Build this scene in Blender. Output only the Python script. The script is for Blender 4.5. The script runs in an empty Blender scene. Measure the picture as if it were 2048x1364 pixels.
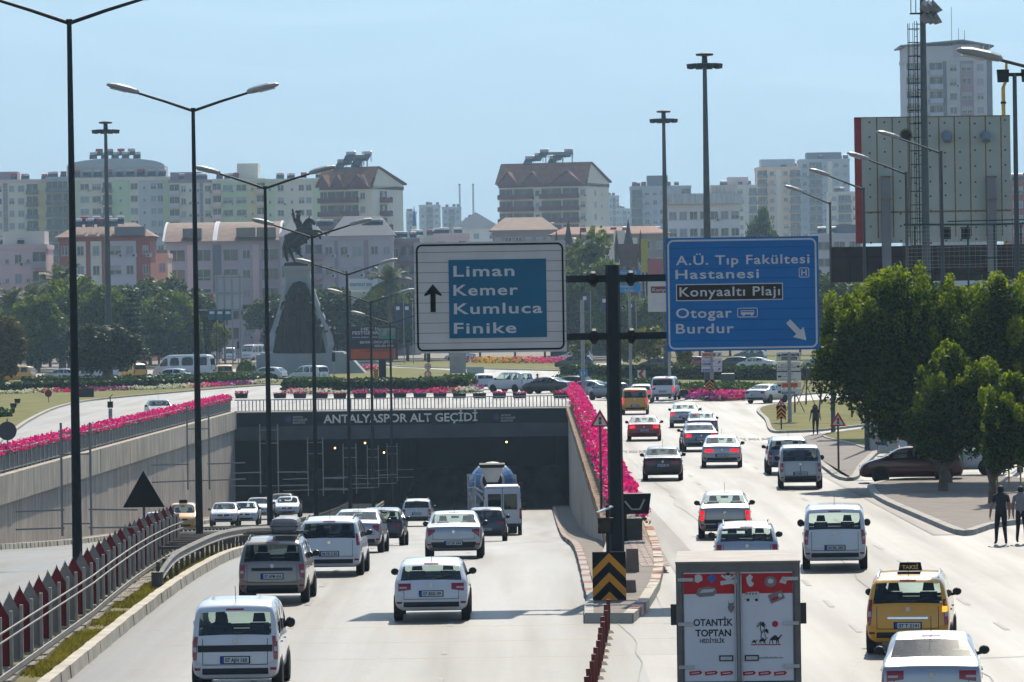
import bpy, bmesh, math, random
import numpy as np
from mathutils import Vector, Matrix
from mathutils.bvhtree import BVHTree
sc = bpy.context.scene
col = sc.collection
R = math.radians
FPX, CX, CY, CAMH = 9500.0, 1024.0, 682.0, 7.3
PITCH, ROLL = math.atan(61.0 / FPX), R(0.85)
_fw = Vector((0, math.cos(PITCH), -math.sin(PITCH)))
_up0 = Vector((0, math.sin(PITCH), math.cos(PITCH)))
_x0 = Vector((1, 0, 0))
_rt = _x0 * math.cos(ROLL) - _up0 * math.sin(ROLL)
_up = _x0 * math.sin(ROLL) + _up0 * math.cos(ROLL)
CAM = Vector((0, 0, CAMH))
cam = bpy.data.cameras.new('camera')
cam.sensor_width = 36.0
cam.lens = FPX / 2048.0 * 36.0
cam.clip_start = 1.0
cam.clip_end = 30000.0
camo = bpy.data.objects.new('camera', cam)
col.objects.link(camo)
camo.matrix_world = Matrix(((_rt.x, _up.x, -_fw.x, 0), (_rt.y, _up.y, -_fw.y, 0), (_rt.z, _up.z, -_fw.z, CAMH), (0, 0, 0, 1)))
sc.camera = camo
SUN_EL, SUN_AZ = R(42.0), R(8.7)          # azimuth measured from +Y towards +X
world = bpy.data.worlds.new('World')
sc.world = world
world.use_nodes = True
wn = world.node_tree
sky = wn.nodes.new('ShaderNodeTexSky')
sky.sky_type = 'NISHITA'
sky.sun_disc = False
sky.sun_elevation = SUN_EL
sky.sun_rotation = SUN_AZ
sky.air_density = 1.0
sky.dust_density = 0.6
sky.ozone_density = 3.0
bg = wn.nodes['Background']
bg.inputs[1].default_value = 0.10
wn.links.new(sky.outputs[0], bg.inputs[0])
sun = bpy.data.lights.new('sun', 'SUN')
sun.energy = 4.6
sun.angle = R(0.5)
sun.color = (1.0, 0.91, 0.77)
suno = bpy.data.objects.new('sun', sun)
col.objects.link(suno)
_sd = Vector((math.sin(SUN_AZ) * math.cos(SUN_EL), math.cos(SUN_AZ) * math.cos(SUN_EL), math.sin(SUN_EL)))
suno.rotation_euler = _sd.to_track_quat('Z', 'Y').to_euler()
suno.location = (0, 0, 60)
sc.view_settings.view_transform = 'Standard'
sc.view_settings.look = 'None'
sc.view_settings.exposure = 0.36
sc.view_settings.gamma = 1.0
sc.cycles.use_denoising = True
sc.cycles.max_bounces = 8
sc.cycles.diffuse_bounces = 3
sc.cycles.glossy_bounces = 3
sc.cycles.transmission_bounces = 4
sc.cycles.transparent_max_bounces = 12
sc.cycles.volume_bounces = 1
sc.cycles.caustics_reflective = False
sc.cycles.caustics_refractive = False
sc.cycles.sample_clamp_indirect = 6.0
HAZE_DENSITY = 0.00011
def ray(px, py):
	return _fw + _rt * ((px - CX) / FPX) + _up * ((CY - py) / FPX)
def A(px, py, Y):
	"""point of the world seen at photo pixel (px,py) at distance Y"""
	d = ray(px, py)
	return CAM + d * (Y / d.y)
def G(px, py, z=0.0):
	d = ray(px, py)
	return CAM + d * ((z - CAMH) / d.z)
_py = np.array([0, 118, 132, 150, 165, 190, 215, 240, 282, 320, 352, 400, 470])
_pz = np.array([0, 0, -.1, -.42, -.95, -2.05, -3.15, -4.15, -5.55, -6.65, -7.35, -7.9, -8.0])
_dy = np.arange(0, 471, 1.0)
_dz = np.interp(_dy, _py, _pz)
_k = np.ones(15) / 15
_dz = np.convolve(np.pad(_dz, 7, mode='edge'), _k, mode='valid')
def zr(y):
	return float(np.interp(y, _dy, _dz))
def GR(px, py):
	"""point of the dipping underpass road at a pixel"""
	lo, hi = 60.0, 440.0
	for _ in range(50):
		m = (lo + hi) / 2
		if A(px, py, m).z > zr(m): lo = m
		else: hi = m
	return A(px, py, lo)
def S(Y):
	return FPX / Y
MATS = {}
def M(name, c, rough=.6, metal=0., var=.10, scale=3., bump=0., spec=.28, coat=0., detail=5., stretch=None, emit=None, estr=1., world_co=False, dirt=0., dirtc=(.09, .075, .06), bscale=None):
	if name in MATS: return MATS[name]
	m = bpy.data.materials.new(name)
	m.use_nodes = True
	nt = m.node_tree; N = nt.nodes; L = nt.links
	b = N['Principled BSDF']
	b.inputs['Roughness'].default_value = rough
	b.inputs['Metallic'].default_value = metal
	b.inputs['Specular IOR Level'].default_value = spec
	b.inputs['Coat Weight'].default_value = coat
	b.inputs['Coat Roughness'].default_value = .04
	b.inputs['Base Color'].default_value = (*c, 1)
	if emit:
		b.inputs['Emission Color'].default_value = (*emit, 1)
		b.inputs['Emission Strength'].default_value = estr
	if var > 0 or bump > 0:
		if world_co:
			tc = N.new('ShaderNodeNewGeometry'); so = tc.outputs['Position']
		else:
			tc = N.new('ShaderNodeTexCoord'); so = tc.outputs['Object']
		if stretch:
			mp = N.new('ShaderNodeMapping'); mp.inputs['Scale'].default_value = stretch
			L.new(so, mp.inputs[0]); so = mp.outputs[0]
		nz = N.new('ShaderNodeTexNoise'); nz.inputs['Scale'].default_value = scale; nz.inputs['Detail'].default_value = detail
		L.new(so, nz.inputs['Vector'])
		mr = N.new('ShaderNodeMapRange')
		mr.inputs[1].default_value = .3; mr.inputs[2].default_value = .7
		mr.inputs[3].default_value = 1 - var; mr.inputs[4].default_value = 1 + var
		L.new(nz.outputs[0], mr.inputs[0])
		mx = N.new('ShaderNodeVectorMath'); mx.operation = 'SCALE'
		mx.inputs[0].default_value = c
		L.new(mr.outputs[0], mx.inputs['Scale'])
		src = mx.outputs[0]
		if dirt > 0:
			n2 = N.new('ShaderNodeTexNoise'); n2.inputs['Scale'].default_value = scale * .37; n2.inputs['Detail'].default_value = 8
			n2.inputs['Roughness'].default_value = .65
			L.new(so, n2.inputs['Vector'])
			r2 = N.new('ShaderNodeMapRange'); r2.inputs[1].default_value = .52; r2.inputs[2].default_value = .75
			r2.inputs[3].default_value = 0; r2.inputs[4].default_value = dirt
			L.new(n2.outputs[0], r2.inputs[0])
			mm = N.new('ShaderNodeMix'); mm.data_type = 'RGBA'
			L.new(r2.outputs[0], mm.inputs[0]); L.new(src, mm.inputs[6]); mm.inputs[7].default_value = (*dirtc, 1)
			src = mm.outputs[2]
		L.new(src, b.inputs['Base Color'])
		if bump > 0:
			bp = N.new('ShaderNodeBump'); bp.inputs['Strength'].default_value = bump; bp.inputs['Distance'].default_value = .03
			if bscale:
				n3 = N.new('ShaderNodeTexNoise'); n3.inputs['Scale'].default_value = bscale; n3.inputs['Detail'].default_value = 4
				L.new(so, n3.inputs['Vector']); L.new(n3.outputs[0], bp.inputs['Height'])
			else:
				L.new(nz.outputs[0], bp.inputs['Height'])
			L.new(bp.outputs[0], b.inputs['Normal'])
	MATS[name] = m
	return m
def glass(name, tint, rough=.02, refl=1.0):
	if name in MATS: return MATS[name]
	m = bpy.data.materials.new(name); m.use_nodes = True
	nt = m.node_tree; N = nt.nodes; L = nt.links
	N.remove(N['Principled BSDF'])
	tr = N.new('ShaderNodeBsdfTransparent'); tr.inputs[0].default_value = (*tint, 1)
	gl = N.new('ShaderNodeBsdfGlossy'); gl.inputs['Roughness'].default_value = rough; gl.inputs[0].default_value = (refl, refl, refl, 1)
	fr = N.new('ShaderNodeFresnel'); gm = N.new('ShaderNodeNewGeometry'); io = N.new('ShaderNodeMath'); io.operation = 'MULTIPLY_ADD'; io.inputs[1].default_value = 1 / 1.5 - 1.5; io.inputs[2].default_value = 1.5
	L.new(gm.outputs['Backfacing'], io.inputs[0]); L.new(io.outputs[0], fr.inputs[0])
	nz = N.new('ShaderNodeTexNoise'); nz.inputs['Scale'].default_value = 2.0
	bp = N.new('ShaderNodeBump'); bp.inputs['Strength'].default_value = .02
	tc = N.new('ShaderNodeTexCoord'); L.new(tc.outputs['Object'], nz.inputs['Vector'])
	L.new(nz.outputs[0], bp.inputs['Height']); L.new(bp.outputs[0], gl.inputs['Normal'])
	mx = N.new('ShaderNodeMixShader')
	L.new(fr.outputs[0], mx.inputs[0]); L.new(tr.outputs[0], mx.inputs[1]); L.new(gl.outputs[0], mx.inputs[2])
	L.new(mx.outputs[0], N['Material Output'].inputs[0])
	MATS[name] = m
	return m
def leafmat(name, c1, c2, trans=.35, scale=.9, rough=.5):
	"""leaves: hue drifts from clump to clump, light shines through"""
	if name in MATS: return MATS[name]
	m = bpy.data.materials.new(name); m.use_nodes = True
	nt = m.node_tree; N = nt.nodes; L = nt.links
	b = N['Principled BSDF']; b.inputs['Roughness'].default_value = rough; b.inputs['Specular IOR Level'].default_value = .12
	tc = N.new('ShaderNodeTexCoord'); nz = N.new('ShaderNodeTexNoise'); nz.inputs['Scale'].default_value = scale; nz.inputs['Detail'].default_value = 4
	L.new(tc.outputs['Object'], nz.inputs['Vector'])
	oi = N.new('ShaderNodeNewGeometry')
	ad = N.new('ShaderNodeMath'); ad.operation = 'MULTIPLY_ADD'; ad.inputs[1].default_value = .45; ad.inputs[2].default_value = -.22
	L.new(oi.outputs['Random Per Island'], ad.inputs[0])
	sm = N.new('ShaderNodeMath'); sm.operation = 'ADD'; L.new(nz.outputs[0], sm.inputs[0]); L.new(ad.outputs[0], sm.inputs[1])
	mr = N.new('ShaderNodeMapRange'); mr.inputs[1].default_value = .3; mr.inputs[2].default_value = .7
	L.new(sm.outputs[0], mr.inputs[0])
	mm = N.new('ShaderNodeMix'); mm.data_type = 'RGBA'; mm.inputs[6].default_value = (*c1, 1); mm.inputs[7].default_value = (*c2, 1)
	L.new(mr.outputs[0], mm.inputs[0]); L.new(mm.outputs[2], b.inputs['Base Color'])
	t = N.new('ShaderNodeBsdfTranslucent')
	tcx = N.new('ShaderNodeVectorMath'); tcx.operation = 'MULTIPLY'; tcx.inputs[1].default_value = (1.5, 1.6, .6)
	L.new(mm.outputs[2], tcx.inputs[0]); L.new(tcx.outputs[0], t.inputs[0])
	mx = N.new('ShaderNodeMixShader'); mx.inputs[0].default_value = trans
	L.new(b.outputs[0], mx.inputs[1]); L.new(t.outputs[0], mx.inputs[2]); L.new(mx.outputs[0], N['Material Output'].inputs[0])
	MATS[name] = m
	return m
def tag(o, label=None, cat=None, group=None, kind=None):
	if label: o['label'] = label
	if cat: o['category'] = cat
	if group: o['group'] = group
	if kind: o['kind'] = kind
	return o
def thing(name, label, cat, loc=(0, 0, 0), rz=0., group=None):
	o = bpy.data.objects.new(name, None); col.objects.link(o)
	o.empty_display_size = .2
	o.location = loc; o.rotation_euler = (0, 0, rz)
	return tag(o, label, cat, group)
def copy_tree(o, parent=None):
	c = o.copy(); col.objects.link(c)
	if parent: c.parent = parent
	for ch in list(o.children): copy_tree(ch, c)
	return c
def link(name, me, parent=None, loc=None, rot=None):
	o = bpy.data.objects.new(name, me); col.objects.link(o)
	if parent: o.parent = parent
	if loc is not None: o.location = loc
	if rot is not None: o.rotation_euler = rot
	return o
class MB:
	"""collects shapes into one mesh"""
	def __init__(s): s.v = []; s.f = []; s.m = []
	def face(s, pts, m=0):
		n = len(s.v); s.v += [tuple(p) for p in pts]; s.f.append(tuple(range(n, n + len(pts)))); s.m.append(m)
	def box(s, x0, x1, y0, y1, z0, z1, m=0):
		n = len(s.v)
		s.v += [(x0, y0, z0), (x1, y0, z0), (x1, y1, z0), (x0, y1, z0), (x0, y0, z1), (x1, y0, z1), (x1, y1, z1), (x0, y1, z1)]
		for f in ((0, 3, 2, 1), (4, 5, 6, 7), (0, 1, 5, 4), (1, 2, 6, 5), (2, 3, 7, 6), (3, 0, 4, 7)):
			s.f.append(tuple(n + i for i in f)); s.m.append(m)
		return s
	def hexa(s, p, m=0):
		"""8 points: bottom loop then top loop"""
		n = len(s.v); s.v += [tuple(q) for q in p]
		for f in ((0, 3, 2, 1), (4, 5, 6, 7), (0, 1, 5, 4), (1, 2, 6, 5), (2, 3, 7, 6), (3, 0, 4, 7)):
			s.f.append(tuple(n + i for i in f)); s.m.append(m)
		return s
	def bar(s, a, b, w, h=None, m=0, up=(0, 0, 1)):
		"""box beam from a to b"""
		h = h or w
		a = Vector(a); b = Vector(b); d = (b - a).normalized(); u = Vector(up)
		if abs(d.dot(u)) > .98: u = Vector((0, 1, 0))
		r = d.cross(u).normalized(); u = r.cross(d)
		P = []
		for q in (a, b):
			for i, j in ((-1, -1), (1, -1), (1, 1), (-1, 1)): P.append(q + r * (w / 2 * i) + u * (h / 2 * j))
		n = len(s.v); s.v += [tuple(q) for q in P]
		for f in ((0, 1, 2, 3), (7, 6, 5, 4), (0, 4, 5, 1), (1, 5, 6, 2), (2, 6, 7, 3), (3, 7, 4, 0)):
			s.f.append(tuple(n + i for i in f)); s.m.append(m)
		return s
	def tube(s, pts, rad, n=8, m=0, cap=True):
		pts = [Vector(p) for p in pts]
		if not hasattr(rad, '__len__'): rad = [rad] * len(pts)
		base = len(s.v)
		for i, p in enumerate(pts):
			d = (pts[min(i + 1, len(pts) - 1)] - pts[max(i - 1, 0)]).normalized()
			u = Vector((0, 0, 1)) if abs(d.z) < .95 else Vector((0, 1, 0))
			r = d.cross(u).normalized(); u = r.cross(d)
			for k in range(n):
				a = 2 * math.pi * k / n
				s.v.append(tuple(p + r * (rad[i] * math.cos(a)) + u * (rad[i] * math.sin(a))))
		for i in range(len(pts) - 1):
			for k in range(n):
				a = base + i * n + k; b = base + i * n + (k + 1) % n
				s.f.append((a, b, b + n, a + n)); s.m.append(m)
		if cap:
			s.f.append(tuple(base + k for k in range(n))[::-1]); s.m.append(m)
			e = base + (len(pts) - 1) * n
			s.f.append(tuple(e + k for k in range(n))); s.m.append(m)
		return s
	def prism(s, poly, z0, z1, m=0, f=lambda x, y, z: (x, y, z)):
		"""2-D polygon pulled from z0 to z1; f maps local to place"""
		n = len(s.v); k = len(poly)
		s.v += [f(x, y, z0) for x, y in poly] + [f(x, y, z1) for x, y in poly]
		s.f.append(tuple(range(n, n + k))[::-1]); s.m.append(m)
		s.f.append(tuple(range(n + k, n + 2 * k))); s.m.append(m)
		for i in range(k):
			j = (i + 1) % k
			s.f.append((n + i, n + j, n + k + j, n + k + i)); s.m.append(m)
		return s
	def lathe(s, prof, n=16, c=(0, 0, 0), m=0, axis='z'):
		b = len(s.v)
		for r, h in prof:
			for k in range(n):
				a = 2 * math.pi * k / n
				p = (r * math.cos(a), r * math.sin(a), h)
				if axis == 'x': p = (h, p[0], p[1])
				if axis == 'y': p = (p[0], h, p[1])
				s.v.append((p[0] + c[0], p[1] + c[1], p[2] + c[2]))
		for i in range(len(prof) - 1):
			for k in range(n):
				q = b + i * n + k; t = b + i * n + (k + 1) % n
				s.f.append((q, t, t + n, q + n)); s.m.append(m)
		s.f.append(tuple(b + k for k in range(n))[::-1]); s.m.append(m)
		e = b + (len(prof) - 1) * n
		s.f.append(tuple(e + k for k in range(n))); s.m.append(m)
		return s
	def mesh(s, name, mats, smooth=False):
		me = bpy.data.meshes.new(name)
		me.from_pydata(s.v, [], s.f)
		for x in (mats if isinstance(mats, (list, tuple)) else [mats]): me.materials.append(x)
		me.polygons.foreach_set('material_index', s.m)
		bm = bmesh.new(); bm.from_mesh(me)
		bmesh.ops.recalc_face_normals(bm, faces=bm.faces)
		bm.to_mesh(me); bm.free()
		if smooth:
			me.polygons.foreach_set('use_smooth', [True] * len(me.polygons))
			me.set_sharp_from_angle(angle=R(38))
		me.update()
		return me
	def build(s, name, mats, parent=None, loc=None, rot=None, smooth=False):
		return link(name, s.mesh(name, mats, smooth), parent, loc, rot)
def flat_poly(mb, pts, z=None, m=0):
	mb.face([(p[0], p[1], p[2] if z is None else z) for p in pts], m)
def text(s, mat, parent=None, loc=(0, 0, 0), rot=(R(90), 0, 0), h=1., w=None, align='LEFT', ext=.004, bold=0., space=1., name='lettering'):
	"""lettering as a mesh: h = height of a capital, w = width it is fitted to"""
	c = bpy.data.curves.new('t', 'FONT'); c.body = s; c.size = 1.; c.extrude = .0; c.space_character = space
	c.offset = bold; c.resolution_u = 3
	o = bpy.data.objects.new('t', c); col.objects.link(o)
	dg = bpy.context.evaluated_depsgraph_get()
	me = bpy.data.meshes.new_from_object(o.evaluated_get(dg))
	bpy.data.objects.remove(o); bpy.data.curves.remove(c)
	n = len(me.vertices); a = np.empty(n * 3, 'f'); me.vertices.foreach_get('co', a); a = a.reshape(-1, 3)
	x0, x1 = a[:, 0].min(), a[:, 0].max()
	k = h / .73
	kx = k if w is None else w / max(1e-6, x1 - x0)
	off = {'LEFT': x0, 'CENTER': (x0 + x1) / 2, 'RIGHT': x1}[align]
	a[:, 0] = (a[:, 0] - off) * kx; a[:, 1] *= k; a[:, 2] = ext
	me.vertices.foreach_set('co', a.ravel()); me.materials.clear(); me.materials.append(mat); me.update()
	me.name = name
	return link(name, me, parent, loc, rot)
mWhite = M('white_paint', (.74, .75, .76), .45, var=.04)
mDark = M('dark_plastic', (.014, .015, .016), .6, var=.15, spec=.15)
mRubber = M('tyre_rubber', (.016, .016, .017), .8, var=.2, scale=8)
mSteel = M('galvanised_steel', (.42, .43, .44), .42, .7, var=.12, scale=5, dirt=.25)
mPole = M('grey_pole_paint', (.075, .088, .092), .6, .0, var=.12, scale=2, dirt=.2)
mConc = M('concrete', (.36, .34, .31), .85, var=.14, scale=.8, bump=.15, dirt=.45, bscale=14)
mConcL = M('pale_concrete', (.50, .47, .42), .85, var=.12, scale=1.1, bump=.15, dirt=.35, bscale=14)
mBlack = M('black_paint', (.007, .007, .008), .5, var=.1, spec=.15)
mBeam = M('gantry_steel', (.017, .023, .026), .6, .0, var=.2, scale=1.5, dirt=.25, dirtc=(.06, .055, .05), spec=.15)
mRed = M('sign_red', (.55, .02, .03), .4, var=.05)
mOrange = M('sign_orange', (.78, .30, .02), .4, var=.06)
mBlue = M('sign_blue', (.0, .155, .43), .35, var=.06, scale=1.2)
mBlueL = M('sign_teal_blue', (.0, .125, .23), .35, var=.05, scale=1.2)
mSignW = M('sign_white', (.66, .66, .65), .4, var=.05, scale=2)
# ================================================================== roads, ground, underpass
YP = 352.0                                   # the portal of the underpass
XLP = A(470, 900, YP).x; XRP = A(1137, 900, YP).x
def XL(y): return XLP - max(0, YP - y) * 0.0207
def XR(y): return XRP - (YP - y) * (XRP - 3.05) / 202.0
def asphalt(name, c, rough=.42, spec=.6, edges=()):
	m = bpy.data.materials.new(name); m.use_nodes = True
	nt = m.node_tree; N = nt.nodes; L = nt.links
	b = N['Principled BSDF']; b.inputs['Roughness'].default_value = rough; b.inputs['Specular IOR Level'].default_value = spec
	g = N.new('ShaderNodeNewGeometry')
	def noise(scale, st, det=5, rgh=.5):
		mp = N.new('ShaderNodeMapping'); mp.inputs['Scale'].default_value = st; L.new(g.outputs['Position'], mp.inputs[0])
		n = N.new('ShaderNodeTexNoise'); n.inputs['Scale'].default_value = scale; n.inputs['Detail'].default_value = det; n.inputs['Roughness'].default_value = rgh
		L.new(mp.outputs[0], n.inputs['Vector']); return n.outputs[0]
	def rng(o, a, bb, lo, hi):
		r = N.new('ShaderNodeMapRange'); r.inputs[1].default_value = a; r.inputs[2].default_value = bb; r.inputs[3].default_value = lo; r.inputs[4].default_value = hi
		L.new(o, r.inputs[0]); return r.outputs[0]
	def mul(a, bb):
		q = N.new('ShaderNodeMath'); q.operation = 'MULTIPLY'; L.new(a, q.inputs[0]); L.new(bb, q.inputs[1]); return q.outputs[0]
	grain = rng(noise(22, (1, 1, 1), 3), .3, .7, .88, 1.12)
	streak = rng(noise(1.1, (1, .02, 1), 4), .3, .7, .74, 1.22)
	patch = rng(noise(.16, (1, .35, 1), 6, .6), .35, .65, .80, 1.15)
	mp = N.new('ShaderNodeMapping'); mp.inputs['Scale'].default_value = (.5, .16, .5); L.new(g.outputs['Position'], mp.inputs[0])
	nz = N.new('ShaderNodeTexNoise'); nz.inputs['Scale'].default_value = 2.; L.new(mp.outputs[0], nz.inputs['Vector'])
	va = N.new('ShaderNodeVectorMath'); va.operation = 'MULTIPLY_ADD'; va.inputs[1].default_value = (.7, .7, .7); L.new(nz.outputs[1], va.inputs[0]); L.new(mp.outputs[0], va.inputs[2])
	vo = N.new('ShaderNodeTexVoronoi'); vo.feature = 'DISTANCE_TO_EDGE'; vo.inputs['Scale'].default_value = .55; L.new(va.outputs[0], vo.inputs['Vector'])
	crack = rng(vo.outputs[0], .0, .006, .78, 1.)
	f = mul(mul(mul(grain, streak), patch), crack)
	sl = N.new('ShaderNodeSeparateXYZ'); L.new(g.outputs['Position'], sl.inputs[0])
	ph = N.new('ShaderNodeMath'); ph.operation = 'MULTIPLY_ADD'; ph.inputs[1].default_value = 2 * math.pi / 3.4; ph.inputs[2].default_value = .9; L.new(sl.outputs[0], ph.inputs[0])
	sn = N.new('ShaderNodeMath'); sn.operation = 'SINE'; L.new(ph.outputs[0], sn.inputs[0])
	am = N.new('ShaderNodeMath'); am.operation = 'MULTIPLY'; L.new(sn.outputs[0], am.inputs[0]); L.new(rng(noise(.5, (1, .05, 1), 3), .35, .65, .2, 1.), am.inputs[1])
	f = mul(f, rng(am.outputs[0], -1, 1, .80, 1.06))
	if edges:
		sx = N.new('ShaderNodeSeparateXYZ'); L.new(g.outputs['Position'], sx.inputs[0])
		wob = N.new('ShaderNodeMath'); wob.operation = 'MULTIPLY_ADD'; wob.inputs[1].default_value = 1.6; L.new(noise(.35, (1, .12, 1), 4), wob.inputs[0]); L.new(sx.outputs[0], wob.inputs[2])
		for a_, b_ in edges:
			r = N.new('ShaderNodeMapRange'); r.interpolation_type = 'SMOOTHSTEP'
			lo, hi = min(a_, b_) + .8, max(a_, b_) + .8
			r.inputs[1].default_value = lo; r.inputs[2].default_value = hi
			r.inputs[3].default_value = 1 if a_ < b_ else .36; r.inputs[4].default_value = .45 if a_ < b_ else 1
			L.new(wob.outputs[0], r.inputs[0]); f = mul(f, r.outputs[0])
	mx = N.new('ShaderNodeVectorMath'); mx.operation = 'SCALE'; mx.inputs[0].default_value = c; L.new(f, mx.inputs['Scale'])
	L.new(mx.outputs[0], b.inputs['Base Color'])
	L.new(rng(noise(.9, (1, .03, 1), 4), .3, .7, rough - .08, rough + .12), b.inputs['Roughness'])
	bp = N.new('ShaderNodeBump'); bp.inputs['Strength'].default_value = .35; bp.inputs['Distance'].default_value = .015
	L.new(noise(40, (1, 1, 1), 3), bp.inputs['Height']); L.new(bp.outputs[0], b.inputs['Normal'])
	MATS[name] = m
	return m
mAsph = asphalt('worn_asphalt', (.168, .153, .134), .52, .45)
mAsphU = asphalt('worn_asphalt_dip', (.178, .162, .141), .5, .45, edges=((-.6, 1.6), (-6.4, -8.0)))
mAsphE = asphalt('edge_asphalt', (.10, .086, .074), rough=.6, spec=.4)
mEarth = M('dry_earth', (.16, .13, .08), .95, var=.3, scale=.3, world_co=True, dirt=.5, dirtc=(.07, .10, .03))
mGrass = M('lawn_grass', (.165, .155, .022), .95, var=.35, scale=.35, world_co=True, dirt=.95, dirtc=(.22, .145, .045), bump=.6, bscale=9)
mPave = M('paving_slabs', (.24, .20, .165), .85, var=.14, scale=1.5, world_co=True, dirt=.4)
mSoil = M('soil', (.10, .07, .045), .95, var=.3, scale=2, world_co=True)
mb = MB()
B = 13000.
yy0 = 100.
mb.face([(-B, -200, -.06), (B, -200, -.06), (B, yy0, -.06), (-B, yy0, -.06)])
mb.face([(-B, yy0, -.06), (XL(yy0) - .3, yy0, -.06), (XL(YP) - .3, YP + 4, -.06), (-B, YP + 4, -.06)])
mb.face([(3.4, yy0, -.06), (B, yy0, -.06), (B, YP + 4, -.06), (XRP + .3, YP + 4, -.06)])
mb.face([(-B, YP + 4, -.06), (B, YP + 4, -.06), (B, B, -.06), (-B, B, -.06)])
tag(mb.build('ground', mEarth), kind='structure')
mb = MB()
mb.face([(-60, -20, 0), (2.6, -20, 0), (2.6, yy0, 0), (-60, yy0, 0)], 1); mb.face([(2.6, -20, 0), (60, -20, 0), (60, yy0, 0), (2.6, yy0, 0)])
mb.face([(-90, yy0, 0), (XL(yy0) - .35, yy0, 0), (XL(YP) - .35, YP + 1, 0), (-90, YP + 1, 0)])
mb.face([(3.5, yy0, 0), (70, yy0, 0), (70, YP + 1, 0), (XRP + .35, YP + 1, 0)])
mb.face([(-160, YP + 1, 0), (160, YP + 1, 0), (160, 640, 0), (-160, 640, 0)])
tag(mb.build('street_road', [mAsph, mAsphU]), kind='structure')
mb = MB(); ys = list(range(100, 200, 5)) + list(range(200, 480, 10))
for a, b in zip(ys, ys[1:]):
	mb.face([(XL(a) - .1, a, zr(a) + (.004 if a < 115 else 0)), (3.6 + .004 * (a - 100), a, zr(a) + (.004 if a < 115 else 0)), (3.6 + .004 * (b - 100), b, zr(b)), (XL(b) - .1, b, zr(b))])
tag(mb.build('underpass_road', mAsphU, smooth=True), kind='structure')
def strip(name, pts_l, pts_r, mat, kind='structure', zo=.014):
	mb = MB()
	for i in range(len(pts_l) - 1):
		a, b, c, d = pts_l[i], pts_r[i], pts_r[i + 1], pts_l[i + 1]
		mb.face([(p[0], p[1], p[2] + zo) for p in (a, b, c, d)])
	return tag(mb.build(name, mat), kind=kind)
ysm = list(range(60, 351, 3))
strip('road_margin', [(4.4, y, 0) for y in (125, 140, 180, 220, 280, 345)], [(5.1 + .2 * math.sin(y), y, 0) for y in (125, 140, 180, 220, 280, 345)], mAsphE)
strip('road_margin', [(13.2, y, 0) for y in (150, 165, 180, 200, 225)], [(14.6, y, 0) for y in (150, 165, 180, 200, 225)], mAsphE)
mDash = M('worn_road_paint', (.235, .222, .20), .6, var=.25, scale=1.5, world_co=True)
mSeal = M('sealed_crack', (.12, .11, .10), .6, var=.3, scale=2, world_co=True)
mb = MB()
for y in range(92, 230, 9):
	for x in (-5.3, -1.6):
		z = zr(y) + .009; z2 = zr(y + 2.6) + .009
		mb.face([(x, y, z), (x + .13, y, z), (x + .13, y + 2.6, z2), (x, y + 2.6, z2)])
for y in range(70, 240, 9):
	for x in (7.6, 10.9):
		mb.face([(x, y, .009), (x + .13, y, .009), (x + .13, y + 2.6, .009), (x, y + 2.6, .009)])
tag(mb.build('lane_marking', mDash), kind='structure')
random.seed(5)
mb = MB()
for x0, yA, yB in ((2.3, 70, 112), (9.2, 70, 150), (6.1, 120, 230)):
	x = x0; y = yA
	while y < yB:
		nx = x + random.uniform(-.12, .12); ny = y + random.uniform(1.5, 3.)
		z = zr(y) + .012 if x < 2 and y > 100 else .012; z2 = zr(ny) + .012 if x < 2 and y > 100 else .012
		w = random.uniform(.015, .03)
		mb.face([(x, y, z), (x + w, y, z), (nx + w, ny, z2), (nx, ny, z2)])
		x, y = nx, ny
tag(mb.build('road_crack', mSeal), kind='structure')
for px_, py_, w_ in ((1481, 879, 66), (1246, 904, 50)):
	p = G(px_, py_); o = text('YAVAŞ', M('faded_road_letter', (.105, .098, .088), .7, var=.3, scale=2, world_co=True), None, (0, 0, 0), (0, 0, 0), 4.2, w_ * p.y / FPX, bold=.02, ext=0., name='road_lettering'); o.location = (p.x, p.y - 2, .018); o['kind'] = 'structure'
mKerb = M('kerb_stone', (.46, .42, .36), .85, var=.2, scale=1.6, world_co=True, dirt=.6, dirtc=(.16, .13, .11), bump=.2)
mKerbR = M('kerb_faded_red', (.36, .14, .10), .85, var=.25, scale=1.6, world_co=True, dirt=.5, dirtc=(.30, .25, .2))
def curve_pts(pts, closed=False, step=6):
	"""soft curve through the points"""
	P = [Vector(p) for p in pts]; out = []; n = len(P)
	rngn = n if closed else n - 1
	for i in range(rngn):
		p0 = P[(i - 1) % n] if closed or i > 0 else P[i]; p1 = P[i]; p2 = P[(i + 1) % n]; p3 = P[(i + 2) % n] if closed or i + 2 < n else P[(i + 1) % n]
		for k in range(step):
			t = k / step
			out.append(.5 * ((2 * p1) + (p2 - p0) * t + (2 * p0 - 5 * p1 + 4 * p2 - p3) * t * t + (3 * p1 - p0 - 3 * p2 + p3) * t ** 3))
	if not closed: out.append(P[-1])
	return out
def inset(P, w):
	"""shift a closed outline inwards"""
	n = len(P); out = []
	ar = sum(P[i].x * P[(i + 1) % n].y - P[(i + 1) % n].x * P[i].y for i in range(n))
	s = 1 if ar > 0 else -1
	for i in range(n):
		d = (P[(i + 1) % n] - P[i - 1]); d.z = 0
		d = d.normalized() if d.length > 1e-6 else Vector((1, 0, 0))
		out.append(P[i] + Vector((-d.y, d.x, 0)) * (w * s))
	return out
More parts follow.
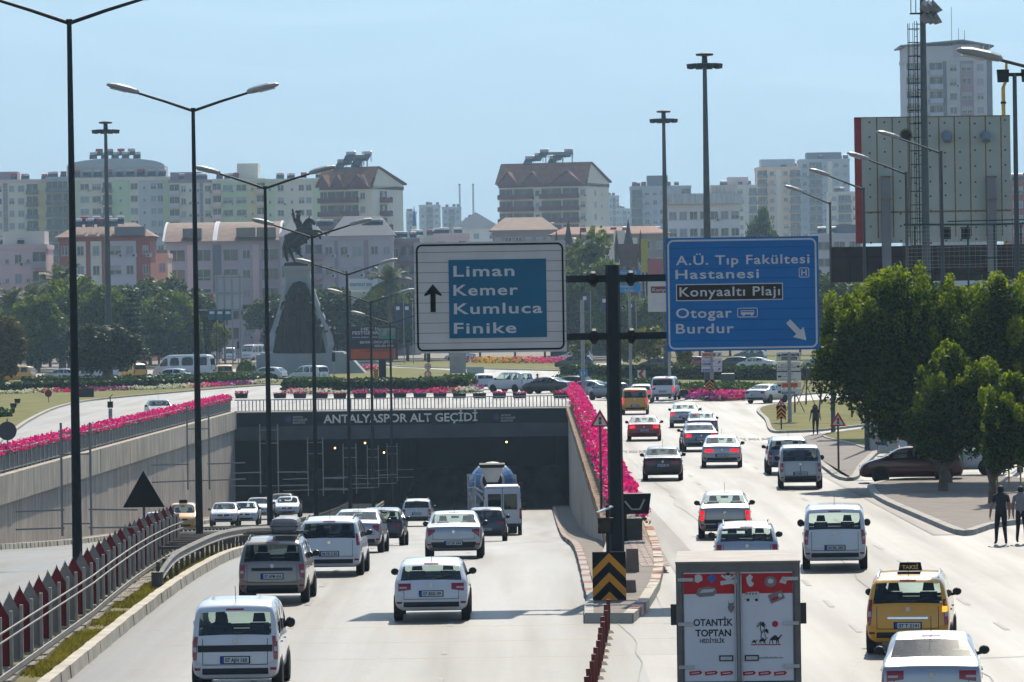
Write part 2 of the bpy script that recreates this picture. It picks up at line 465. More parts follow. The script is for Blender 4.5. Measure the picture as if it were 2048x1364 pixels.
def island(name, top_mat, pts, h=.14, kw=.3, soft=True, z=0., top_name=None, follow=False, kmat=None, step=6):
	P = curve_pts([Vector((p[0], p[1], 0)) for p in pts], True, step) if soft else [Vector((p[0], p[1], 0)) for p in pts]
	I = inset(P, kw)
	zz = (lambda p: zr(p.y)) if follow else (lambda p: z)
	kb = MB(); n = len(P)
	for i in range(n):
		j = (i + 1) % n
		a, b, c, d = P[i], P[j], I[j], I[i]
		za, zb = zz(a), zz(b)
		kb.face([(a.x, a.y, za - .03), (b.x, b.y, zb - .03), (b.x, b.y, zb + h), (a.x, a.y, za + h)])
		kb.face([(a.x, a.y, za + h), (b.x, b.y, zb + h), (c.x, c.y, zb + h), (d.x, d.y, za + h)])
	tag(kb.build('kerb', kmat or mKerb), kind='structure')
	t = MB(); t.face([(p.x, p.y, zz(p) + h - .012) for p in I])
	me = t.mesh(name, top_mat)
	bm = bmesh.new(); bm.from_mesh(me); bmesh.ops.triangulate(bm, faces=bm.faces); bm.to_mesh(me); bm.free()
	return tag(link(top_name or name, me), kind='structure')
def GP(*pp): return [G(x, y) for x, y in pp]
def densify(P, step=2.):
	out = []
	for a, b in zip(P, P[1:] + P[:1]):
		n = max(1, int((b - a).length / step)); out += [a.lerp(b, i / n) for i in range(n)]
	for _ in range(2): out = [(out[i - 1] + out[i] * 2 + out[(i + 1) % len(out)]) / 4 for i in range(len(out))]
	return out
LAWN_L = GP((-150, 960), (22, 868), (62, 842), (112, 818), (170, 804), (240, 796), (340, 787), (440, 778), (525, 772), (572, 768), (560, 761), (420, 758), (200, 764), (-200, 770))
island('lawn', mGrass, LAWN_L)
island('lawn', mGrass, GP((566, 783), (640, 788), (800, 787), (940, 785), (968, 778), (940, 752), (880, 741), (700, 736), (590, 752)))
island('lawn', mGrass, GP((790, 733), (900, 737), (1100, 742), (1300, 748), (1330, 738), (1100, 727), (900, 722), (780, 724)), h=.12)
island('lawn', mGrass, GP((1352, 790), (1395, 799), (1440, 802), (1540, 796), (1640, 788), (1760, 780), (1760, 752), (1500, 752), (1350, 757), (1110, 764), (1100, 772), (1230, 778), (1300, 780)))
island('lawn', mGrass, GP((1517, 818), (1530, 842), (1541, 864), (1580, 866), (1650, 862), (1770, 848), (2000, 820), (2000, 790), (1760, 796), (1600, 806)), kw=.25)
SIDE_1 = GP((1600, 876), (1592, 896), (1630, 926), (1668, 956), (1688, 966), (1715, 963), (1730, 935), (1760, 905), (2100, 860), (2100, 836), (1800, 850), (1640, 872))
island('pavement', mPave, densify(SIDE_1), h=.15, soft=False)
island('lawn', mGrass, GP((1648, 880), (1700, 893), (1745, 905), (1790, 890), (1830, 870), (1770, 862), (1660, 872)), h=.2, kw=.15)
SIDE_2 = GP((1731, 976), (1740, 992), (1765, 1008), (1830, 1036), (1890, 1062), (1925, 1077), (1952, 1071), (1990, 1052), (2200, 1035), (2250, 985), (2000, 958), (1790, 962))
island('pavement', mPave, densify(SIDE_2), h=.17, soft=False)
island('pavement', mPave, GP((-100, 742), (300, 735), (420, 728), (560, 722), (430, 700), (200, 718), (-100, 726)), h=.12, kw=.4)
island('lawn', mGrass, GP((-100, 724), (200, 716), (400, 702), (470, 690), (470, 672), (300, 676), (-100, 690)), h=.13, kw=.4)
island('lawn', mGrass, GP((1240, 742), (1500, 748), (1800, 745), (2100, 742), (2100, 700), (1700, 706), (1300, 718)), h=.12, kw=.4)
island('pavement', mPave, GP((700, 716), (830, 718), (1180, 716), (1250, 708), (1200, 700), (900, 700), (720, 690)), h=.12, kw=.4)
mb = MB()
ysM = [60, 75, 90, 105, 118, 132, 150, 165, 190, 215, 240, 282, 320, 350]
def medL(y): return -12.6 if y > 150 else -11.2 - 1.4 * (y - 60) / 90
for a, b in zip(ysM, ysM[1:]):
	za, zb = zr(a), zr(b)
	mb.face([(medL(a), a, za + .16), (-9.28, a, za + .16), (-9.28, b, zb + .16), (medL(b), b, zb + .16)])
tag(mb.build('median_ground', M('dry_grass_soil', (.20, .17, .07), .95, var=.25, scale=.7, world_co=True, dirt=.9, dirtc=(.12, .14, .04), bump=.4, bscale=8)), kind='structure')
def kerb_blocks(name, x0, x1, y0, y1, h, mats, ln=1.0, hook=None):
	mb = MB(); y = y0; i = 0
	while y < y1:
		e = y + ln - .02; za, zb = zr(y), zr(e)
		xa = x0(y) if callable(x0) else x0; xb = x1(y) if callable(x1) else x1
		o = random.uniform(-.012, .012)
		mb.hexa([(xa + o, y, za - .05), (xb + o, y, za - .05), (xb + o, e, zb - .05), (xa + o, e, zb - .05), (xa + o, y, za + h), (xb + o - .03, y, za + h), (xb + o - .03, e, zb + h), (xa + o, e, zb + h)], i % len(mats))
		y += ln; i += 1
	return tag(mb.build(name, mats), kind='structure')
mKerbY = M('kerb_yellowish', (.60, .53, .41), .85, var=.18, scale=1.2, world_co=True, dirt=.5, dirtc=(.22, .17, .14), bump=.2)
kerb_blocks('kerb', -9.28, -9.0, 70, 340, .27, [mKerbY])
kerb_blocks('kerb', lambda y: medL(y) - .25, lambda y: medL(y), 70, 340, .2, [mKerbY])
random.seed(11)
mb = MB()                                                  # loose slabs on the median, under the fence
y = 88
while y < 150:
	w = random.uniform(1.2, 2.6); x = -10.22 + random.uniform(-.05, .1)
	z = zr(y) + .17
	mb.hexa([(x, y, z), (x + .36, y + .1, z), (x + .33, y + w, zr(y + w) + .17), (x - .02, y + w, zr(y + w) + .17), (x, y, z + .07), (x + .36, y + .1, z + .09), (x + .33, y + w, zr(y + w) + .25), (x - .02, y + w, zr(y + w) + .24)])
	y += w + random.uniform(.03, .3)
tag(mb.build('broken_paving', M('broken_slab', (.30, .26, .21), .9, var=.25, scale=2, world_co=True, dirt=.5)), kind='structure')
def blades(name, spots, mat, hh=(.05, .14), seed=1, label=None, kind='stuff'):
	r = np.random.default_rng(seed); n = len(spots)
	p = np.array(spots, 'f'); a = r.uniform(0, 6.28, n); w = r.uniform(.015, .05, n); h = r.uniform(hh[0], hh[1], n)
	dx, dy = np.cos(a) * w, np.sin(a) * w; lx, ly = r.normal(0, .04, n), r.normal(0, .04, n)
	v = np.stack([p - np.stack([dx, dy, 0 * dx], 1), p + np.stack([dx, dy, 0 * dx], 1), p + np.stack([lx, ly, h], 1)], 1).reshape(-1, 3)
	me = bpy.data.meshes.new(name); me.from_pydata(v.tolist(), [], np.arange(3 * n).reshape(-1, 3).tolist()); me.materials.append(mat)
	return tag(link(name, me), kind=kind)
r = np.random.default_rng(3)
sp = []
for _ in range(34000):
	y = r.uniform(86, 150); x = -9.32 - abs(r.normal(0, .32))
	if math.sin(y * .8) + math.sin(y * .37 + 1) + r.uniform(-.8, .8) > -.3: sp.append((x, y, zr(y) + .15))
mBlade = leafmat('grass_blades', (.13, .125, .02), (.27, .21, .05), .3, .5)
blades('grass', sp, mBlade)
def ribbed(name, c):
	m = M(name, c, .85, var=.12, scale=.6, dirt=.4, dirtc=(.17, .155, .135))
	nt = m.node_tree; N = nt.nodes; L = nt.links; b = N['Principled BSDF']
	g = N.new('ShaderNodeNewGeometry'); wv = N.new('ShaderNodeTexWave'); wv.bands_direction = 'Y'; wv.inputs['Scale'].default_value = 1.1
	wv.inputs['Distortion'].default_value = .25
	L.new(g.outputs['Position'], wv.inputs['Vector'])
	bp = N.new('ShaderNodeBump'); bp.inputs['Strength'].default_value = .8; bp.inputs['Distance'].default_value = .06
	L.new(wv.outputs[0], bp.inputs['Height']); L.new(bp.outputs[0], b.inputs['Normal'])
	src = b.inputs['Base Color'].links[0].from_socket
	mp = N.new('ShaderNodeMapping'); mp.inputs['Scale'].default_value = (1, 2.2, .12); L.new(g.outputs['Position'], mp.inputs[0])
	nz = N.new('ShaderNodeTexNoise'); nz.inputs['Scale'].default_value = 1.4; nz.inputs['Detail'].default_value = 6; L.new(mp.outputs[0], nz.inputs['Vector'])
	mr = N.new('ShaderNodeMapRange'); mr.inputs[1].default_value = .35; mr.inputs[2].default_value = .7; mr.inputs[3].default_value = 1.08; mr.inputs[4].default_value = .62
	L.new(nz.outputs[0], mr.inputs[0])
	vm = N.new('ShaderNodeVectorMath'); vm.operation = 'SCALE'; L.new(src, vm.inputs[0]); L.new(mr.outputs[0], vm.inputs['Scale']); L.new(vm.outputs[0], b.inputs['Base Color'])
	return m
mRib = ribbed('ribbed_concrete', (.56, .48, .395))
def side_wall(name, label, xf, sgn, y0, y1, cop_h=1.2, cat='wall', cap=None):
	t = thing(name, label, cat, (xf(y0), y0, zr(y0)))
	ox, oy, oz = t.location
	mb = MB(); cp = MB(); ys = list(np.arange(y0, y1, 6.0)) + [y1]
	rb = MB()
	for a, b in zip(ys, ys[1:]):
		def P(x, y, z): return (x - ox, y - oy, z - oz)
		xa, xb = xf(a), xf(b); za, zb = zr(a) - .3, zr(b) - .3
		w = .6 * sgn
		mb.hexa([P(xa, a, za), P(xa + w, a, za), P(xb + w, b, zb), P(xb, b, zb), P(xa, a, -.02), P(xa + w, a, -.02), P(xb + w, b, -.02), P(xb, b, -.02)])
		k = -.16 * sgn
		if cop_h > 0:
			cz = -min(cop_h, 99)
			for q in range(3):                    # coping panels with open joints
				ya, yb = a + (b - a) * q / 3 + .015, a + (b - a) * (q + 1) / 3 - .015
				xa2, xb2 = xf(ya), xf(yb); k2 = k + random.uniform(-.012, .012)
				cp.hexa([P(xa2 + k2, ya, cz), P(xa2 + w * .9, ya, cz), P(xb2 + w * .9, yb, cz), P(xb2 + k2, yb, cz), P(xa2 + k2, ya, .12), P(xa2 + w * .9, ya, .12), P(xb2 + w * .9, yb, .12), P(xb2 + k2, yb, .12)])
	mb.build('wall', mRib, t)
	if cop_h > 0: cp.build('coping', cap or MATS['coping_concrete'], t)
	return t
mCop = ribbed('coping_concrete', (.62, .54, .43))
wl = side_wall('retaining_wall', 'long ribbed concrete retaining wall with pale coping under pink flowers', lambda y: XL(y), -1, 140., YP, 1.2)
wr = side_wall('retaining_wall', 'shaded concrete wall sloping down to the tunnel beside the sign gantry', lambda y: XR(y), 1, 148., YP, .32, cap=M('rusty_coping', (.30, .19, .11), .9, var=.3, scale=1.2, dirt=.5, dirtc=(.42, .34, .25)))
kerb_blocks('kerb', lambda y: XL(y) + 1.0, lambda y: XL(y) + 1.28, 120, 350, .25, [mKerbY], 1.5)
mb = MB()
for a, b in zip(ysM[3:], ysM[4:]):
	mb.face([(XL(a), a, zr(a) + .2), (XL(a) + 1.02, a, zr(a) + .2), (XL(b) + 1.02, b, zr(b) + .2), (XL(b), b, zr(b) + .2)])
	if a >= 118: mb.face([(2.15 + (a - 150) * .0045, a, zr(a) + .18), (XR(a) + .05, a, zr(a) + .18), (XR(b) + .05, b, zr(b) + .18), (2.15 + (b - 150) * .0045, b, zr(b) + .18)])
tag(mb.build('footway', mPave), kind='structure')
kerb_blocks('kerb', lambda y: 1.9 + (y - 150) * .0045, lambda y: 2.16 + (y - 150) * .0045, 118, 345, .2, [mKerb, mKerb, mKerbR], 1.2)
for k, (px, py) in enumerate(((51, 1093), (138, 1080), (213, 1071))):
	p = A(px, py, 170 + 9 * k)
	MBp = MB().tube([(0, 0, 0), (.02, 0, .36)], .06, 8)
	o = MBp.build('drain_stub', mDark, loc=(XL(165 + 14 * k) + 1.15, 165 + 14 * k, zr(165 + 14 * k) + .24))
	tag(o, ['first short black stub on the kerb below the ribbed wall', 'second short black stub on the kerb below the ribbed wall', 'third short black stub on the kerb, nearest the portal'][k], 'stub post', 'black stubs on the kerb')
mNavy = M('portal_navy_panel', (.004, .007, .013), .45, var=.15, scale=.7)
mTun = M('tunnel_shade_concrete', (.012, .013, .014), .9, var=.3, scale=.5, dirt=.5, dirtc=(.01, .01, .012))  # base colour near black, tunnel darkness painted into the concrete
br = thing('underpass_portal', 'dark underpass portal with ANTALYASPOR ALT GEÇİDİ lettering', 'underpass', (XLP, YP, zr(YP)))
def LB(x, y, z): return (x - XLP, y - YP, z - zr(YP))
XA, XB = XLP - .6, XRP + .6
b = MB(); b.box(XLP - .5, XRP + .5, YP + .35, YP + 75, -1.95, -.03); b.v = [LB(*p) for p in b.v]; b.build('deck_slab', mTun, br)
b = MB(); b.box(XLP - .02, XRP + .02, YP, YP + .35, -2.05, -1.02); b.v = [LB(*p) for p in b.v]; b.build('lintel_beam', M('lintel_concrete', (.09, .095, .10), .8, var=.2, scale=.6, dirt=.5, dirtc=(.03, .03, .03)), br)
b = MB(); b.box(XLP - .02, XRP + .02, YP - .06, YP + .3, -1.02, .0); b.v = [LB(*p) for p in b.v]; b.build('name_panel', mNavy, br)
b = MB()
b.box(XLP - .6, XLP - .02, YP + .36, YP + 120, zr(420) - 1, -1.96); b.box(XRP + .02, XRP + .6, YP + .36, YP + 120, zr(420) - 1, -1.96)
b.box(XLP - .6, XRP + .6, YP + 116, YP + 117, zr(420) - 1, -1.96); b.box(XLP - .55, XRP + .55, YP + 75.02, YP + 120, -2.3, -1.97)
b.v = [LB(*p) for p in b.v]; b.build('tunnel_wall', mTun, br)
for k in range(7):
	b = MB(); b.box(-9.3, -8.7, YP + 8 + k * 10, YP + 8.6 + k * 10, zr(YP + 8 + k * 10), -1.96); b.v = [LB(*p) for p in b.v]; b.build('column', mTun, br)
mLet = M('letter_cream', (.86, .82, .68), .5, var=.06, scale=3)
def wtext(s, px, py, pw, cap, Y, mat, parent, align='LEFT', bold=0., space=1., dy=0., yaw=0.):
	"""lettering whose left/centre baseline stands at photo pixel (px,py) on an upright panel at distance Y"""
	p = A(px, py, Y); k = Y / FPX
	o = text(s, mat, None, (0, 0, 0), (R(90), 0, yaw), cap * k, None if pw is None else pw * k, align, .0, bold, space)
	o.location = Vector((p.x, Y - dy, p.z))
	if parent is not None:
		o.parent = parent; o.location = Vector((p.x, Y - dy, p.z)) - parent.location
	return o
wtext('ANTALYASPOR ALT GEÇİDİ', 647, 846, 308, 17, YP, mLet, br, bold=.022, dy=.085)
for x in (586, 1002):
	for q, (s_, w_) in enumerate((('ANTALYA', 20), ('BÜYÜKŞEHİR', 29), ('BELEDİYESİ', 24))):
		wtext(s_, x, 836 + q * 5.6 - (4 if x > 900 else 0), w_, 4, YP, mLet, br, dy=.085)
	p = A(x - 10, 838 - (4 if x > 900 else 0), YP)
	e = MB(); e.lathe([(.28, -.02), (.28, .02)], 20, axis='y'); e.lathe([(.14, -.03), (.14, .03)], 16, m=1, axis='y')
	e.build('emblem', [M('emblem_blue', (.02, .05, .2), .5), M('emblem_red', (.3, .05, .06), .5)], br, Vector((p.x, YP - .08, p.z)) - br.location)
mAmb = M('amber_lamp', (.8, .4, .1), .4, var=0, emit=(1., .5, .15), estr=6)
for k, (px, py) in enumerate(((670, 896), (730, 886), (768, 905), (1013, 884))):
	p = A(px, py, YP + 18)
	e = MB(); e.lathe([(.02, -.05), (.07, -.04), (.07, .02), (.03, .06)], 10, axis='y')
	e.build('tunnel_lamp', mAmb, br, Vector((p.x, YP + 18, p.z)) - br.location)
mb = MB(); mb.box(XLP, XRP, YP + .31, YP + 18, -.02, .06)
tag(mb.build('pavement', mConcL), kind='structure')
mb = MB(); av = GP((455, 720), (560, 720), (520, 655), (492, 632), (478, 632), (470, 660))
mb.face([(p.x, p.y, .012) for p in av]); tag(mb.build('avenue_road', mAsph), kind='structure')
mb = MB(); av = GP((700, 700), (1330, 700), (1330, 668), (1000, 660), (760, 660))
mb.face([(p.x, p.y, .012) for p in av]); tag(mb.build('avenue_road', mAsph), kind='structure')
mHill = M('mountain_haze_pale', (.20, .24, .255), .95, var=.08, scale=.0015, world_co=True)  # pale bluish base colour carries part of the distance haze
from mathutils import noise as _ns
mb = MB(); nx, ny = 70, 26
def hz_(i, j):
	x = -3300 + 6600 * i / nx; y = 8800 + 4000 * j / ny; u = j / ny
	h = 1180 * u ** 1.25 + 120 * u * _ns.noise(Vector((x / 900, y / 900, 0))) + 25 * u * _ns.noise(Vector((x / 220, y / 260, 3)))
	return (x, y, max(-1, h - 14))
for i in range(nx):
	for j in range(ny):
		mb.face([hz_(i, j), hz_(i + 1, j), hz_(i + 1, j + 1), hz_(i, j + 1)])
tag(mb.build('mountain', mHill, smooth=True), kind='structure')
# ================================================================== railings, flowers, barriers
mPinkA = leafmat('petunia_pink', (.70, .0, .26), (.88, .02, .42), .30, 1.6, .6)
mPurple = leafmat('petunia_purple', (.16, .03, .30), (.42, .05, .40), .25, 1.2, .6)
mPaleF = leafmat('petunia_white', (.60, .55, .62), (.72, .68, .72), .25, 1.2, .6)
mYelF = leafmat('marigold_yellow', (.65, .42, .02), (.72, .30, .03), .25, 1.2, .6)
mLeafF = leafmat('flower_leaves', (.035, .075, .012), (.08, .13, .02), .3, 1.5)
def flakes(pts, size, seed, updir=.5):
	"""small cupped petals, one little quad each"""
	r = np.random.default_rng(seed); p = np.asarray(pts, float); n = len(p)
	nrm = r.normal(0, 1, (n, 3)); nrm[:, 2] += updir * 2; nrm /= np.linalg.norm(nrm, axis=1)[:, None]
	t = np.cross(nrm, r.normal(0, 1, (n, 3))); t /= np.linalg.norm(t, axis=1)[:, None]
	b = np.cross(nrm, t)
	s = (np.asarray(size) * r.uniform(.6, 1.3, n))[:, None]
	v = np.stack([p - t * s, p - b * s * .8, p + t * s, p + b * s * .8], 1).reshape(-1, 3)
	return v
def flake_mesh(name, groups):
	"""groups: (vertices, material)"""
	V = []; mats = []; mi = []
	for k, (v, m) in enumerate(groups):
		V.append(v); mats.append(m); mi += [k] * (len(v) // 4)
	V = np.concatenate(V); nf = len(V) // 4
	me = bpy.data.meshes.new(name)
	me.vertices.add(len(V)); me.vertices.foreach_set('co', V.astype('f').ravel())
	me.loops.add(len(V)); me.loops.foreach_set('vertex_index', np.arange(len(V), dtype='i'))
	me.polygons.add(nf); me.polygons.foreach_set('loop_start', np.arange(0, len(V), 4, dtype='i'))
	for m in mats: me.materials.append(m)
	me.polygons.foreach_set('material_index', np.array(mi, dtype='i'))
	me.update(calc_edges=True)
	return me
def flower_row(name, f, y0, y1, zc, w, h, per_m, seed, size=.07, mats=None):
	r = np.random.default_rng(seed); n = int((y1 - y0) * per_m)
	y = r.uniform(y0, y1, n); t = r.uniform(0, math.pi, n)
	bump = 1 + .25 * np.sin(y * 3.1) + .18 * np.sin(y * 7.7 + 1)
	x = np.array([f(q) for q in y]) + np.cos(t) * w * bump + r.normal(0, .04, n)
	z = zc + np.sin(t) * h * bump * r.uniform(.75, 1.05, n)
	P = np.stack([x, y, z], 1)
	q = r.uniform(0, 1, n) < .22 + .25 * (np.sin(y * .9) + np.sin(y * 2.3 + 1) > .8)
	L = P[q].copy(); L[:, 2] -= .1
	ms = mats or [mPinkA]
	gr = [(flakes(L, size * .9, seed + 1), mLeafF)]
	R_ = P[~q]; k = r.integers(0, len(ms), len(R_))
	for i, m in enumerate(ms):
		if (k == i).any(): gr.append((flakes(R_[k == i], size, seed + 2 + i), m))
	return tag(link(name, flake_mesh(name, gr)), kind='stuff')
flower_row('pink_flowers', lambda y: XL(y) - .55, 190, YP + 1, 1.0, .32, .36, 80, 21, .08)
flower_row('pink_flowers', lambda y: 3.62 + (y - 146) * .0056, 146, 380, .75, .42, .62, 80, 31, .095)
def long_box(name, f, w, y0, y1, z0, z1, mat, label, cat, step=8, parts=None):
	mb = MB(); ys = list(np.arange(y0, y1, step)) + [y1]
	for a, b in zip(ys, ys[1:]):
		mb.hexa([(f(a), a, z0), (f(a) + w, a, z0), (f(b) + w, b, z0), (f(b), b, z0), (f(a), a, z1), (f(a) + w, a, z1), (f(b) + w, b, z1), (f(b), b, z1)])
	return tag(mb.build(name, mat), label, cat)
long_box('flower_trough', lambda y: XL(y) - .95, .6, 190, YP, .13, 1.05, M('trough_metal', (.12, .125, .13), .5, .3, var=.2), 'long grey trough of pink flowers behind the railing on the ribbed wall', 'planter')
long_box('flower_trough', lambda y: 3.3 + (y - 146) * .0056, .62, 146, 380, .1, .85, M('trough_green', (.05, .06, .05), .6, var=.2), 'long trough of pink flowers between the tunnel wall and the traffic', 'planter')
e = MB(); e.prism([(-.42, 0), (.42, 0), (.5, .62), (-.5, .62)], -.3, .3, f=lambda x, y, z: (x, z, y)); e.tube([(-.3, -.33, .4), (-.1, -.4, .15), (.15, -.38, .15), (.3, -.33, .45)], .03, 6, 1)
p = A(1266, 1024, 145.3)
o = e.build('planter_box', [mBlack, M('drain_hose', (.3, .3, .3), .5)], loc=(p.x + .05, 145.3, p.z - .05)); tag(o, 'black planter box hanging at the near end of the pink flower row', 'planter')
e = MB(); e.box(-.06, .06, -.06, .06, 0, p.z + .1); o2 = e.build('planter_post', mDark, loc=(p.x - .25, 145.5, 0)); tag(o2, 'dark post under the black planter box by the gantry', 'post')
def railing(name, label, P0, P1, post_every, bar_every, z0, z1, mat, postw=.1, barw=.03, bars_mat=None, posts=True):
	P0 = Vector(P0); P1 = Vector(P1); ln = (P1 - P0).length; rz = math.atan2(P1.y - P0.y, P1.x - P0.x)
	t = thing(name, label, 'railing', P0, rz)
	b = MB(); b.box(0, ln, -.05, .05, z1 - .07, z1); b.build('top_rail', mat, t)
	b = MB(); b.box(0, ln, -.03, .03, z0 + .1, z0 + .15); b.build('bottom_rail', mat, t)
	b = MB(); x = bar_every
	while x < ln:
		b.box(x - barw / 2, x + barw / 2, -.02, .02, z0 + .152, z1 - .072); x += bar_every
	b.build('bars', bars_mat or mat, t)
	if posts:
		b = MB(); b.box(-postw / 2, postw / 2, -.052, .052, z0, z1 + .015); me = b.mesh('post', mat)
		x = 0
		while x <= ln:
			link('post', me, t, (x, 0, 0)); x += post_every
	return t
mRail = M('railing_grey', (.34, .35, .35), .55, .3, var=.12, scale=3, dirt=.2)
mRailD = M('railing_dark', (.10, .105, .11), .6, .3, var=.15)
railing('wall_railing', 'long grey railing on top of the ribbed retaining wall', (XL(188) - .28, 188, .12), (XL(YP) - .28, YP, .12), 1.7, .16, 0, 1.05, mRail, .12, .075, M('railing_mid', (.20, .21, .22), .55, .3, var=.12))
railing('bridge_railing', 'light bar railing across the top of the underpass portal', (XLP, YP + .12, .0), (XRP, YP + .12, .0), 50, .27, 0, .98, mRail, .12, .07, None, False)
railing('wall_railing', 'dark slatted railing beside the pink flowers on the right tunnel wall', (XR(149) + .3, 149, .12), (XR(YP) + .3, YP, .12), 3.0, .14, 0, 1.08, M('railing_dull_grey', (.17, .17, .165), .6, .2, var=.15), .12, .1, mRailD)  # darker grey base colour for this railing's rails and posts
mGuard = M('guardrail_zinc', (.33, .295, .25), .65, .1, var=.14, scale=1.2, dirt=.6, dirtc=(.22, .16, .11))
mGuardP = M('guardrail_post', (.11, .10, .095), .7, .3, var=.2, scale=3)
def guard(name, label, fx, y0, y1, face, down=True):
	t = thing(name, label, 'guardrail', (fx(y0), y0, zr(y0) + .16))
	o = t.location.copy()
	prof = [(0, .42), (.06, .47), (.0, .53), (.0, .59), (.06, .65), (0, .73)]
	b = MB(); ys = list(np.arange(y0, y1, 2.5)); rows = []
	for i, y in enumerate(ys):
		dz = -.36 * max(0, 1 - i / 3.) ** 2 if down else 0
		rows.append([Vector((fx(y) + face * px_, y, zr(y) + .16 + pz_ + dz)) - o for px_, pz_ in prof])
	for a, c in zip(rows, rows[1:]):
		for i in range(len(prof) - 1):
			b.face([a[i], a[i + 1], c[i + 1], c[i]])
			k = Vector((-.012 * face, 0, 0)); b.face([a[i] + k, c[i] + k, c[i + 1] + k, a[i + 1] + k])
	b.build('beam', mGuard, t, smooth=True)
	pm = MB().box(-.05, .05, -.07, .07, -.2, .66).mesh('post', mGuardP)
	y = y0 + 1.2; k = 0
	while y < y1 and k < 98:
		link('post', pm, t, Vector((fx(y) - face * .07, y, zr(y) + .16)) - o); y += 2.25; k += 1
	if down:
		e = MB().tube([(.0, -.1, -.1), (0, -.1, .45)], .16, 10); e.build('end_terminal', mGuardP, t)
	return t
fN = lambda y: -9.42
fF = lambda y: -11.9 if y > 150 else -11.2
guard('guardrail', 'weathered guardrail starting in dry grass beside the white van', fN, 125, 345, 1)
guard('guardrail', 'far guardrail of the median, beside the oncoming cars', fF, 138, 345, -1, False)
tb = MB()
for y in np.arange(140, 340, 2.25):
	z = zr(y) + .16 + .5; tb.box(-11.8, -9.55, y - .05, y + .05, z, z + .08)
tt = tag(tb.build('tie_bars', mGuardP), 'dark cross bars joining the two guardrails of the median', 'barrier')
mFR = M('fence_red', (.17, .010, .016), .55, var=.2, scale=2, dirt=.2)
mFG = M('fence_grey', (.25, .235, .21), .6, var=.14, scale=2, dirt=.3)
mFP = M('fence_post_grey', (.33, .31, .28), .6, .2, var=.12, scale=3, dirt=.3)
fence = thing('median_fence', 'red and grey panel fence with spiky tops along the median', 'fence', (-10.03, 88, zr(88) + .16))
fo = fence.location.copy()
def fX(y): return -10.03 - max(0, y - 112) * .0165
pan = []
random.seed(8)
for red in (0, 1):
	b = MB(); n = 16; L_ = .44; pts = [(-L_, .02), (0, .02)]; top = []
	for i in range(n + 1):
		u = i / n; base = 1.0 + .40 * max(0, 1 - abs(u - .5) / .5) ** 1.2
		top.append((-L_ + L_ * u, base))
		if i < n: top.append((-L_ + L_ * (u + .5 / n), base - .05 * random.uniform(.4, 1)))
	b.prism(pts + top[::-1], -.012, .012, f=lambda x, y, z: (x, z, y))
	pan.append(b.mesh('panel', mFR if red else mFG))
pm = MB().box(-.032, .032, -.045, .045, -.15, 1.34).mesh('post', mFP)
y = 88.; i = 0
while y < 152:
	z = zr(y) + .16; o = Vector((fX(y), y, z)) - fo
	link('post', pm, fence, o + Vector((.03, 0, 0)))
	if y + 2 < 153:
		q = link('panel', pan[i % 2], fence, o + Vector((-.0, .05, .22)), (0, 0, R(12)))
		if i % 2 and i < 4: pass
	y += 2.; i += 1
b = MB(); ys = np.arange(88, 154, 2.)
for a, c in zip(ys, ys[1:]):
	for zz, hh in ((.17, .11), (.86, .026), (1.04, .026)):
		b.bar(Vector((fX(a) + .075, a, zr(a) + .16 + zz)) - fo, Vector((fX(c) + .075, c, zr(c) + .16 + zz)) - fo, .03, hh)
b.build('rail', mFP, fence)
# ================================================================== lamp posts
mHead = M('lamp_head_grey', (.36, .36, .35), .5, .2, var=.08)
mLens = M('lamp_lens', (.55, .53, .48), .25, var=.05)
def head_mesh():
	b = MB(); sec = [(0, .09, .07), (.08, .15, .12), (.3, .2, .15), (.75, .2, .15), (1.0, .15, .10), (1.1, .06, .04)]
	rows = []
	for x, w, h in sec:
		rows.append([(x, w * math.cos(a), h * math.sin(a) * (1 if math.sin(a) > 0 else .55)) for a in [2 * math.pi * k / 10 for k in range(10)]])
	for r0, r1 in zip(rows, rows[1:]):
		for k in range(10): b.face([r0[k], r0[(k + 1) % 10], r1[(k + 1) % 10], r1[k]])
	b.face(rows[0][::-1]); b.face(rows[-1])
	return b.mesh('lamp_head', mHead, True)
HEAD = head_mesh()
LENS = MB().prism([(.42, -.15), (.95, -.14), (.95, .14), (.42, .15)], -.1, -.06).mesh('lens', mLens)
mPoleD = M('dark_pole_paint', (.022, .027, .03), .6, .0, var=.15, scale=2, dirt=.35, dirtc=(.07, .062, .055), spec=.15)
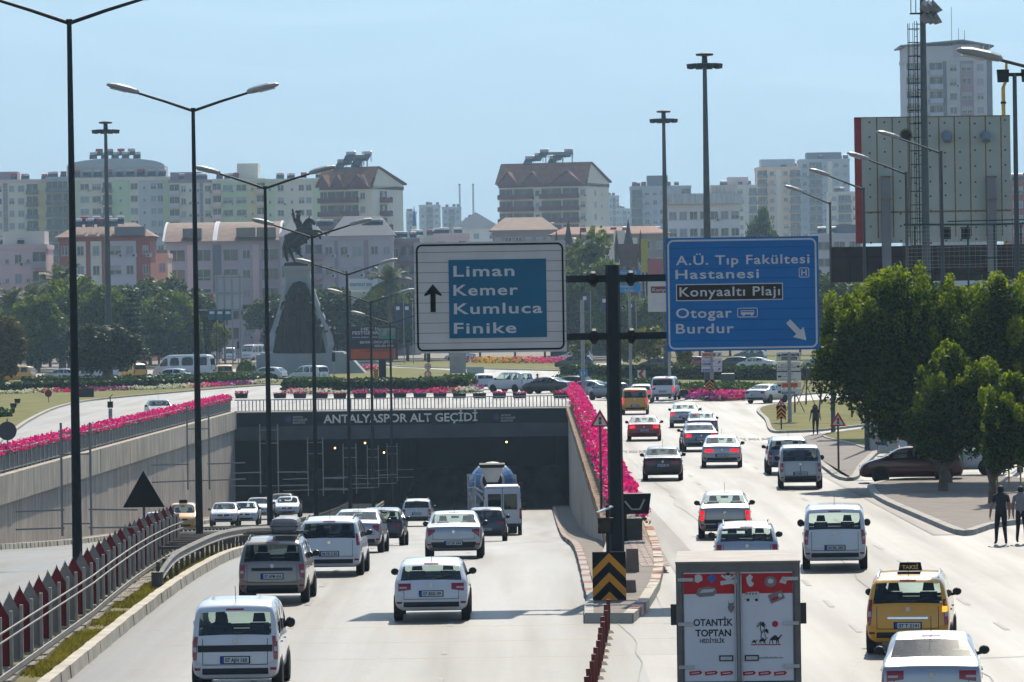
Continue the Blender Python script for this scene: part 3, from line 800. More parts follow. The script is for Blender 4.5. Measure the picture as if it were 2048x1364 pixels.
def lamp_post(label, base, top_z, arms, lean=0., r0=.13, r1=.06, frame=None, mat=None, group=None, headk=1.):
	"""arms: (sideways reach, rise, head yes/no)"""
	t = thing('street_lamp', label, 'street lamp', base, 0, group)
	H = top_z - base[2]; mat = mat or mPoleD
	b = MB().tube([(0, 0, -.2), (0, 0, .5), (0, 0, H)], [r0, r0 * .97, r1], 12)
	b.box(-r0 * 1.6, r0 * 1.6, -r0 * 1.6, r0 * 1.6, 0, .05)
	b.tube([(0, 0, H - .1), (0, 0, H + .02)], [r1 * 1.3, r1 * 1.3], 10)
	b.build('pole', mat, t, smooth=True)
	for dx, dz in arms:
		s = 1 if dx > 0 else -1
		MB().tube([(0, 0, H - .08), (dx * .5, 0, H + dz * .45), (dx, 0, H + dz)], [.05, .045, .04], 8).build('arm', mat, t, smooth=True)
		hd = link('lamp_head', HEAD, t, (dx - .05 * s, 0, H + dz), (0, -math.atan2(dz, abs(dx)) * .9, 0 if s > 0 else math.pi))
		hd.scale = (headk,) * 3
		link('lens', LENS, hd)
	if frame:
		zb, zt, arm, z1_, z2_ = frame
		b = MB()
		for s in (-1, 1):
			b.tube([(s * .36, -.03, zb), (s * .36, -.03, zt)], .03, 6)
			for z in (z1_, z2_):
				b.tube([(s * .3, -.08, z), (s * (.36 + arm), -.08, z + random.uniform(-.04, .04))], .025, 6)
		for z in (zb + .3, zt - .25, zb + (zt - zb) * .9 - .5):
			b.tube([(-.36, -.03, z), (.36, -.03, z)], .02, 6)
		b.build('banner_frame', MATS.get('frame_zinc') or M('frame_zinc', (.27, .27, .27), .6, .1, var=.1), t)
	return t
random.seed(4)
LP = [(160, 137, 40, 117.5), (400, 387, 217, 158), (537, 533, 373, 192), (630, 625, 472, 226), (697, 695, 547, 266), (743, 742, 603, 309), (783, 779, 645, 345)]
LLAB = ['nearest dark double-arm lamp post, standing behind the red and grey fence', 'double-arm lamp post at the end of the red and grey fence', 'third double-arm lamp post of the median, its heads above the horse statue base',
		'double-arm lamp post of the median seen against the monument pedestal', 'fifth double-arm lamp post, rising just beside the festival poster', 'sixth double-arm lamp post, crossing the festival poster',
		'farthest double-arm lamp post of the median, close to the portal']
for (bx, tx, ty, Y), lb in zip(LP, LLAB):
	base = A(bx, 900, Y); base = (A((bx + tx) / 2, 700, Y).x, Y, zr(Y) + .1)
	tp = A(tx, ty, Y)
	lamp_post(lb, base, tp.z, [(-1.85, .55), (1.85, .5)], frame=(1.8 - .0, 4.6, 1.15, 2.0, 2.45) if Y < 150 else (2.1, 4.9, 1.2, 2.4, 2.95), group='double-arm lamps of the median', r0=.135 if Y < 130 else .13)
RP = [(1880, 1882, 303, 214, 1.9), (1813, 1812, 345, 222, 1.75), (1733, 1727, 376, 235, 1.7), (1662, 1660, 405, 268, 1.6)]
RLAB = ['single-arm street lamp behind the dark fence net and big tree', 'single-arm street lamp in front of the ladder mast, above the ficus crown', 'single-arm street lamp with its foot beside the traffic light warning sign', 'single-arm street lamp beside the blue sign, foot near the walking woman']
for (bx, tx, ty, Y, arm), lb in zip(RP, RLAB):
	tp = A(tx, ty, Y)
	lamp_post(lb, (tp.x, Y, .1), tp.z, [(-arm, .62)], r0=.135, r1=.06, mat=mPole, group='single-arm lamps along the right pavement')
p = A(2000, 128, 112); lamp_post('single-arm street lamp at the picture edge with only its arm showing', (p.x + 2.4, 112, .1), p.z - .5, [(-2.4, .6)], mat=mPole, group='single-arm lamps along the right pavement')
p = A(2034, 3, 90); lamp_post('closest single-arm street lamp, just its head tip in the top corner', (p.x + 2.4, 90, .1), p.z - .5, [(-2.4, .6)], mat=mPole, group='single-arm lamps along the right pavement')
def high_mast(label, px, pytop, Y, w=1.):
	tp = A(px, pytop, Y); t = thing('high_mast', label, 'light mast', (tp.x, Y, 0))
	MB().tube([(0, 0, 0), (0, 0, tp.z)], [.42 * w, .16 * w], 14).build('pole', mPole, t, smooth=True)
	b = MB(); b.lathe([(.25, tp.z - 1.0), (1.05, tp.z - .95), (1.05, tp.z - .8), (.25, tp.z - .7), (.22, tp.z - .1), (.7, tp.z - .05), (.75, tp.z + .1), (.3, tp.z + .2)], 14)
	b.build('crown_ring', mDark, t)
	hm = MB().prism([(-.12, -.2), (.25, -.28), (.3, .1), (-.1, .14)], -.28, .28, f=lambda x, y, z: (x, z, y)).mesh('floodlight', mDark)
	for k in range(10):
		a = 2 * math.pi * k / 10
		link('floodlight', hm, t, (1.2 * math.cos(a) * w, 1.2 * math.sin(a) * w, tp.z - .85), (0, 0, a))
high_mast('tall grey light mast rising from behind the blue hospital sign', 1409, 110, 395)
high_mast('tall light mast standing just beside the upper edge of the blue sign', 1327, 224, 500)
high_mast('tall light mast above the palms and green trees', 211, 246, 512)
# ================================================================== sign gantry
GYP = 122.3
gp = A(1231, 900, GYP)
gan = thing('sign_gantry', 'dark steel gantry mast carrying a white and a blue road sign', 'gantry', (gp.x, GYP + .45, 0))
go = gan.location.copy()
tz = A(1231, 530, GYP + .45).z
b = MB().tube([(0, 0, 0), (0, 0, tz - .02)], [.205, .185], 8); b.lathe([(.19, tz - .02), (.21, tz)], 8); b.box(-.35, .35, -.35, .35, .0, .25); b.build('mast', mBeam, gan)
for py_ in (557, 672):
	z = A(1231, py_, GYP + .45).z
	L0 = A(1000, py_, GYP).x - gp.x; R0 = A(1500, py_, GYP).x - gp.x
	MB().box(L0, R0, -.09, .09, z - .09, z + .09).build('cross_beam', mBeam, gan)
	for sx in (-.5, .47):
		q = MB().lathe([(.08, sx - .13), (.2, sx - .05), (.2, sx + .05), (.08, sx + .13)], 8, (0, 0, z), axis='x')
		q.build('flange', mDark, gan)
def seams(m, mat_c):
	return m
mSignWh = M('white_sign_sheet', (.62, .60, .57), .5, var=.06, scale=1.3, dirt=.15)
mSeam = M('sign_joint', (.10, .10, .10), .6, var=.1)
mTxW = M('reflective_white', (.62, .62, .62), .45, var=.05, scale=4)
def panel_sign(name, label, x0, y0, x1, y1, Y, mats, r=.14):
	p0 = A(x0, y1, Y); p1 = A(x1, y0, Y); c = A((x0 + x1) / 2, (y0 + y1) / 2, Y)
	w = (x1 - x0) * Y / FPX; h = (y1 - y0) * Y / FPX
	t = thing(name, label, 'road sign', (c.x, Y, c.z))
	b = MB(); b.box(-w / 2, w / 2, 0, .05, -h / 2, h / 2); b.build('board', mats[0], t)
	return t, w, h
def rrect(w, h, r, n=6):
	out = []
	for cx, cy, a0 in ((w / 2 - r, h / 2 - r, 0), (-w / 2 + r, h / 2 - r, 90), (-w / 2 + r, -h / 2 + r, 180), (w / 2 - r, -h / 2 + r, 270)):
		for k in range(n + 1):
			a = R(a0 + 90 * k / n); out.append((cx + r * math.cos(a), cy + r * math.sin(a)))
	return out
def outline(w, h, r, t, d=.004):
	o = rrect(w, h, r); i = rrect(w - 2 * t, h - 2 * t, max(.01, r - t)); b = MB(); n = len(o)
	for k in range(n):
		j = (k + 1) % n
		b.face([(o[k][0], -d, o[k][1]), (o[j][0], -d, o[j][1]), (i[j][0], -d, i[j][1]), (i[k][0], -d, i[k][1])])
	return b
def plate(pts, d=.006):
	b = MB(); b.face([(x, -d, z) for x, z in pts]); return b
def rel(t, Y):
	"""pixel -> coordinates on the board of sign t"""
	def f(px, py):
		p = A(px, py, Y); return (p.x - t.location.x, p.z - t.location.z)
	return f
YS = GYP
sw, w, h = panel_sign('direction_sign', 'white road sign with blue field listing Liman, Kemer, Kumluca and Finike', 829, 483, 1132, 705, YS, [mSignWh])
outline(w - .1, h - .1, .16, .05).build('border', mBlack, sw)
b = MB()
for k in range(1, 11): z = -h / 2 + h * k / 11; b.box(-w / 2, w / 2, -.0022, 0, z - .006, z + .006)
b.build('joints', mSeam, sw)
f = rel(sw, YS)
pw_, ph_ = 195 * YS / FPX, 157 * YS / FPX; c = f(995.5, 597)
b = MB(); b.box(c[0] - pw_ / 2, c[0] + pw_ / 2, -.012, -.0025, c[1] - ph_ / 2, c[1] + ph_ / 2); b.build('blue_field', mBlueL, sw)
for s_, x, y, ww in (('Liman', 907, 553, 122), ('Kemer', 907, 591, 129), ('Kumluca', 908, 628, 177), ('Finike', 908, 667, 125)):
	wtext(s_, x, y, ww, 22, YS, mTxW, sw, bold=.018, space=1.12, dy=.016)
ar = [(-.07, -.36), (.07, -.36), (.07, .12), (.22, .06), (.235, .1), (0, .38), (-.235, .1), (-.22, .06), (-.07, .12)]
c = f(866, 597); plate([(c[0] + x * .97, c[1] + z * .97) for x, z in ar]).build('arrow', mBlack, sw)
sb, w, h = panel_sign('direction_sign', 'blue road sign with A.Ü. Tıp Fakültesi Hastanesi, Otogar and Burdur', 1332, 474, 1638, 701, YS, [mBlue])
outline(w - .1, h - .1, .16, .045).build('border', mTxW, sb)
b = MB()
for k in range(1, 11): z = -h / 2 + h * k / 11; b.box(-w / 2, w / 2, -.0022, 0, z - .005, z + .005)
b.build('joints', M('blue_joint', (.004, .05, .18), .6, var=.1), sb)
f = rel(sb, YS)
for s_, x, y, ww, cp in (('A.Ü. Tıp Fakültesi', 1352, 530, 267, 19), ('Hastanesi', 1351, 558, 167, 19), ('Otogar', 1352, 636, 112, 20), ('Burdur', 1352, 667, 116, 20)):
	wtext(s_, x, y, ww, cp, YS, mTxW, sb, bold=.016, space=1.12, dy=.008)
kk = YS / FPX
c = f(1459, 584); b = MB(); b.box(c[0] - 107 * kk, c[0] + 107 * kk, -.008, -.0025, c[1] - 17 * kk, c[1] + 17 * kk); b.build('white_edge', mTxW, sb)
b = MB(); b.box(c[0] - 105 * kk, c[0] + 105 * kk, -.012, -.0085, c[1] - 15 * kk, c[1] + 15 * kk); b.build('brown_field', M('sign_dark_brown', (.025, .018, .016), .4, var=.1), sb)
wtext('Konyaaltı Plajı', 1359, 593, 201, 19, YS, mTxW, sb, bold=.014, space=1.1, dy=.017)
c = f(1608, 545); q = outline(21 * kk, 20 * kk, .04, .02); q.build('hospital_frame', mTxW, sb, (c[0], -.004, c[1]))
wtext('H', 1608, 551, 11, 13, YS, mTxW, sb, 'CENTER', bold=.02, dy=.008)
c = f(1495, 625); outline(41 * kk, 19 * kk, .04, .02).build('bus_frame', mTxW, sb, (c[0], -.004, c[1]))
b = MB(); b.face([(-.17, -.004, -.05), (.17, -.004, -.05), (.17, -.004, .06), (-.17, -.004, .06)])
for k in range(7): b.box(-.155 + k * .045, -.12 + k * .045, -.007, -.005, .005, .045, 1)
for x in (-.1, .11): b.lathe([(.032, -.008), (.032, -.004)], 10, (x, 0, -.055), 0, 'y')
b.build('bus_symbol', [mTxW, mBlue], sb, (c[0], -.002, c[1]))
c = f(1594, 661); a = R(-47)
ar2 = [(-.33, -.075), (.05, -.075), (.05, -.19), (.35, 0), (.05, .19), (.05, .075), (-.33, .075)]
plate([(c[0] + x * math.cos(a) - z * math.sin(a), c[1] + x * math.sin(a) + z * math.cos(a)) for x, z in ar2], .008).build('arrow', mTxW, sb)
# ================================================================== island of the gantry
ISL = [G(1169, 1246), G(1266, 1246), G(1296, 1218), G(1318, 1180), G(1326, 1145), G(1320, 1105), G(1303, 1062), G(1290, 1025), Vector((4.35, 182, 0)), Vector((5.0, 270, 0)), Vector((5.9, 380, 0)), Vector((4.9, 383, 0)), Vector((3.55, 200, 0)), Vector((3.2, 152, 0)), Vector((2.95, 150, 0)), Vector((2.6, 140, 0)), Vector((2.2, 126, 0)), Vector((1.66, 115, 0))]
pl = [Vector((p[0], p[1], 0)) for p in ISL]
island('pavement', mPave, pl, h=.2, kw=.22, soft=False)
kb = MB(); random.seed(2)                         # single kerb stones, faded red and bare
for a, b_ in zip(pl[:7], pl[1:8]):
	d = b_ - a; n = max(1, int(d.length / .8)); u = d.normalized(); nn = Vector((-u.y, u.x, 0))
	for i in range(n):
		s0 = a + d * (i / n) + u * .015; s1 = a + d * ((i + 1) / n) - u * .015
		P = [s0 - nn * .02, s1 - nn * .02, s1 + nn * .24, s0 + nn * .24]
		kb.hexa([(p.x, p.y, -.02) for p in P] + [(p.x, p.y, .225 + random.uniform(-.01, .015)) for p in P], 1 if random.random() < .3 else 0)
tag(kb.build('kerb', [mKerbY, mKerbR]), kind='structure')
mBrick = M('paving_brick', (.40, .30, .24), .85, var=.2, scale=1.5, world_co=True)
b = MB(); random.seed(3)
for i in range(70):
	for j in range(5):
		y = 131 + i * .62; x = 3.45 + (y - 131) * .002 + j * .2 + (.0 if i % 2 else .03)
		if x > 4.2: continue
		b.box(x, x + .18, y, y + .58, .18, .197 + random.uniform(0, .006))
tag(b.build('brick_paving', mBrick), kind='structure')
for px_, Yq, wd, hh, lb in ((1265, 128.5, .36, .62, 'square brown concrete block on the island beyond the gantry mast'), (1261, 119.3, .28, .3, 'low grey concrete block at the foot of the gantry mast')):
	p = A(px_, 1150, Yq); o = MB().hexa([(-wd / 2, -.2, 0), (wd / 2, -.2, 0), (wd / 2, .2, 0), (-wd / 2, .2, 0), (-wd / 2 + .02, -.18, hh), (wd / 2 - .02, -.18, hh), (wd / 2 - .02, .18, hh), (-wd / 2 + .02, .18, hh)]).build('concrete_block', M('brown_concrete', (.20, .155, .125), .9, var=.2, scale=4), loc=(p.x, Yq, .19))
	tag(o, lb, 'concrete block')
Yc = 116.
c = A(1218.5, 1154, Yc); t = thing('chevron_marker', 'black and orange chevron board with a warning lamp and solar panel above', 'road marker', (c.x, Yc, .19))
zc = c.z - .19; ww, hh = 67 * Yc / FPX, 101 * Yc / FPX
MB().tube([(-.02, .06, 0), (-.02, .06, A(1218, 1010, Yc).z - .19)], .045, 8).build('post', mDark, t)
MB().box(-ww / 2, ww / 2, -.02, .015, zc - hh / 2, zc + hh / 2).build('board', mBlack, t)
def chev(z, clip0, clip1):
	"""an upward V band cut to the board"""
	top = [(-ww / 2, z - ww / 2), (0, z), (ww / 2, z - ww / 2)]; th = .215
	return [(-ww / 2, z - ww / 2), (0, z), (ww / 2, z - ww / 2), (ww / 2, z - ww / 2 - th), (0, z - th), (-ww / 2, z - ww / 2 - th)]
for z in (zc + hh / 2 - .03, zc + hh / 2 - .5):
	b = MB(); b.face([(x, -.024, q) for x, q in chev(z, 0, 0)]); b.build('chevron', mOrange, t)
b = MB(); z = zc + hh / 2 - .97; k = z - (zc - hh / 2); b.face([(-k, -.024, zc - hh / 2), (0, -.024, z), (k, -.024, zc - hh / 2)]); b.build('chevron', mOrange, t)
z = A(1210, 1051, Yc).z - .19
q = MB().box(-.19, .19, -.12, .1, z - .19, z + .19); q.build('lamp_box', mDark, t, (-.07, -.02, 0))
MB().lathe([(.16, -.16), (.17, -.12)], 18, (0, 0, 0), 0, 'y').build('lamp_lens', M('dark_lens', (.02, .015, .01), .2), t, (-.09, -.02, z))
z = A(1210, 1017, Yc).z - .19
MB().bar((-.32, -.05, -.09), (.03, .02, .05), .3, .03).build('solar_panel', M('solar_cells', (.5, .5, .5), .3, .3, var=.05), t, (.06, 0, z))
mDel = M('delineator_red', (.20, .03, .022), .6, var=.25, scale=5, dirt=.3, dirtc=(.1, .05, .04))
mDelB = M('delineator_foot', (.55, .42, .25), .7, var=.25, scale=5, dirt=.3)
DB = [(1221, 1266), (1218, 1278), (1215.5, 1291), (1211.5, 1304), (1209.5, 1316), (1207, 1329), (1203.5, 1343), (1199.8, 1358), (1196, 1373), (1193, 1388), (1189.5, 1404), (1186, 1421), (1183, 1438), (1179, 1456)]
dl = ['closest to the concrete nose of the island', 'second from the concrete nose', 'third from the concrete nose', 'fourth from the concrete nose', 'fifth from the concrete nose', 'sixth from the concrete nose', 'seventh from the concrete nose', 'eighth from the concrete nose', 'ninth from the concrete nose', 'tenth from the concrete nose', 'eleventh from the concrete nose', 'twelfth from the concrete nose', 'thirteenth from the concrete nose', 'last one before the lower picture edge']
proto = None
for (px_, py_), s_ in zip(DB, dl):
	p = G(px_ - 5, py_)
	if proto is None:
		proto = thing('delineator_post', 'x', 'road post', p, 0, 'red delineator posts dividing the lanes')
		MB().tube([(0, 0, .04), (0, 0, .42), (0, 0, .43), (0, 0, .62), (0, 0, .63), (0, 0, .76)], [.048, .047, .052, .052, .047, .047], 12).build('post', mDel, proto, smooth=True)
		MB().hexa([(-.1, -.2, 0), (.14, -.2, 0), (.14, .2, 0), (-.1, .2, 0), (-.05, -.1, .07), (.09, -.1, .07), (.09, .1, .07), (-.05, .1, .07)]).build('foot', mDelB, proto)
		o = proto
	else: o = copy_tree(proto)
	o.location = p; o.rotation_euler = (R(random.uniform(-2, 2)), R(random.uniform(-3, 3)), 0)
	o['label'] = 'red flexible lane post, ' + s_
# ================================================================== vehicles
def paint(name, c, metal=0., rough=.32):
	return M('paint_' + name, c, rough, metal, var=.04, scale=2.2, spec=.5, coat=.7, dirt=.12, dirtc=tuple(.7 * q + .03 for q in c))
PAINT = {'white': paint('white', (.68, .69, .71)), 'silver': paint('silver', (.42, .43, .45), .55), 'grey': paint('grey', (.20, .20, .21), .5), 'bronze': paint('bronze', (.27, .235, .20), .5),
         'dark': paint('dark', (.018, .022, .032), .2), 'navy': paint('navy', (.02, .032, .055), .25), 'black': paint('black', (.008, .008, .009)), 'red': paint('red', (.42, .012, .02)), 'maroon': paint('maroon', (.085, .01, .016), .2),
         'yellow': paint('yellow', (.80, .36, .006)), 'brownblack': paint('brownblack', (.022, .012, .010), .1), 'lightgrey': paint('lightgrey', (.45, .45, .44), .2), 'bluegrey': paint('bluegrey', (.16, .19, .25), .5), 'beige': paint('beige', (.40, .375, .34), .45), 'teal': paint('teal', (.06, .10, .11), .4)}
gClear = glass('glass_clear', (.80, .90, .86))
gGreen = glass('glass_green', (.66, .78, .73))
gTint = glass('glass_privacy', (.06, .075, .08))
gDark = glass('glass_dark', (.16, .20, .21))
mTail = M('tail_light_red', (.33, .008, .014), .15, var=.1, coat=.8)
mTailL = M('tail_light_lit', (.6, .01, .02), .15, var=0, emit=(1., .008, .015), estr=1.0)
mTailW = M('tail_light_white', (.5, .45, .45), .15, var=.05, coat=.8)
mAmber = M('amber_light', (.7, .25, .02), .2, var=0, emit=(1., .35, .02), estr=1.5)
mHeadL = M('headlight_glass', (.45, .48, .5), .08, .2, var=.1, coat=1.)
mChrome = M('chrome', (.75, .76, .78), .12, 1., var=.03)
mTrim = M('black_trim', (.022, .023, .025), .45, var=.1)
mInt = M('cabin_dark', (.022, .023, .025), .8, var=.15, scale=4)
mRim = M('rim_alloy', (.30, .30, .31), .35, .7, var=.1)
mPlate = M('plate_white', (.62, .63, .64), .5, var=.04)
mPlateB = M('plate_blue', (.02, .08, .45), .5, var=.04)
mGap = M('panel_gap', (.03, .03, .032), .8, var=.1)
KIND = {
 'hatch': dict(L=4.25, W=1.78, H=1.46, gc=.24, belt=.95, rr=.80, tail=[(0, .62), (.02, .80), (.07, .95)], g=(.10, .99, .50, 1.32), roof=[(.60, 1.375), (1.3, 1.455), (2.2, 1.45), (2.6, 1.40)], ws=(3.3, 1.02), nose=[(3.4, 1.0), (3.9, .87), (4.15, .72), (4.25, .5)], sw=[(.75, 1.55), (1.64, 2.85)], wheels=(.78, 3.38)),
 'sedan': dict(L=4.5, W=1.78, H=1.45, gc=.23, belt=.94, rr=.77, tail=[(0, .66), (.02, .86), (.07, .985), (.2, 1.03), (.7, 1.07)], g=(.78, 1.085, 1.42, 1.36), roof=[(1.52, 1.395), (2.1, 1.45), (2.6, 1.43), (2.85, 1.38)], ws=(3.5, 1.0), nose=[(3.6, .98), (4.1, .86), (4.38, .72), (4.5, .5)], sw=[(1.3, 2.06), (2.14, 3.05)], wheels=(.95, 3.6)),
 'mpv': dict(L=4.5, W=1.82, H=1.7, gc=.25, belt=1.06, rr=.82, tail=[(0, .60), (.02, .84), (.06, 1.04)], g=(.08, 1.09, .32, 1.53), roof=[(.44, 1.61), (1.2, 1.70), (2.2, 1.69), (2.75, 1.6)], ws=(3.55, 1.1), nose=[(3.65, 1.08), (4.1, .95), (4.4, .75), (4.5, .52)], sw=[(.55, 1.3), (1.38, 2.2), (2.28, 3.2)], wheels=(.85, 3.6)),
 'van': dict(L=4.2, W=1.75, H=1.78, gc=.25, belt=1.09, rr=.88, tail=[(0, .58), (.02, .85), (.05, 1.08)], g=(.06, 1.12, .17, 1.58), roof=[(.25, 1.69), (.7, 1.77), (2.3, 1.77), (2.55, 1.7)], ws=(3.2, 1.15), nose=[(3.3, 1.12), (3.8, .98), (4.1, .75), (4.2, .5)], sw=[(.42, 1.2), (1.3, 2.0), (2.1, 2.95)], wheels=(.82, 3.38)),
 'suv': dict(L=4.4, W=1.84, H=1.67, gc=.32, belt=1.07, rr=.81, tail=[(0, .70), (.02, .90), (.07, 1.07)], g=(.10, 1.11, .42, 1.49), roof=[(.52, 1.555), (1.3, 1.66), (2.2, 1.65), (2.65, 1.58)], ws=(3.35, 1.14), nose=[(3.45, 1.11), (4.0, 1.0), (4.3, .82), (4.4, .58)], sw=[(.6, 1.4), (1.5, 2.2), (2.3, 3.0)], wheels=(.82, 3.5)),
 'minibus': dict(L=6., W=2.0, H=2.6, gc=.3, belt=1.38, rr=.88, tail=[(0, .6), (.02, .95), (.04, 1.35)], g=(.05, 1.42, .11, 2.15), roof=[(.2, 2.48), (.5, 2.59), (4.3, 2.58), (4.65, 2.44)], ws=(5.3, 1.5), nose=[(5.38, 1.46), (5.75, 1.15), (5.93, .85), (6, .55)], sw=[(.4, 1.6), (1.75, 3.0), (3.15, 4.2), (4.35, 5.1)], wheels=(1.25, 4.95)),
}
def stations(k, L, W, H):
	K = KIND[k]; fy, fz, w2 = L / K['L'], H / K['H'], W / 2
	pts = [(y, z, 0) for y, z in K['tail']]
	g = K['g']; pts += [(g[0], g[1], 1), (g[2], g[3], 0)]
	rf = K['roof']; pts += [(y, z, 0) for y, z in rf[:-1]] + [(rf[-1][0], rf[-1][1], 2)]
	pts += [(K['ws'][0], K['ws'][1], 0)] + [(y, z, 0) for y, z in K['nose']]
	ys = sorted(set([p[0] for p in pts] + [y for s in K['sw'] for y in s] + [K['roof'][1][0] * .5 + K['roof'][2][0] * .5, (rf[-1][0] + K['ws'][0]) / 2]))
	py = [p[0] for p in pts]; pz = [p[1] for p in pts]
	out = []
	for y in ys:
		zt = float(np.interp(y, py, pz))
		top = 0
		if g[0] - 1e-6 <= y < g[2] - 1e-6: top = 1
		if rf[-1][0] - 1e-6 <= y < K['ws'][0] - 1e-6: top = 2
		side = any(a - 1e-6 <= y < b - 1e-6 for a, b in K['sw'])
		zb = min(K['belt'] - .05 * y / K['L'], zt - .03)
		u = y; v = K['L'] - y
		w = float(np.interp(u, [0, .03, .12, .5], [.93, .965, .985, 1.])) * float(np.interp(v, [0, .12, .45, 1.2], [.74, .88, .965, 1.]))
		zl = K['gc'] + float(np.interp(u, [0, .06, .3], [.14, .04, 0])) + float(np.interp(v, [0, .1, .3], [.1, .03, 0]))
		hf = K['H'] - K['belt']
		out.append((y * fy, zl * fz, zb * fz, zt * fz, w * w2, top, side, max(0, min(1, (zt - zb) / hf)), K['rr']))
	return out
def ring(s):
	y, zl, zb, zt, w, top, side, q, rr = s
	h = zt - zb; wr = w * (1 + (rr - 1) * q ** .9) * (1 if q > .15 else .97)
	k = min(1, h / .25)
	half = [(0, zl), (.78 * w, zl), (.955 * w, zl + .09), (w, zl + (zb - zl) * .5), (.985 * w, zb - .05), (.965 * w, zb + .03 * k),
			(wr + .02 * q, zb + h * (1 - .17 * k)), (wr - .06, zb + h * (1 - .045 * k)), (.89 * wr, zt - .004), (.45 * wr, zt + .012), (0, zt + .016)]
	return [Vector((x, y, z)) for x, z in half] + [Vector((-x, y, z)) for x, z in half[-2:0:-1]]
_shell_cache = {}
def shell(kind, L, W, H, lvl):
	key = (kind, round(L, 2), round(W, 2), round(H, 2), lvl)
	if key in _shell_cache: return _shell_cache[key]
	st = stations(kind, L, W, H); bm = bmesh.new(); rows = [[bm.verts.new(p) for p in ring(s)] for s in st]
	n = len(rows[0]); cr = bm.edges.layers.float.new('crease_edge')
	for i in range(len(rows) - 1):
		for k in range(n):
			f = bm.faces.new((rows[i][k], rows[i][(k + 1) % n], rows[i + 1][(k + 1) % n], rows[i + 1][k]))
			mi = 0
			if st[i][5] in (1, 2) and 8 <= k <= 11: mi = st[i][5]
			if st[i][6] and k == 5: mi = 3
			if st[i][6] and k == 14: mi = 4
			f.material_index = mi
	bm.faces.new(rows[0][::-1]); bm.faces.new(rows[-1])
	for e in bm.edges:
		fs = e.link_faces
		if len(fs) == 2 and fs[0].material_index != fs[1].material_index: e[cr] = .5
		elif len(fs) == 2 and len(fs[0].verts) != len(fs[1].verts): e[cr] = .35
	for i in range(len(rows) - 1):               # keep the pressed edges of the sheet metal
		for k, c in ((1, .6), (2, .3), (5, .35), (7, .45)):
			for kk in (k, n - k):
				e = bm.edges.get((rows[i][kk], rows[i + 1][kk]))
				if e: e[cr] = max(e[cr], c)
	for i in range(1, min(9, len(rows))):
		for k in range(4, 16):
			e = bm.edges.get((rows[i][k], rows[i][k + 1]))
			if e and (st[i][5] == 1 or st[i - 1][5] == 1): e[cr] = max(e[cr], .55)
			elif e and i <= 2: e[cr] = max(e[cr], .3)
	bmesh.ops.recalc_face_normals(bm, faces=bm.faces)
	me = bpy.data.meshes.new('s'); bm.to_mesh(me); bm.free()
	for _ in range(5): me.materials.append(None)
	o = bpy.data.objects.new('s', me); col.objects.link(o)
	md = o.modifiers.new('s', 'SUBSURF'); md.levels = lvl; md.render_levels = lvl
	dg = bpy.context.evaluated_depsgraph_get()
	me2 = bpy.data.meshes.new_from_object(o.evaluated_get(dg))
	bpy.data.objects.remove(o); bpy.data.meshes.remove(me)
	V = [v.co.copy() for v in me2.vertices]; F = [(tuple(p.vertices), p.material_index) for p in me2.polygons]
	bvh = BVHTree.FromPolygons(V, [f for f, _ in F])
	parts = {}
	for mi in range(5):
		fs = [f for f, m in F if m == mi]
		ids = {}; vv = []; ff = []
		for f in fs:
			g = []
			for i in f:
				if i not in ids: ids[i] = len(vv); vv.append(tuple(V[i]))
				g.append(ids[i])
			ff.append(g)
		parts[mi] = (vv, ff)
	bpy.data.meshes.remove(me2)
	_shell_cache[key] = (parts, bvh, st)
	return _shell_cache[key]
def decal(bvh, quads, mats, front=False, L=0, n=4, off=.008, dirv=None):
	"""patches laid on the body: quads of four (x,z) corners"""
	b = MB()
	for q, m in quads:
		grid = []
		for i in range(n + 1):
			row = []
			for j in range(n + 1):
				u, v = i / n, j / n
				x = (q[0][0] * (1 - u) + q[1][0] * u) * (1 - v) + (q[3][0] * (1 - u) + q[2][0] * u) * v
				z = (q[0][1] * (1 - u) + q[1][1] * u) * (1 - v) + (q[3][1] * (1 - u) + q[2][1] * u) * v
				for t in range(8):
					if front: h = bvh.ray_cast(Vector((x, L + 2, z)), Vector((0, -1, 0)))
					else: h = bvh.ray_cast(Vector((x, -2, z)), Vector((0, 1, 0)))
					if h[0] is not None: break
					x *= .985
				if h[0] is None: h = (Vector((x, L if front else 0, z)),)
				row.append(Vector((h[0].x, h[0].y + (off if front else -off), h[0].z)))
			grid.append(row)
		for i in range(n):
			for j in range(n):
				b.face([grid[i][j], grid[i + 1][j], grid[i + 1][j + 1], grid[i][j + 1]], m)
	return b
def quad(x0, x1, z0, z1, dx=0.): return [(x0, z0), (x1, z0), (x1 + dx, z1), (x0 + dx, z1)]
_wheel = {}
def wheel_mesh(r):
	r = round(r, 2)
	if r not in _wheel:
		a = MB().lathe([(r * .62, -.1), (r * .93, -.105), (r, -.07), (r, .07), (r * .93, .105), (r * .62, .1)], 24, axis='x').mesh('tyre', mRubber, True)
		b = MB(); b.lathe([(r * .12, -.085), (r * .6, -.06), (r * .66, -.1), (r * .66, .1), (r * .6, .06), (r * .12, .085)], 20, axis='x')
		for k in range(5):
			t = 2 * math.pi * k / 5
			for sx in (-.09, .06): b.box(sx, sx + .03, -.03, .03, 0, .01)
		_wheel[r] = (a, b.mesh('rim', mRim, True))
	return _wheel[r]
LIGHTS = {  # inner and outer edge as shares of half the width, lower and upper edge as shares of the belt height
 'vert': [(.77, .985, .64, .97)], 'tall': [(.83, .985, .60, 1.02)], 'mid': [(.54, .98, .77, .98)], 'wide': [(.42, .98, .74, .92)], 'slim': [(.50, .985, .76, .90)], 'tri': [(.64, .985, .66, .98)], 'fiesta': [(.81, .985, .66, 1.03)], 'high': [(.82, .985, .84, 1.16)], 'lodgy': [(.83, .985, .60, 1.12)],
}
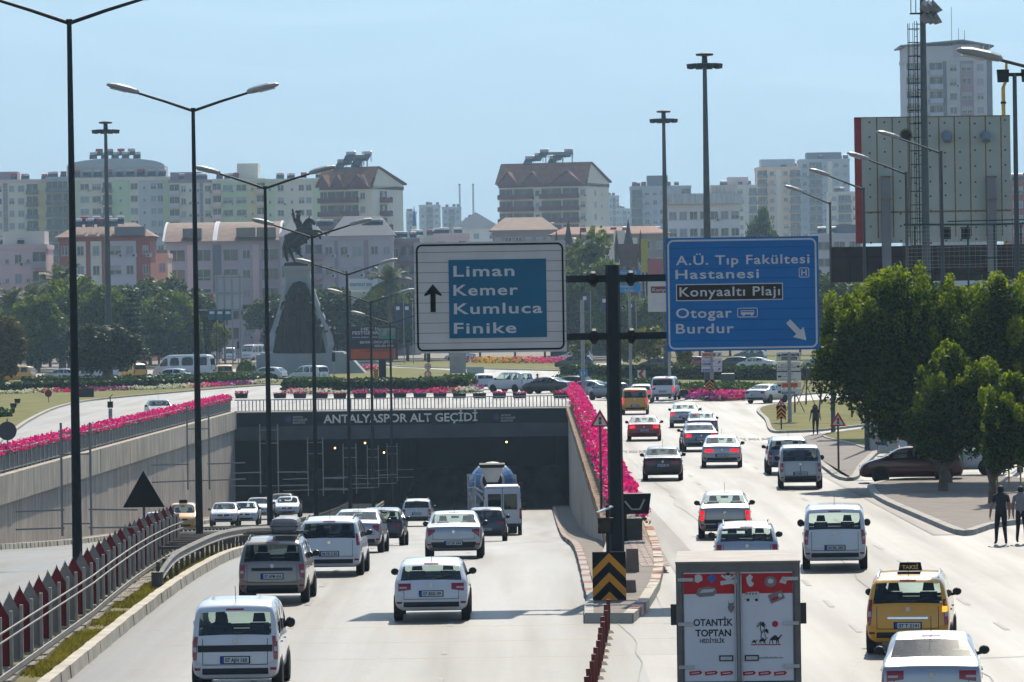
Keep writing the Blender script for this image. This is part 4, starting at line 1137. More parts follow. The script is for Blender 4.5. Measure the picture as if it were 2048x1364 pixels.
def car(kind, label, loc, yaw=0., paint='white', dims=None, lights='vert', plate=None, lit=False, lvl=2, name='car', cat='car', group=None, glass_r=None, glass_s=None, ex=(), rails=False, inner=True, back=True, front=False, wr=None):
	K = KIND[kind]; L, W, H = dims or (K['L'], K['W'], K['H'])
	parts, bvh, st = shell(kind, L, W, H, lvl)
	t = thing(name, label, cat, loc, yaw, group)
	pm = PAINT[paint] if isinstance(paint, str) else paint
	gr = glass_r or gGreen; gs = glass_s or gGreen
	for mi, nm, mt in ((0, 'body', pm), (1, 'rear_window', gr), (2, 'windscreen', gClear), (3, 'side_windows', gs), (4, 'side_windows', gs)):
		vv, ff = parts[mi]
		if not ff: continue
		me = bpy.data.meshes.new(nm); me.from_pydata(vv, [], ff); me.materials.append(mt); me.polygons.foreach_set('use_smooth', [True] * len(me.polygons)); me.update()
		link(nm, me, t)
	fz = H / K['H']; fy = L / K['L']; w2 = W / 2; belt = K['belt'] * fz; gc = K['gc'] * fz
	r = wr or .315 * min(1.15, fz)
	ty, rm = wheel_mesh(r)
	arch = MB().lathe([(r * 1.16, -.09), (r * 1.16, .09)], 24, axis='x').mesh('wheel_arch', mTrim)
	for wy in K['wheels']:
		for s in (-1, 1):
			w_ = link('wheel', ty, t, (s * (w2 - .088), wy * fy, r)); link('rim', rm, w_)
			link('wheel_arch', arch, t, (s * (w2 - .09), wy * fy, r + .03))
	if inner:
		b = MB(); y1 = K['ws'][0] * fy; y0 = K['g'][0] * fy + .12
		b.box(-w2 * .84, w2 * .84, y0, y1 - .15, gc + .1, belt - .09)
		b.box(-w2 * .8, w2 * .8, y1 - .45, y1 - .02, belt - .1, belt + .0)
		yf = y0 + (y1 - y0) * .56; yr_ = y0 + (y1 - y0) * .22
		for x in (-.37, .37):
			b.hexa([(x - .22, yf, belt - .3), (x + .22, yf, belt - .3), (x + .22, yf + .12, belt - .3), (x - .22, yf + .12, belt - .3), (x - .18, yf - .08, belt + .17), (x + .18, yf - .08, belt + .17), (x + .18, yf + .03, belt + .17), (x - .18, yf + .03, belt + .17)])
			b.hexa([(x - .13, yf - .1, belt + .19), (x + .13, yf - .1, belt + .19), (x + .13, yf, belt + .19), (x - .13, yf, belt + .19), (x - .1, yf - .12, belt + .36), (x + .1, yf - .12, belt + .36), (x + .1, yf - .02, belt + .36), (x - .1, yf - .02, belt + .36)])
		b.hexa([(-w2 * .76, yr_, belt - .3), (w2 * .76, yr_, belt - .3), (w2 * .76, yr_ + .1, belt - .3), (-w2 * .76, yr_ + .1, belt - .3), (-w2 * .72, yr_ - .08, belt + .05), (w2 * .72, yr_ - .08, belt + .05), (w2 * .72, yr_ + .03, belt + .05), (-w2 * .72, yr_ + .03, belt + .05)])
		for x in (-.38, .38): b.box(x - .12, x + .12, yr_ - .12, yr_ - .03, belt + .05, belt + .18)
		b.build('seats', mInt, t)
		b = MB().box(-.12, .12, y1 - .95 * fy * .8, y1 - .9 * fy * .8, H - .24, H - .17); b.build('interior_mirror', mInt, t)
	my = (K['ws'][0] * .25 + K['roof'][-1][0] * .75) * fy + .28
	for s in (-1, 1):
		b = MB(); b.tube([(s * (w2 * .90), my, belt + .03), (s * (w2 + .03), my + .02, belt + .06)], .035, 6)
		x = s * (w2 + .055); hh = .085 if kind not in ('van', 'minibus') else .11
		sec = []
		for yy, q in ((-.03, .85), (.0, 1.), (.06, .95), (.11, .5)):
			sec.append([(x + .10 * q * math.cos(a), my + yy, belt + .1 + hh * q * math.sin(a)) for a in [2 * math.pi * (k + .5) / 10 for k in range(10)]])
		for r0, r1 in zip(sec, sec[1:]):
			for k in range(10): b.face([r0[k], r0[(k + 1) % 10], r1[(k + 1) % 10], r1[k]])
		b.face(sec[0]); b.face(sec[-1])
		b.build('wing_mirror', mTrim if 'paintmirror' not in ex else pm, t, smooth=True)
	if back:
		for (a, c, z0, z1) in LIGHTS[lights]:
			for s in (-1, 1):
				x0, x1 = (a, c) if s > 0 else (-c, -a)
				x0 *= w2; x1 *= w2; za, zc = belt * z0, belt * z1
				if lights == 'tri':
					q = [(x0, za + (zc - za) * .75), (x1, za), (x1, zc), (x0 + .02 * s, zc)] if s > 0 else [(x0, za), (x1, za + (zc - za) * .75), (x1 - .02, zc), (x0, zc)]
				elif lights in ('mid', 'wide', 'slim'):
					q = [(x0, za + (zc - za) * (.25 if s > 0 else 0)), (x1, za + (zc - za) * (0 if s > 0 else .25)), (x1, zc), (x0, zc)]
				else:
					q = [(x0 + (.03 if s > 0 else 0), za), (x1 - (.0 if s > 0 else .03), za), (x1 + (0 if s > 0 else 0), zc), (x0, zc)]
				o = decal(bvh, [(q, 0)], None).build('tail_light', mTailL if lit else mTail, t)
				if lights in ('vert', 'tall', 'fiesta', 'mid', 'lodgy') and lvl > 1:
					xm0, xm1 = x0 + (x1 - x0) * .3, x0 + (x1 - x0) * .75; zm = za + (zc - za) * (.35 if lights != 'mid' else .4)
					decal(bvh, [(quad(xm0, xm1, zm, zm + (zc - za) * .2), 0)], None, off=.012).build('reverse_lamp', mTailW, o)
		decal(bvh, [(quad(-w2 * .74, w2 * .74, gc + .12, gc + .24), 0)], None).build('bumper_insert', mTrim, t)
		if lvl > 1:
			gy = K['g']; ztop = gy[3] * fz
			decal(bvh, [(quad(-.17, .17, ztop + .035, ztop + .065), 0)], None).build('brake_light', mTailL if lit else mTail, t)
			lw = .72 * w2; zlo = gc + .30; zhi = belt * .98; d_ = .012
			if kind != 'sedan':
				qs = [(quad(-lw, lw, zlo, zlo + d_), 0), (quad(-lw - d_, -lw, zlo, zhi), 0), (quad(lw, lw + d_, zlo, zhi), 0)]
			else:
				qs = [(quad(-lw, lw, belt * .64, belt * .64 + d_), 0), (quad(-lw - d_, -lw, belt * .64, belt * .98), 0), (quad(lw, lw + d_, belt * .64, belt * .98), 0)]
			decal(bvh, qs, None, n=8, off=.004).build('panel_gaps', mGap, t)
			h = bvh.ray_cast(Vector((0, -2, belt * .93 * (1 if kind != 'sedan' else .96))), Vector((0, 1, 0)))
			MB().lathe([(.05, -.008), (.042, .012)], 14, axis='y').build('badge', mChrome, t, h[0] + Vector((0, -.008, 0)))
			if kind != 'sedan':
				ym = gy[0] * fy; zb_ = gy[1] * fz
				p0 = bvh.ray_cast(Vector((.02, -2, zb_ + .03)), Vector((0, 1, 0)))[0]; p1 = bvh.ray_cast(Vector((.42, -2, zb_ + .12)), Vector((0, 1, 0)))[0]
				if p0 and p1: MB().bar(p0 + Vector((0, -.025, 0)), p1 + Vector((0, -.025, 0)), .02, .02).build('wiper', mTrim, t)
			for s in (-1, 1):
				decal(bvh, [(quad(*sorted((s * w2 * .78, s * w2 * .92)), gc + .2, gc + .25), 0)], None, off=.01).build('reflector', mTail, t)
		if plate:
			zp = plate[1] * belt if isinstance(plate, tuple) else .70 * belt
			s_ = plate[0] if isinstance(plate, tuple) else plate
			yb = min(bvh.ray_cast(Vector((x, -2, z)), Vector((0, 1, 0)))[0].y for x in (-.2, 0, .2) for z in (zp - .05, zp + .05))
			pl_ = MB().box(-.29, .29, yb - .014, yb - .002, zp - .075, zp + .075); o = pl_.build('license_plate', mBlack, t)
			MB().box(-.265, .265, yb - .017, yb - .0145, zp - .058, zp + .058).build('plate_face', mPlate, o)
			MB().box(-.265, -.215, yb - .0195, yb - .0175, zp - .058, zp + .058).build('blue_band', mPlateB, o)
			tx = text(s_, mBlack, o, (-.19, yb - .02, zp - .037), h=.075, w=.42 if len(s_) > 8 else .38, ext=0., bold=.02); tx.name = 'plate_number'
	if front:
		z0 = belt * .66
		for s in (-1, 1):
			x0, x1 = sorted((s * w2 * .5, s * w2 * .93))
			decal(bvh, [(quad(x0, x1, z0, z0 + .13), 0)], None, True, L).build('headlight', mHeadL, t)
		decal(bvh, [(quad(-w2 * .42, w2 * .42, z0 - .0, z0 + .1), 0), (quad(-w2 * .62, w2 * .62, gc + .1, gc + .22), 0)], None, True, L).build('grille', mTrim, t)
		h = bvh.ray_cast(Vector((0, L + 2, z0 - .1)), Vector((0, -1, 0)))[0]
		MB().box(-.26, .26, h.y + .004, h.y + .02, z0 - .14, z0 - .03).build('license_plate', mPlate, t)
		MB().lathe([(.055, -.01), (.05, .012)], 14, axis='y').build('badge', mChrome, t, (0, h.y + .01, z0 + .05))
	if rails:
		for s in (-1, 1):
			yA, yB = K['roof'][0][0] * fy + .15, K['roof'][-1][0] * fy - .1
			x = s * w2 * K['rr'] * .88
			hz = [bvh.ray_cast(Vector((x, y, H + 2)), Vector((0, 0, -1)))[0].z for y in (yA, (yA + yB) / 2, yB)]
			MB().tube([(x, yA, hz[0] - .01), (x, yA + .12, hz[0] + .06), (x, (yA + yB) / 2, hz[1] + .06), (x, yB - .12, hz[2] + .06), (x, yB, hz[2] - .01)], .022, 6).build('roof_rail', mChrome if 'chromerail' in ex else mTrim, t, smooth=True)
	if lvl > 1:
		a = bvh.ray_cast(Vector((0, K['roof'][0][0] * fy + .25, H + 2)), Vector((0, 0, -1)))[0]
		MB().tube([a, a + Vector((0, -.18, .32))], .006, 5).build('antenna', mDark, t)
		for s in (-1, 1):
			for wy in (K['sw'][0][1] - .15, K['sw'][-1][0] + .1):
				h = bvh.ray_cast(Vector((s * 3, wy * fy, belt - .14)), Vector((-s, 0, 0)))
				if h[0]: MB().box(-.015, .015, -.09, .09, -.018, .018).build('door_handle', pm, t, h[0] + Vector((s * .012, 0, 0)))
	t['_fit'] = 0; del t['_fit']
	return t
def put(px, py, X=None, under=False, back=.55):
	"""ground point under the rear wheels at a pixel (py = where the tyre touches)"""
	p = GR(px, py) if under else G(px, py)
	return Vector((p.x, p.y - back, zr(p.y - back) if under else 0.))
def yawto(p): return 0.
def tilt(o):
	y = o.location.y; o.rotation_euler.x = math.atan((zr(y + 3) - zr(y)) / 3); return o
c1 = car('van', 'white boxy family van in front, plate 07 AJH 160', (A(470, 1300, 91.5).x, 91.5, 0), R(-.5), 'white', (3.96, 1.72, 1.76), 'tall', ('07 AJH 160', .60), name='van', cat='van')
p = put(547, 1206, under=True); c2 = tilt(car('mpv', 'bronze estate with a grey roof box on its rack, plate 07 APM 434', p, R(-1.2), 'bronze', (4.45, 1.74, 1.66), 'vert', ('07 APM 434', .68), rails=True, glass_r=gDark, name='estate_car'))
p = put(660, 1151, under=True); c3 = tilt(car('mpv', 'white people carrier with dark rear glass, plate 06 FR 2183', p, R(-1.5), 'white', (4.5, 1.84, 1.66), 'high', ('06 FR 2183', .62), glass_r=gDark, rails=True, name='people_carrier'))
p = put(712, 1106, under=True); c4 = tilt(car('sedan', 'silver saloon half hidden by the white people carrier', p, R(-2), 'silver', (4.45, 1.76, 1.46), 'tri', '07 NK 214', name='saloon_car'))
p = put(762, 1092, under=True); c5 = tilt(car('suv', 'dark crossover ahead of the silver saloon, low sun glinting on its rear', p, R(-2), 'navy', (4.36, 1.8, 1.56), 'slim', ('07 BAD 33', .72), name='crossover_car'))
p = put(834, 1053, under=True); c6 = tilt(car('suv', 'white off-roader with roof rails, first in its row before the tunnel', p, R(-1.5), 'white', (4.3, 1.82, 1.69), 'vert', ('07 ACT 57', .72), rails=True, glass_r=gTint, name='suv'))
p = put(908, 1117, under=True); c7 = tilt(car('sedan', 'silver saloon with dark bumper strip, plate 07 JK 644', p, R(-.5), 'silver', (4.5, 1.78, 1.46), 'tri', ('07 JK 644', .52), name='saloon_car'))
p = put(973, 1083, under=True); c8 = tilt(car('hatch', 'dark blue hatchback between the silver saloon and the white panel van', p, R(-.5), 'navy', (4.4, 1.8, 1.56), 'slim', ('07 AHC 83', .55), name='hatchback', glass_r=gDark))
p = put(864, 1241, under=True); c11 = car('hatch', 'white hatchback with wide red tail lights, plate 07 BSG 09', p, R(-.3), 'white', (4.25, 1.77, 1.43), 'mid', ('07 BSG 09', .72), name='hatchback')
for o, zz in ((c7, .52),):
	bv = shell('sedan', 4.5, 1.78, 1.46, 2)[1]
	decal(bv, [(quad(-.84, .84, .42, .53), 0)], None, n=10).build('bumper_strip', mTrim, o)
decal(shell('van', 3.96, 1.72, 1.76, 2)[1], [(quad(-.72, .72, .80, .93), 0)], None, n=10, off=.006).build('tailgate_strip', mTrim, c1)
decal(shell('mpv', 4.45, 1.74, 1.66, 2)[1], [(quad(-.52, .52, .84, .92), 0), (quad(-.80, .80, .27, .42), 0)], None, n=10, off=.006).build('tailgate_strip', mTrim, c2)
decal(shell('suv', 4.3, 1.82, 1.69, 2)[1], [(quad(-.84, .84, .36, .60), 0)], None, n=10, off=.006).build('black_bumper', mTrim, c6)
def roofbox():
	b = MB(); sec = []
	for y, k in ((0, .55), (.08, .9), (.5, 1.), (1.4, .95), (1.9, .6), (2., .35)):
		sec.append([(.36 * (.7 + .3 * k) * math.copysign(abs(math.cos(a)) ** .5, math.cos(a)), y, .2 + .2 * k * math.copysign(abs(math.sin(a)) ** .6, math.sin(a))) for a in [2 * math.pi * (q + .5) / 14 for q in range(14)]])
	for r0, r1 in zip(sec, sec[1:]):
		for k in range(14): b.face([r0[k], r0[(k + 1) % 14], r1[(k + 1) % 14], r1[k]])
	b.face(sec[0]); b.face(sec[-1]); return b
rb_ = thing('roof_box', 'grey plastic roof box lying on the rack of the bronze estate', 'roof box', c2.location + Vector((.28, .75, 1.74)), R(-1.2))
roofbox().build('shell', M('roof_box_grey', (.20, .205, .215), .4, var=.06), rb_, smooth=True)
MB().box(-.36, .36, .0, 1.95, .17, .2).build('seam', mTrim, rb_)
rk = MB()
for y in (.95, 1.9): rk.bar((-.78, y, 1.75), (.82, y, 1.75), .06, .04)
rk.build('roof_rack', mTrim, c2)
def panel_van(label, loc, yaw, L=6., W=2.0, H=2.65, group=None):
	t = thing('panel_van', label, 'van', loc, yaw)
	b = MB()
	prof = [(0, .55), (0.02, H * .62), (.12, H - .1), (.35, H), (L - 1.9, H), (L - 1.4, H - .2), (L - .75, 1.35), (L - .1, 1.05), (L, .5)]
	w = W / 2
	rows = []
	for y, z in prof:
		k = max(0, (z - 1.2) / (H - 1.2)); ww = w * (1 - .09 * k)
		rows.append([(-w * .97, y, .45), (-w, y, min(z, 1.0)), (-ww, y, max(min(z, 1.0), z - .12)), (-ww + .12, y, z), (ww - .12, y, z), (ww, y, max(min(z, 1.0), z - .12)), (w, y, min(z, 1.0)), (w * .97, y, .45)])
	for r0, r1 in zip(rows, rows[1:]):
		for k in range(7): b.face([r0[k], r0[k + 1], r1[k + 1], r1[k]])
	b.face(rows[0]); b.face([r[0] for r in rows]); b.face(rows[-1]); b.face([rows[0][0], rows[-1][0], rows[-1][7], rows[0][7]])
	b.build('body', PAINT['white'], t, smooth=True)
	for s in (-1, 1):
		q = MB().box(min(s * .08, s * (w - .25)), max(s * .08, s * (w - .25)), -.025, -.003, 1.35, 2.15); q.build('rear_window', gTint, t)
		MB().box(min(s * .08, s * (w - .25)), max(s * .08, s * (w - .25)), -.0025, .0, 1.35, 2.15).build('window_liner', mInt, t)
		MB().box(min(s * (w - .13), s * (w - .01)), max(s * (w - .13), s * (w - .01)), -.03, .05, .85, 1.4).build('tail_light', mTail, t)
		MB().box(min(s * (w + .02), s * (w + .2)), max(s * (w + .02), s * (w + .2)), L - 1.1, L - .98, 1.35, 1.7).build('wing_mirror', mTrim, t)
		for wy in (1.1, L - 1.0):
			ty, rm = wheel_mesh(.35); o = link('wheel', ty, t, (s * (w - .12), wy, .35)); link('rim', rm, o)
	MB().box(-.012, .012, -.008, 0, .7, H - .16).build('door_gap', mGap, t)
	MB().box(-w * .96, w * .96, -.1, .02, .45, .62).build('bumper', mTrim, t)
	MB().box(-.02 - .16, .14, -.02, 0, 1.0, 1.14).build('plate_recess', mTrim, t)
	MB().box(-w + .06, w - .06, -.012, .0, H - .2, H - .185).build('roof_gap', mGap, t)
	for s in (-1, 1):
		for z in (.95, 1.9): MB().box(s * (w - .04) - .03, s * (w - .04) + .03, -.03, .0, z, z + .1).build('hinge', mTrim, t)
	return t
p = put(1006, 1071, under=True); tilt(panel_van('white panel van with two small dark rear windows, behind the mixer truck', p, 0))
mMixW = M('mixer_white', (.47, .465, .44), .45, var=.1, scale=1.2, dirt=.35, dirtc=(.35, .31, .26))
mMixB = M('mixer_blue', (.05, .17, .38), .4, var=.08, dirt=.2)
def mixer(loc):
	t = thing('mixer_truck', 'white and blue concrete mixer truck driving into the tunnel', 'mixer truck', loc, 0)
	b = MB(); b.box(-.45, .45, .3, 7.5, .85, 1.1); b.box(-1.2, 1.2, .2, .35, .55, .75); b.build('chassis', mDark, t)
	prof = [(.50, 0), (.62, .25), (1.02, 1.1), (1.2, 2.0), (1.22, 2.9), (1.05, 4.0), (.6, 4.9)]
	b = MB(); n = 28; rows = []
	for r, h in prof:
		c = Vector((0, .7 + h * .97, 2.62 - h * .11)); ax = Vector((0, .97, -.22)).normalized(); u = Vector((0, .22, .97)).normalized()
		rows.append([c + Vector((1, 0, 0)) * (r * math.cos(a)) + u * (r * math.sin(a)) for a in [2 * math.pi * k / n for k in range(n)]])
	for i, (r0, r1) in enumerate(zip(rows, rows[1:])):
		for k in range(n):
			b.face([r0[k], r0[(k + 1) % n], r1[(k + 1) % n], r1[k]], 1 if i in (1, 2, 3) and abs(math.cos(2 * math.pi * (k + .5) / n)) > .62 else 0)
	b.face(rows[-1]); b.build('drum', [mMixW, mMixB], t, smooth=True)
	e = MB(); e.face(rows[0]); e.build('drum_mouth', mDark, t)
	b = MB(); b.hexa([(-.28, .25, 2.55), (.28, .25, 2.55), (.28, .75, 2.55), (-.28, .75, 2.55), (-.55, .1, 3.25), (.55, .1, 3.25), (.55, .85, 3.35), (-.55, .85, 3.35)]); b.build('hopper', mMixW, t)
	b = MB(); b.hexa([(-.62, .05, 3.26), (.62, .05, 3.26), (.62, .95, 3.37), (-.62, .95, 3.37), (-.64, .0, 3.42), (.64, .0, 3.42), (.64, .95, 3.5), (-.64, .95, 3.5)]); b.build('hopper_rim', mDark, t)
	b = MB()
	for s in (-1, 1):
		b.bar((s * .95, .35, 1.0), (s * .95, .35, 2.3), .14); b.bar((s * .95, .35, 2.3), (s * .3, .3, 2.0), .3, .1); b.bar((s * .95, .3, 2.2), (s * .2, .3, 1.45), .12)
	b.build('rear_frame', mMixW, t)
	b = MB(); b.hexa([(-.25, -.1, 1.15), (.25, -.1, 1.15), (.25, .1, 1.15), (-.25, .1, 1.15), (-.42, .0, 2.1), (.42, .0, 2.1), (.42, .3, 2.1), (-.42, .3, 2.1)]); b.build('chute', mMixW, t)
	b = MB()
	for x in (-1.22, -.86): b.bar((x, .1, .6), (x, .15, 2.95), .045)
	for k in range(8): b.bar((-1.22, .12, .8 + k * .3), (-.86, .12, .8 + k * .3), .04)
	b.bar((-1.24, .1, 2.95), (-.4, .1, 2.95), .04); b.bar((-1.24, .1, 2.95), (-1.24, .9, 2.95), .04); b.bar((-1.24, .9, 2.3), (-1.24, .9, 2.95), .04)
	b.build('ladder', mSteel, t)
	MB().box(-1.22, 1.22, 5.9, 7.9, .9, 2.9).build('cab', mMixW, t)
	MB().box(-1.24, -.9, 1.2, 2.6, .7, 1.2).build('water_tank', mMixW, t)
	for s in (-1, 1):
		MB().box(s * 1.42 - .12, s * 1.42 + .12, 7.6, 7.72, 1.9, 2.5).build('wing_mirror', mTrim, t)
		MB().box(s * .98 - .2, s * .98 + .2, .12, .2, .58, .72).build('tail_light', mTail, t)
		for wy in (1.5, 2.85, 6.7):
			ty, rm = wheel_mesh(.5); o = link('wheel', ty, t, (s * .98, wy, .5)); o.scale = (2.2, 1, 1); link('rim', rm, o)
	return t
_mx = tilt(mixer((A(985, 1000, 252).x, 252, zr(252)))); _mx.scale = (1.06, 1, 1.08)
def ctr(px, py, yaw, L):
	"""rear-end location for a car whose middle stands over the pixel"""
	p = G(px, py); return (p.x + math.sin(yaw) * L / 2, p.y - math.cos(yaw) * L / 2, 0)
p = put(1668, 1139); car('van', 'white people-mover with six-sided rear window, plate 34 EIL 283', p, R(-3.4), 'white', (4.16, 1.76, 1.78), 'fiesta', ('34 EIL 283', .58), name='van', cat='van', glass_r=gClear)
p = put(1812, 1307); tx1 = car('mpv', 'yellow taxi with TAKSİ roof sign and chrome strip, plate 07 T 2141', p, R(-7.), 'yellow', (4.5, 1.76, 1.66), 'lodgy', ('07 T 2141', .60), name='taxi', cat='taxi', rails=True, ex=('chromerail',), glass_r=gClear)
bvx = shell('mpv', 4.5, 1.76, 1.66, 2)[1]
decal(bvx, [(quad(-.42, .42, .76, .80), 0)], None, n=8, off=.02).build('chrome_strip', mChrome, tx1)
decal(bvx, [(quad(.72, .86, .90, 1.02), 0)], None, off=.014).build('indicator', mAmber, tx1)
mGold = M('taxi_letter', (.65, .5, .15), .5, var=.05)
mYel = mGold
def taxi_sign(t, y, z, w=.5):
	s = MB().hexa([(-w / 2, y, z), (w / 2, y, z), (w / 2, y + .16, z), (-w / 2, y + .16, z), (-w / 2 + .03, y + .04, z + .17), (w / 2 - .03, y + .04, z + .17), (w / 2 - .03, y + .12, z + .17), (-w / 2 + .03, y + .12, z + .17)]).build('roof_sign', mBlack, t)
	text('TAKSİ', mGold, s, (0, y + .006, z + .03), (R(76), 0, 0), .085, .34, 'CENTER', ext=.004, bold=.02)
taxi_sign(tx1, 1.7, 1.675)
MB().box(-.24, .24, .95, 1.3, 1.63, 1.69).build('roof_hatch', mBlack, tx1)
car('sedan', 'silver saloon in the bottom corner with sunlit streaky rear window', (A(1862, 1300, 82.5).x, 82.5, 0), R(-5.2), 'silver', (4.55, 1.78, 1.47), 'mid', None, name='saloon_car', glass_r=glass('glass_streaky', (.42, .5, .48), .12))
p = put(1449, 1077); cl = car('sedan', 'beige saloon with black bumper strip ahead of the red and white box truck', p, R(-2.4), 'beige', (4.15, 1.66, 1.44), 'vert', ('20 GD 410', .50), lit=True, name='saloon_car')
decal(shell('sedan', 4.15, 1.66, 1.44, 2)[1], [(quad(-.80, .80, .50, .62), 0)], None, n=10).build('bumper_strip', mTrim, cl)
car('hatch', 'silver hatchback with roof rails hidden behind the box truck', (A(1494, 1100, 127).x, 127, 0), R(-2), 'silver', (4.07, 1.74, 1.5), 'vert', None, rails=True, name='hatchback', glass_r=gClear)
p = put(1600, 977); fi = car('van', 'pale grey delivery van with twin rear doors, plate 07 BBR 714', p, R(-2.5), 'lightgrey', (3.96, 1.72, 1.74), 'vert', ('07 BBR 714', .58), name='delivery_van', cat='van', glass_r=gDark)
decal(shell('van', 3.96, 1.72, 1.74, 2)[1], [(quad(-.84, .84, .3, .52), 0), (quad(-.012, .012, .55, 1.05), 0)], None, n=8).build('black_bumper', mTrim, fi)
p = put(1577, 949); car('suv', 'dark grey sport utility car squeezed beside the pale grey van', p, R(-1), 'bluegrey', (4.48, 1.85, 1.64), 'vert', '07 BFA 26', name='suv', glass_r=gDark)
p = put(1325, 961); car('sedan', 'old black boxy saloon with small square lights beside the pink flowers', p, R(-2.), 'brownblack', (4.2, 1.68, 1.42), 'wide', ('34 VY 281', .72), name='saloon_car', glass_r=gDark)
p = put(1443, 935); car('sedan', 'silver saloon with wide lit tail lights, sun glinting on its rear window', p, R(-2.5), 'silver', (4.63, 1.82, 1.44), 'wide', ('07 AC 1222', .62), lit=True, name='saloon_car')
p = put(1402, 903); car('sedan', 'dark grey saloon with brake lights on ahead of the wide-lit silver saloon', p, R(1), 'bluegrey', (4.53, 1.81, 1.42), 'mid', '07 ALH 40', lit=True, name='saloon_car')
p = put(1405, 875); car('sedan', 'slate saloon close in front of the dark grey braking saloon', p, R(0), 'bluegrey', (4.45, 1.77, 1.44), 'mid', '07 KR 52', name='saloon_car')
p = put(1368, 855); car('sedan', 'silver saloon with red lamps ahead of the slate saloon', p, R(-3), 'silver', (4.5, 1.77, 1.47), 'tri', '07 FB 300', lit=True, name='saloon_car')
p = put(1288, 882); car('sedan', 'red saloon braking just beside the gantry mast', p, R(-1.8), 'red', (4.71, 1.84, 1.37), 'mid', ('07 GKL 15', .68), lit=True, name='saloon_car')
p = put(1270, 829); t_ = car('van', 'boxy yellow and black taxi van seen from behind, past the gantry mast', p, R(-2), 'yellow', (4.4, 1.83, 1.83), 'fiesta', ('07 T 0880', .56), lit=True, name='taxi', cat='taxi', glass_r=gDark)
p = put(1281, 806); car('hatch', 'white hatchback mostly hidden by the boxy yellow taxi van', p, R(-4), 'white', None, 'mid', None, lit=True, lvl=1, name='hatchback')
p = put(1325, 801); car('van', 'white passenger van with black rear window nearing the roundabout', p, R(-8), 'white', (5.1, 1.93, 1.9), 'vert', ('07 AJN 80', .62), lit=True, name='van', cat='van', glass_r=gTint)
car('sedan', 'silver saloon turning off behind the stacked direction boards', ctr(1535, 806, R(-28), 4.5), R(-28), 'silver', None, 'mid', '07 UZ 11', lvl=1, name='saloon_car')
car('hatch', 'maroon hatchback parked side-on under the big ficus trees', ctr(1822, 965, R(86), 4.2), R(86), 'maroon', (4.2, 1.78, 1.5), 'mid', None, name='parked_car', glass_s=gDark, front=True)
car('hatch', 'white car parked in the shade behind the ficus trunks', ctr(1915, 950, R(80), 4.2), R(80), 'white', (4.2, 1.78, 1.5), 'mid', None, name='parked_car', lvl=1)
TY = 81.8
tk = thing('box_truck', 'red and white box truck with OTANTİK TOPTAN HEDİYELİK on its rear doors', 'truck', (A(1477, 1240, TY).x, TY, 0), R(-2.7))
to = tk.location
kT = TY / FPX
def TP(px, py): p = A(px, py, TY); return (p.x - to.x, p.z)
zt_ = TP(1477, 1128)[1]; hw = 123 * kT; zb_ = .82
mTW = M('truck_white', (.70, .70, .73), .42, var=.05, scale=2, dirt=.1)
mTR = M('truck_red', (.52, .010, .018), .42, var=.06, scale=2)
mAlu = M('truck_aluminium', (.17, .15, .135), .55, .1, var=.15, scale=4, dirt=.4, dirtc=(.2, .15, .12))
mAluD = M('truck_frame_dark', (.10, .095, .095), .5, .4, var=.2, scale=4)
MB().box(-hw, hw, .06, 3.6, zb_, zt_).build('box', mTW, tk)
b = MB()
b.box(-hw - .01, -hw + .09, -.02, .1, zb_ - .05, zt_ + .02); b.box(hw - .09, hw + .01, -.02, .1, zb_ - .05, zt_ + .02)
b.build('corner_post', mAlu, tk)
b = MB(); b.box(-hw + .091, hw - .091, -.02, .1, zt_ - .13, zt_ + .02); b.build('header', mAlu, tk)
b = MB(); b.box(-hw + .091, hw - .091, -.02, .1, zb_ - .05, zb_ + .03); b.build('sill', mAluD, tk)
b = MB(); b.box(-hw - .02, hw + .02, -.03, 3.62, zt_ + .021, zt_ + .05); b.build('roof', M('truck_roof', (.30, .26, .22), .6, var=.2, scale=2, dirt=.4), tk)
zd1 = zt_ - .14
zred = TP(1477, 1187)[1]
doors = []
for s in (-1, 1):
	x0, x1 = sorted((s * .025, s * (hw - .105)))
	d = MB().box(x0, x1, -.012, .04, zb_ + .04, zd1).build('rear_door', mTW, tk); doors.append(d)
	MB().box(x0 + .02, x1 - .02, -.0155, -.0125, zred, zd1 - .02).build('red_band', mTR, d)
	e = MB()
	for q in ((x0, x0 + .018, zb_ + .04, zd1), (x1 - .018, x1, zb_ + .04, zd1)): e.box(q[0], q[1], -.022, -.0125, q[2], q[3])
	e.build('door_edge', mAlu, d)
	for py_ in (1158, 1247, 1333):
		z = TP(1477, py_)[1]; xo = s * (hw - .02)
		MB().box(*sorted((xo, xo - s * .27)), -.045, -.023, z - .03, z + .03).build('hinge', mSteel, d)
	z = TP(1477, 1316)[1]; xo = s * .22
	h = MB(); h.box(xo - .12, xo + .12, -.03, -.013, z - .05, z + .05, 1); h.box(xo - .1, xo + .1, -.045, -.031, z - .03, z + .03)
	h.build('latch', [mSteel, mDark], d)
	MB().tube([(s * .05, -.05, zb_ + .05), (s * .05, -.05, zd1 - .05)], .014, 8).build('lock_rod', mSteel, d)
mInk = M('ink_black', (.02, .02, .022), .5, var=.05)
def ttext(s_, px, py, pw, cap, m=mInk, bold=.02, al='LEFT', par=None, dy=.016):
	x, z = TP(px, py); return text(s_, m, par or tk, (x, -dy, z), (R(90), 0, 0), cap * kT, pw * kT, al, 0., bold)
ttext('OTANTİK', 1387, 1252, 79, 14, bold=.026)
ttext('TOPTAN', 1391, 1273, 71, 14, bold=.026)
ttext('HEDİYELİK', 1400, 1286, 50, 8.5)
ttext('otantikhediyelik.com', 1518, 1317, 48, 4.5, bold=.0)
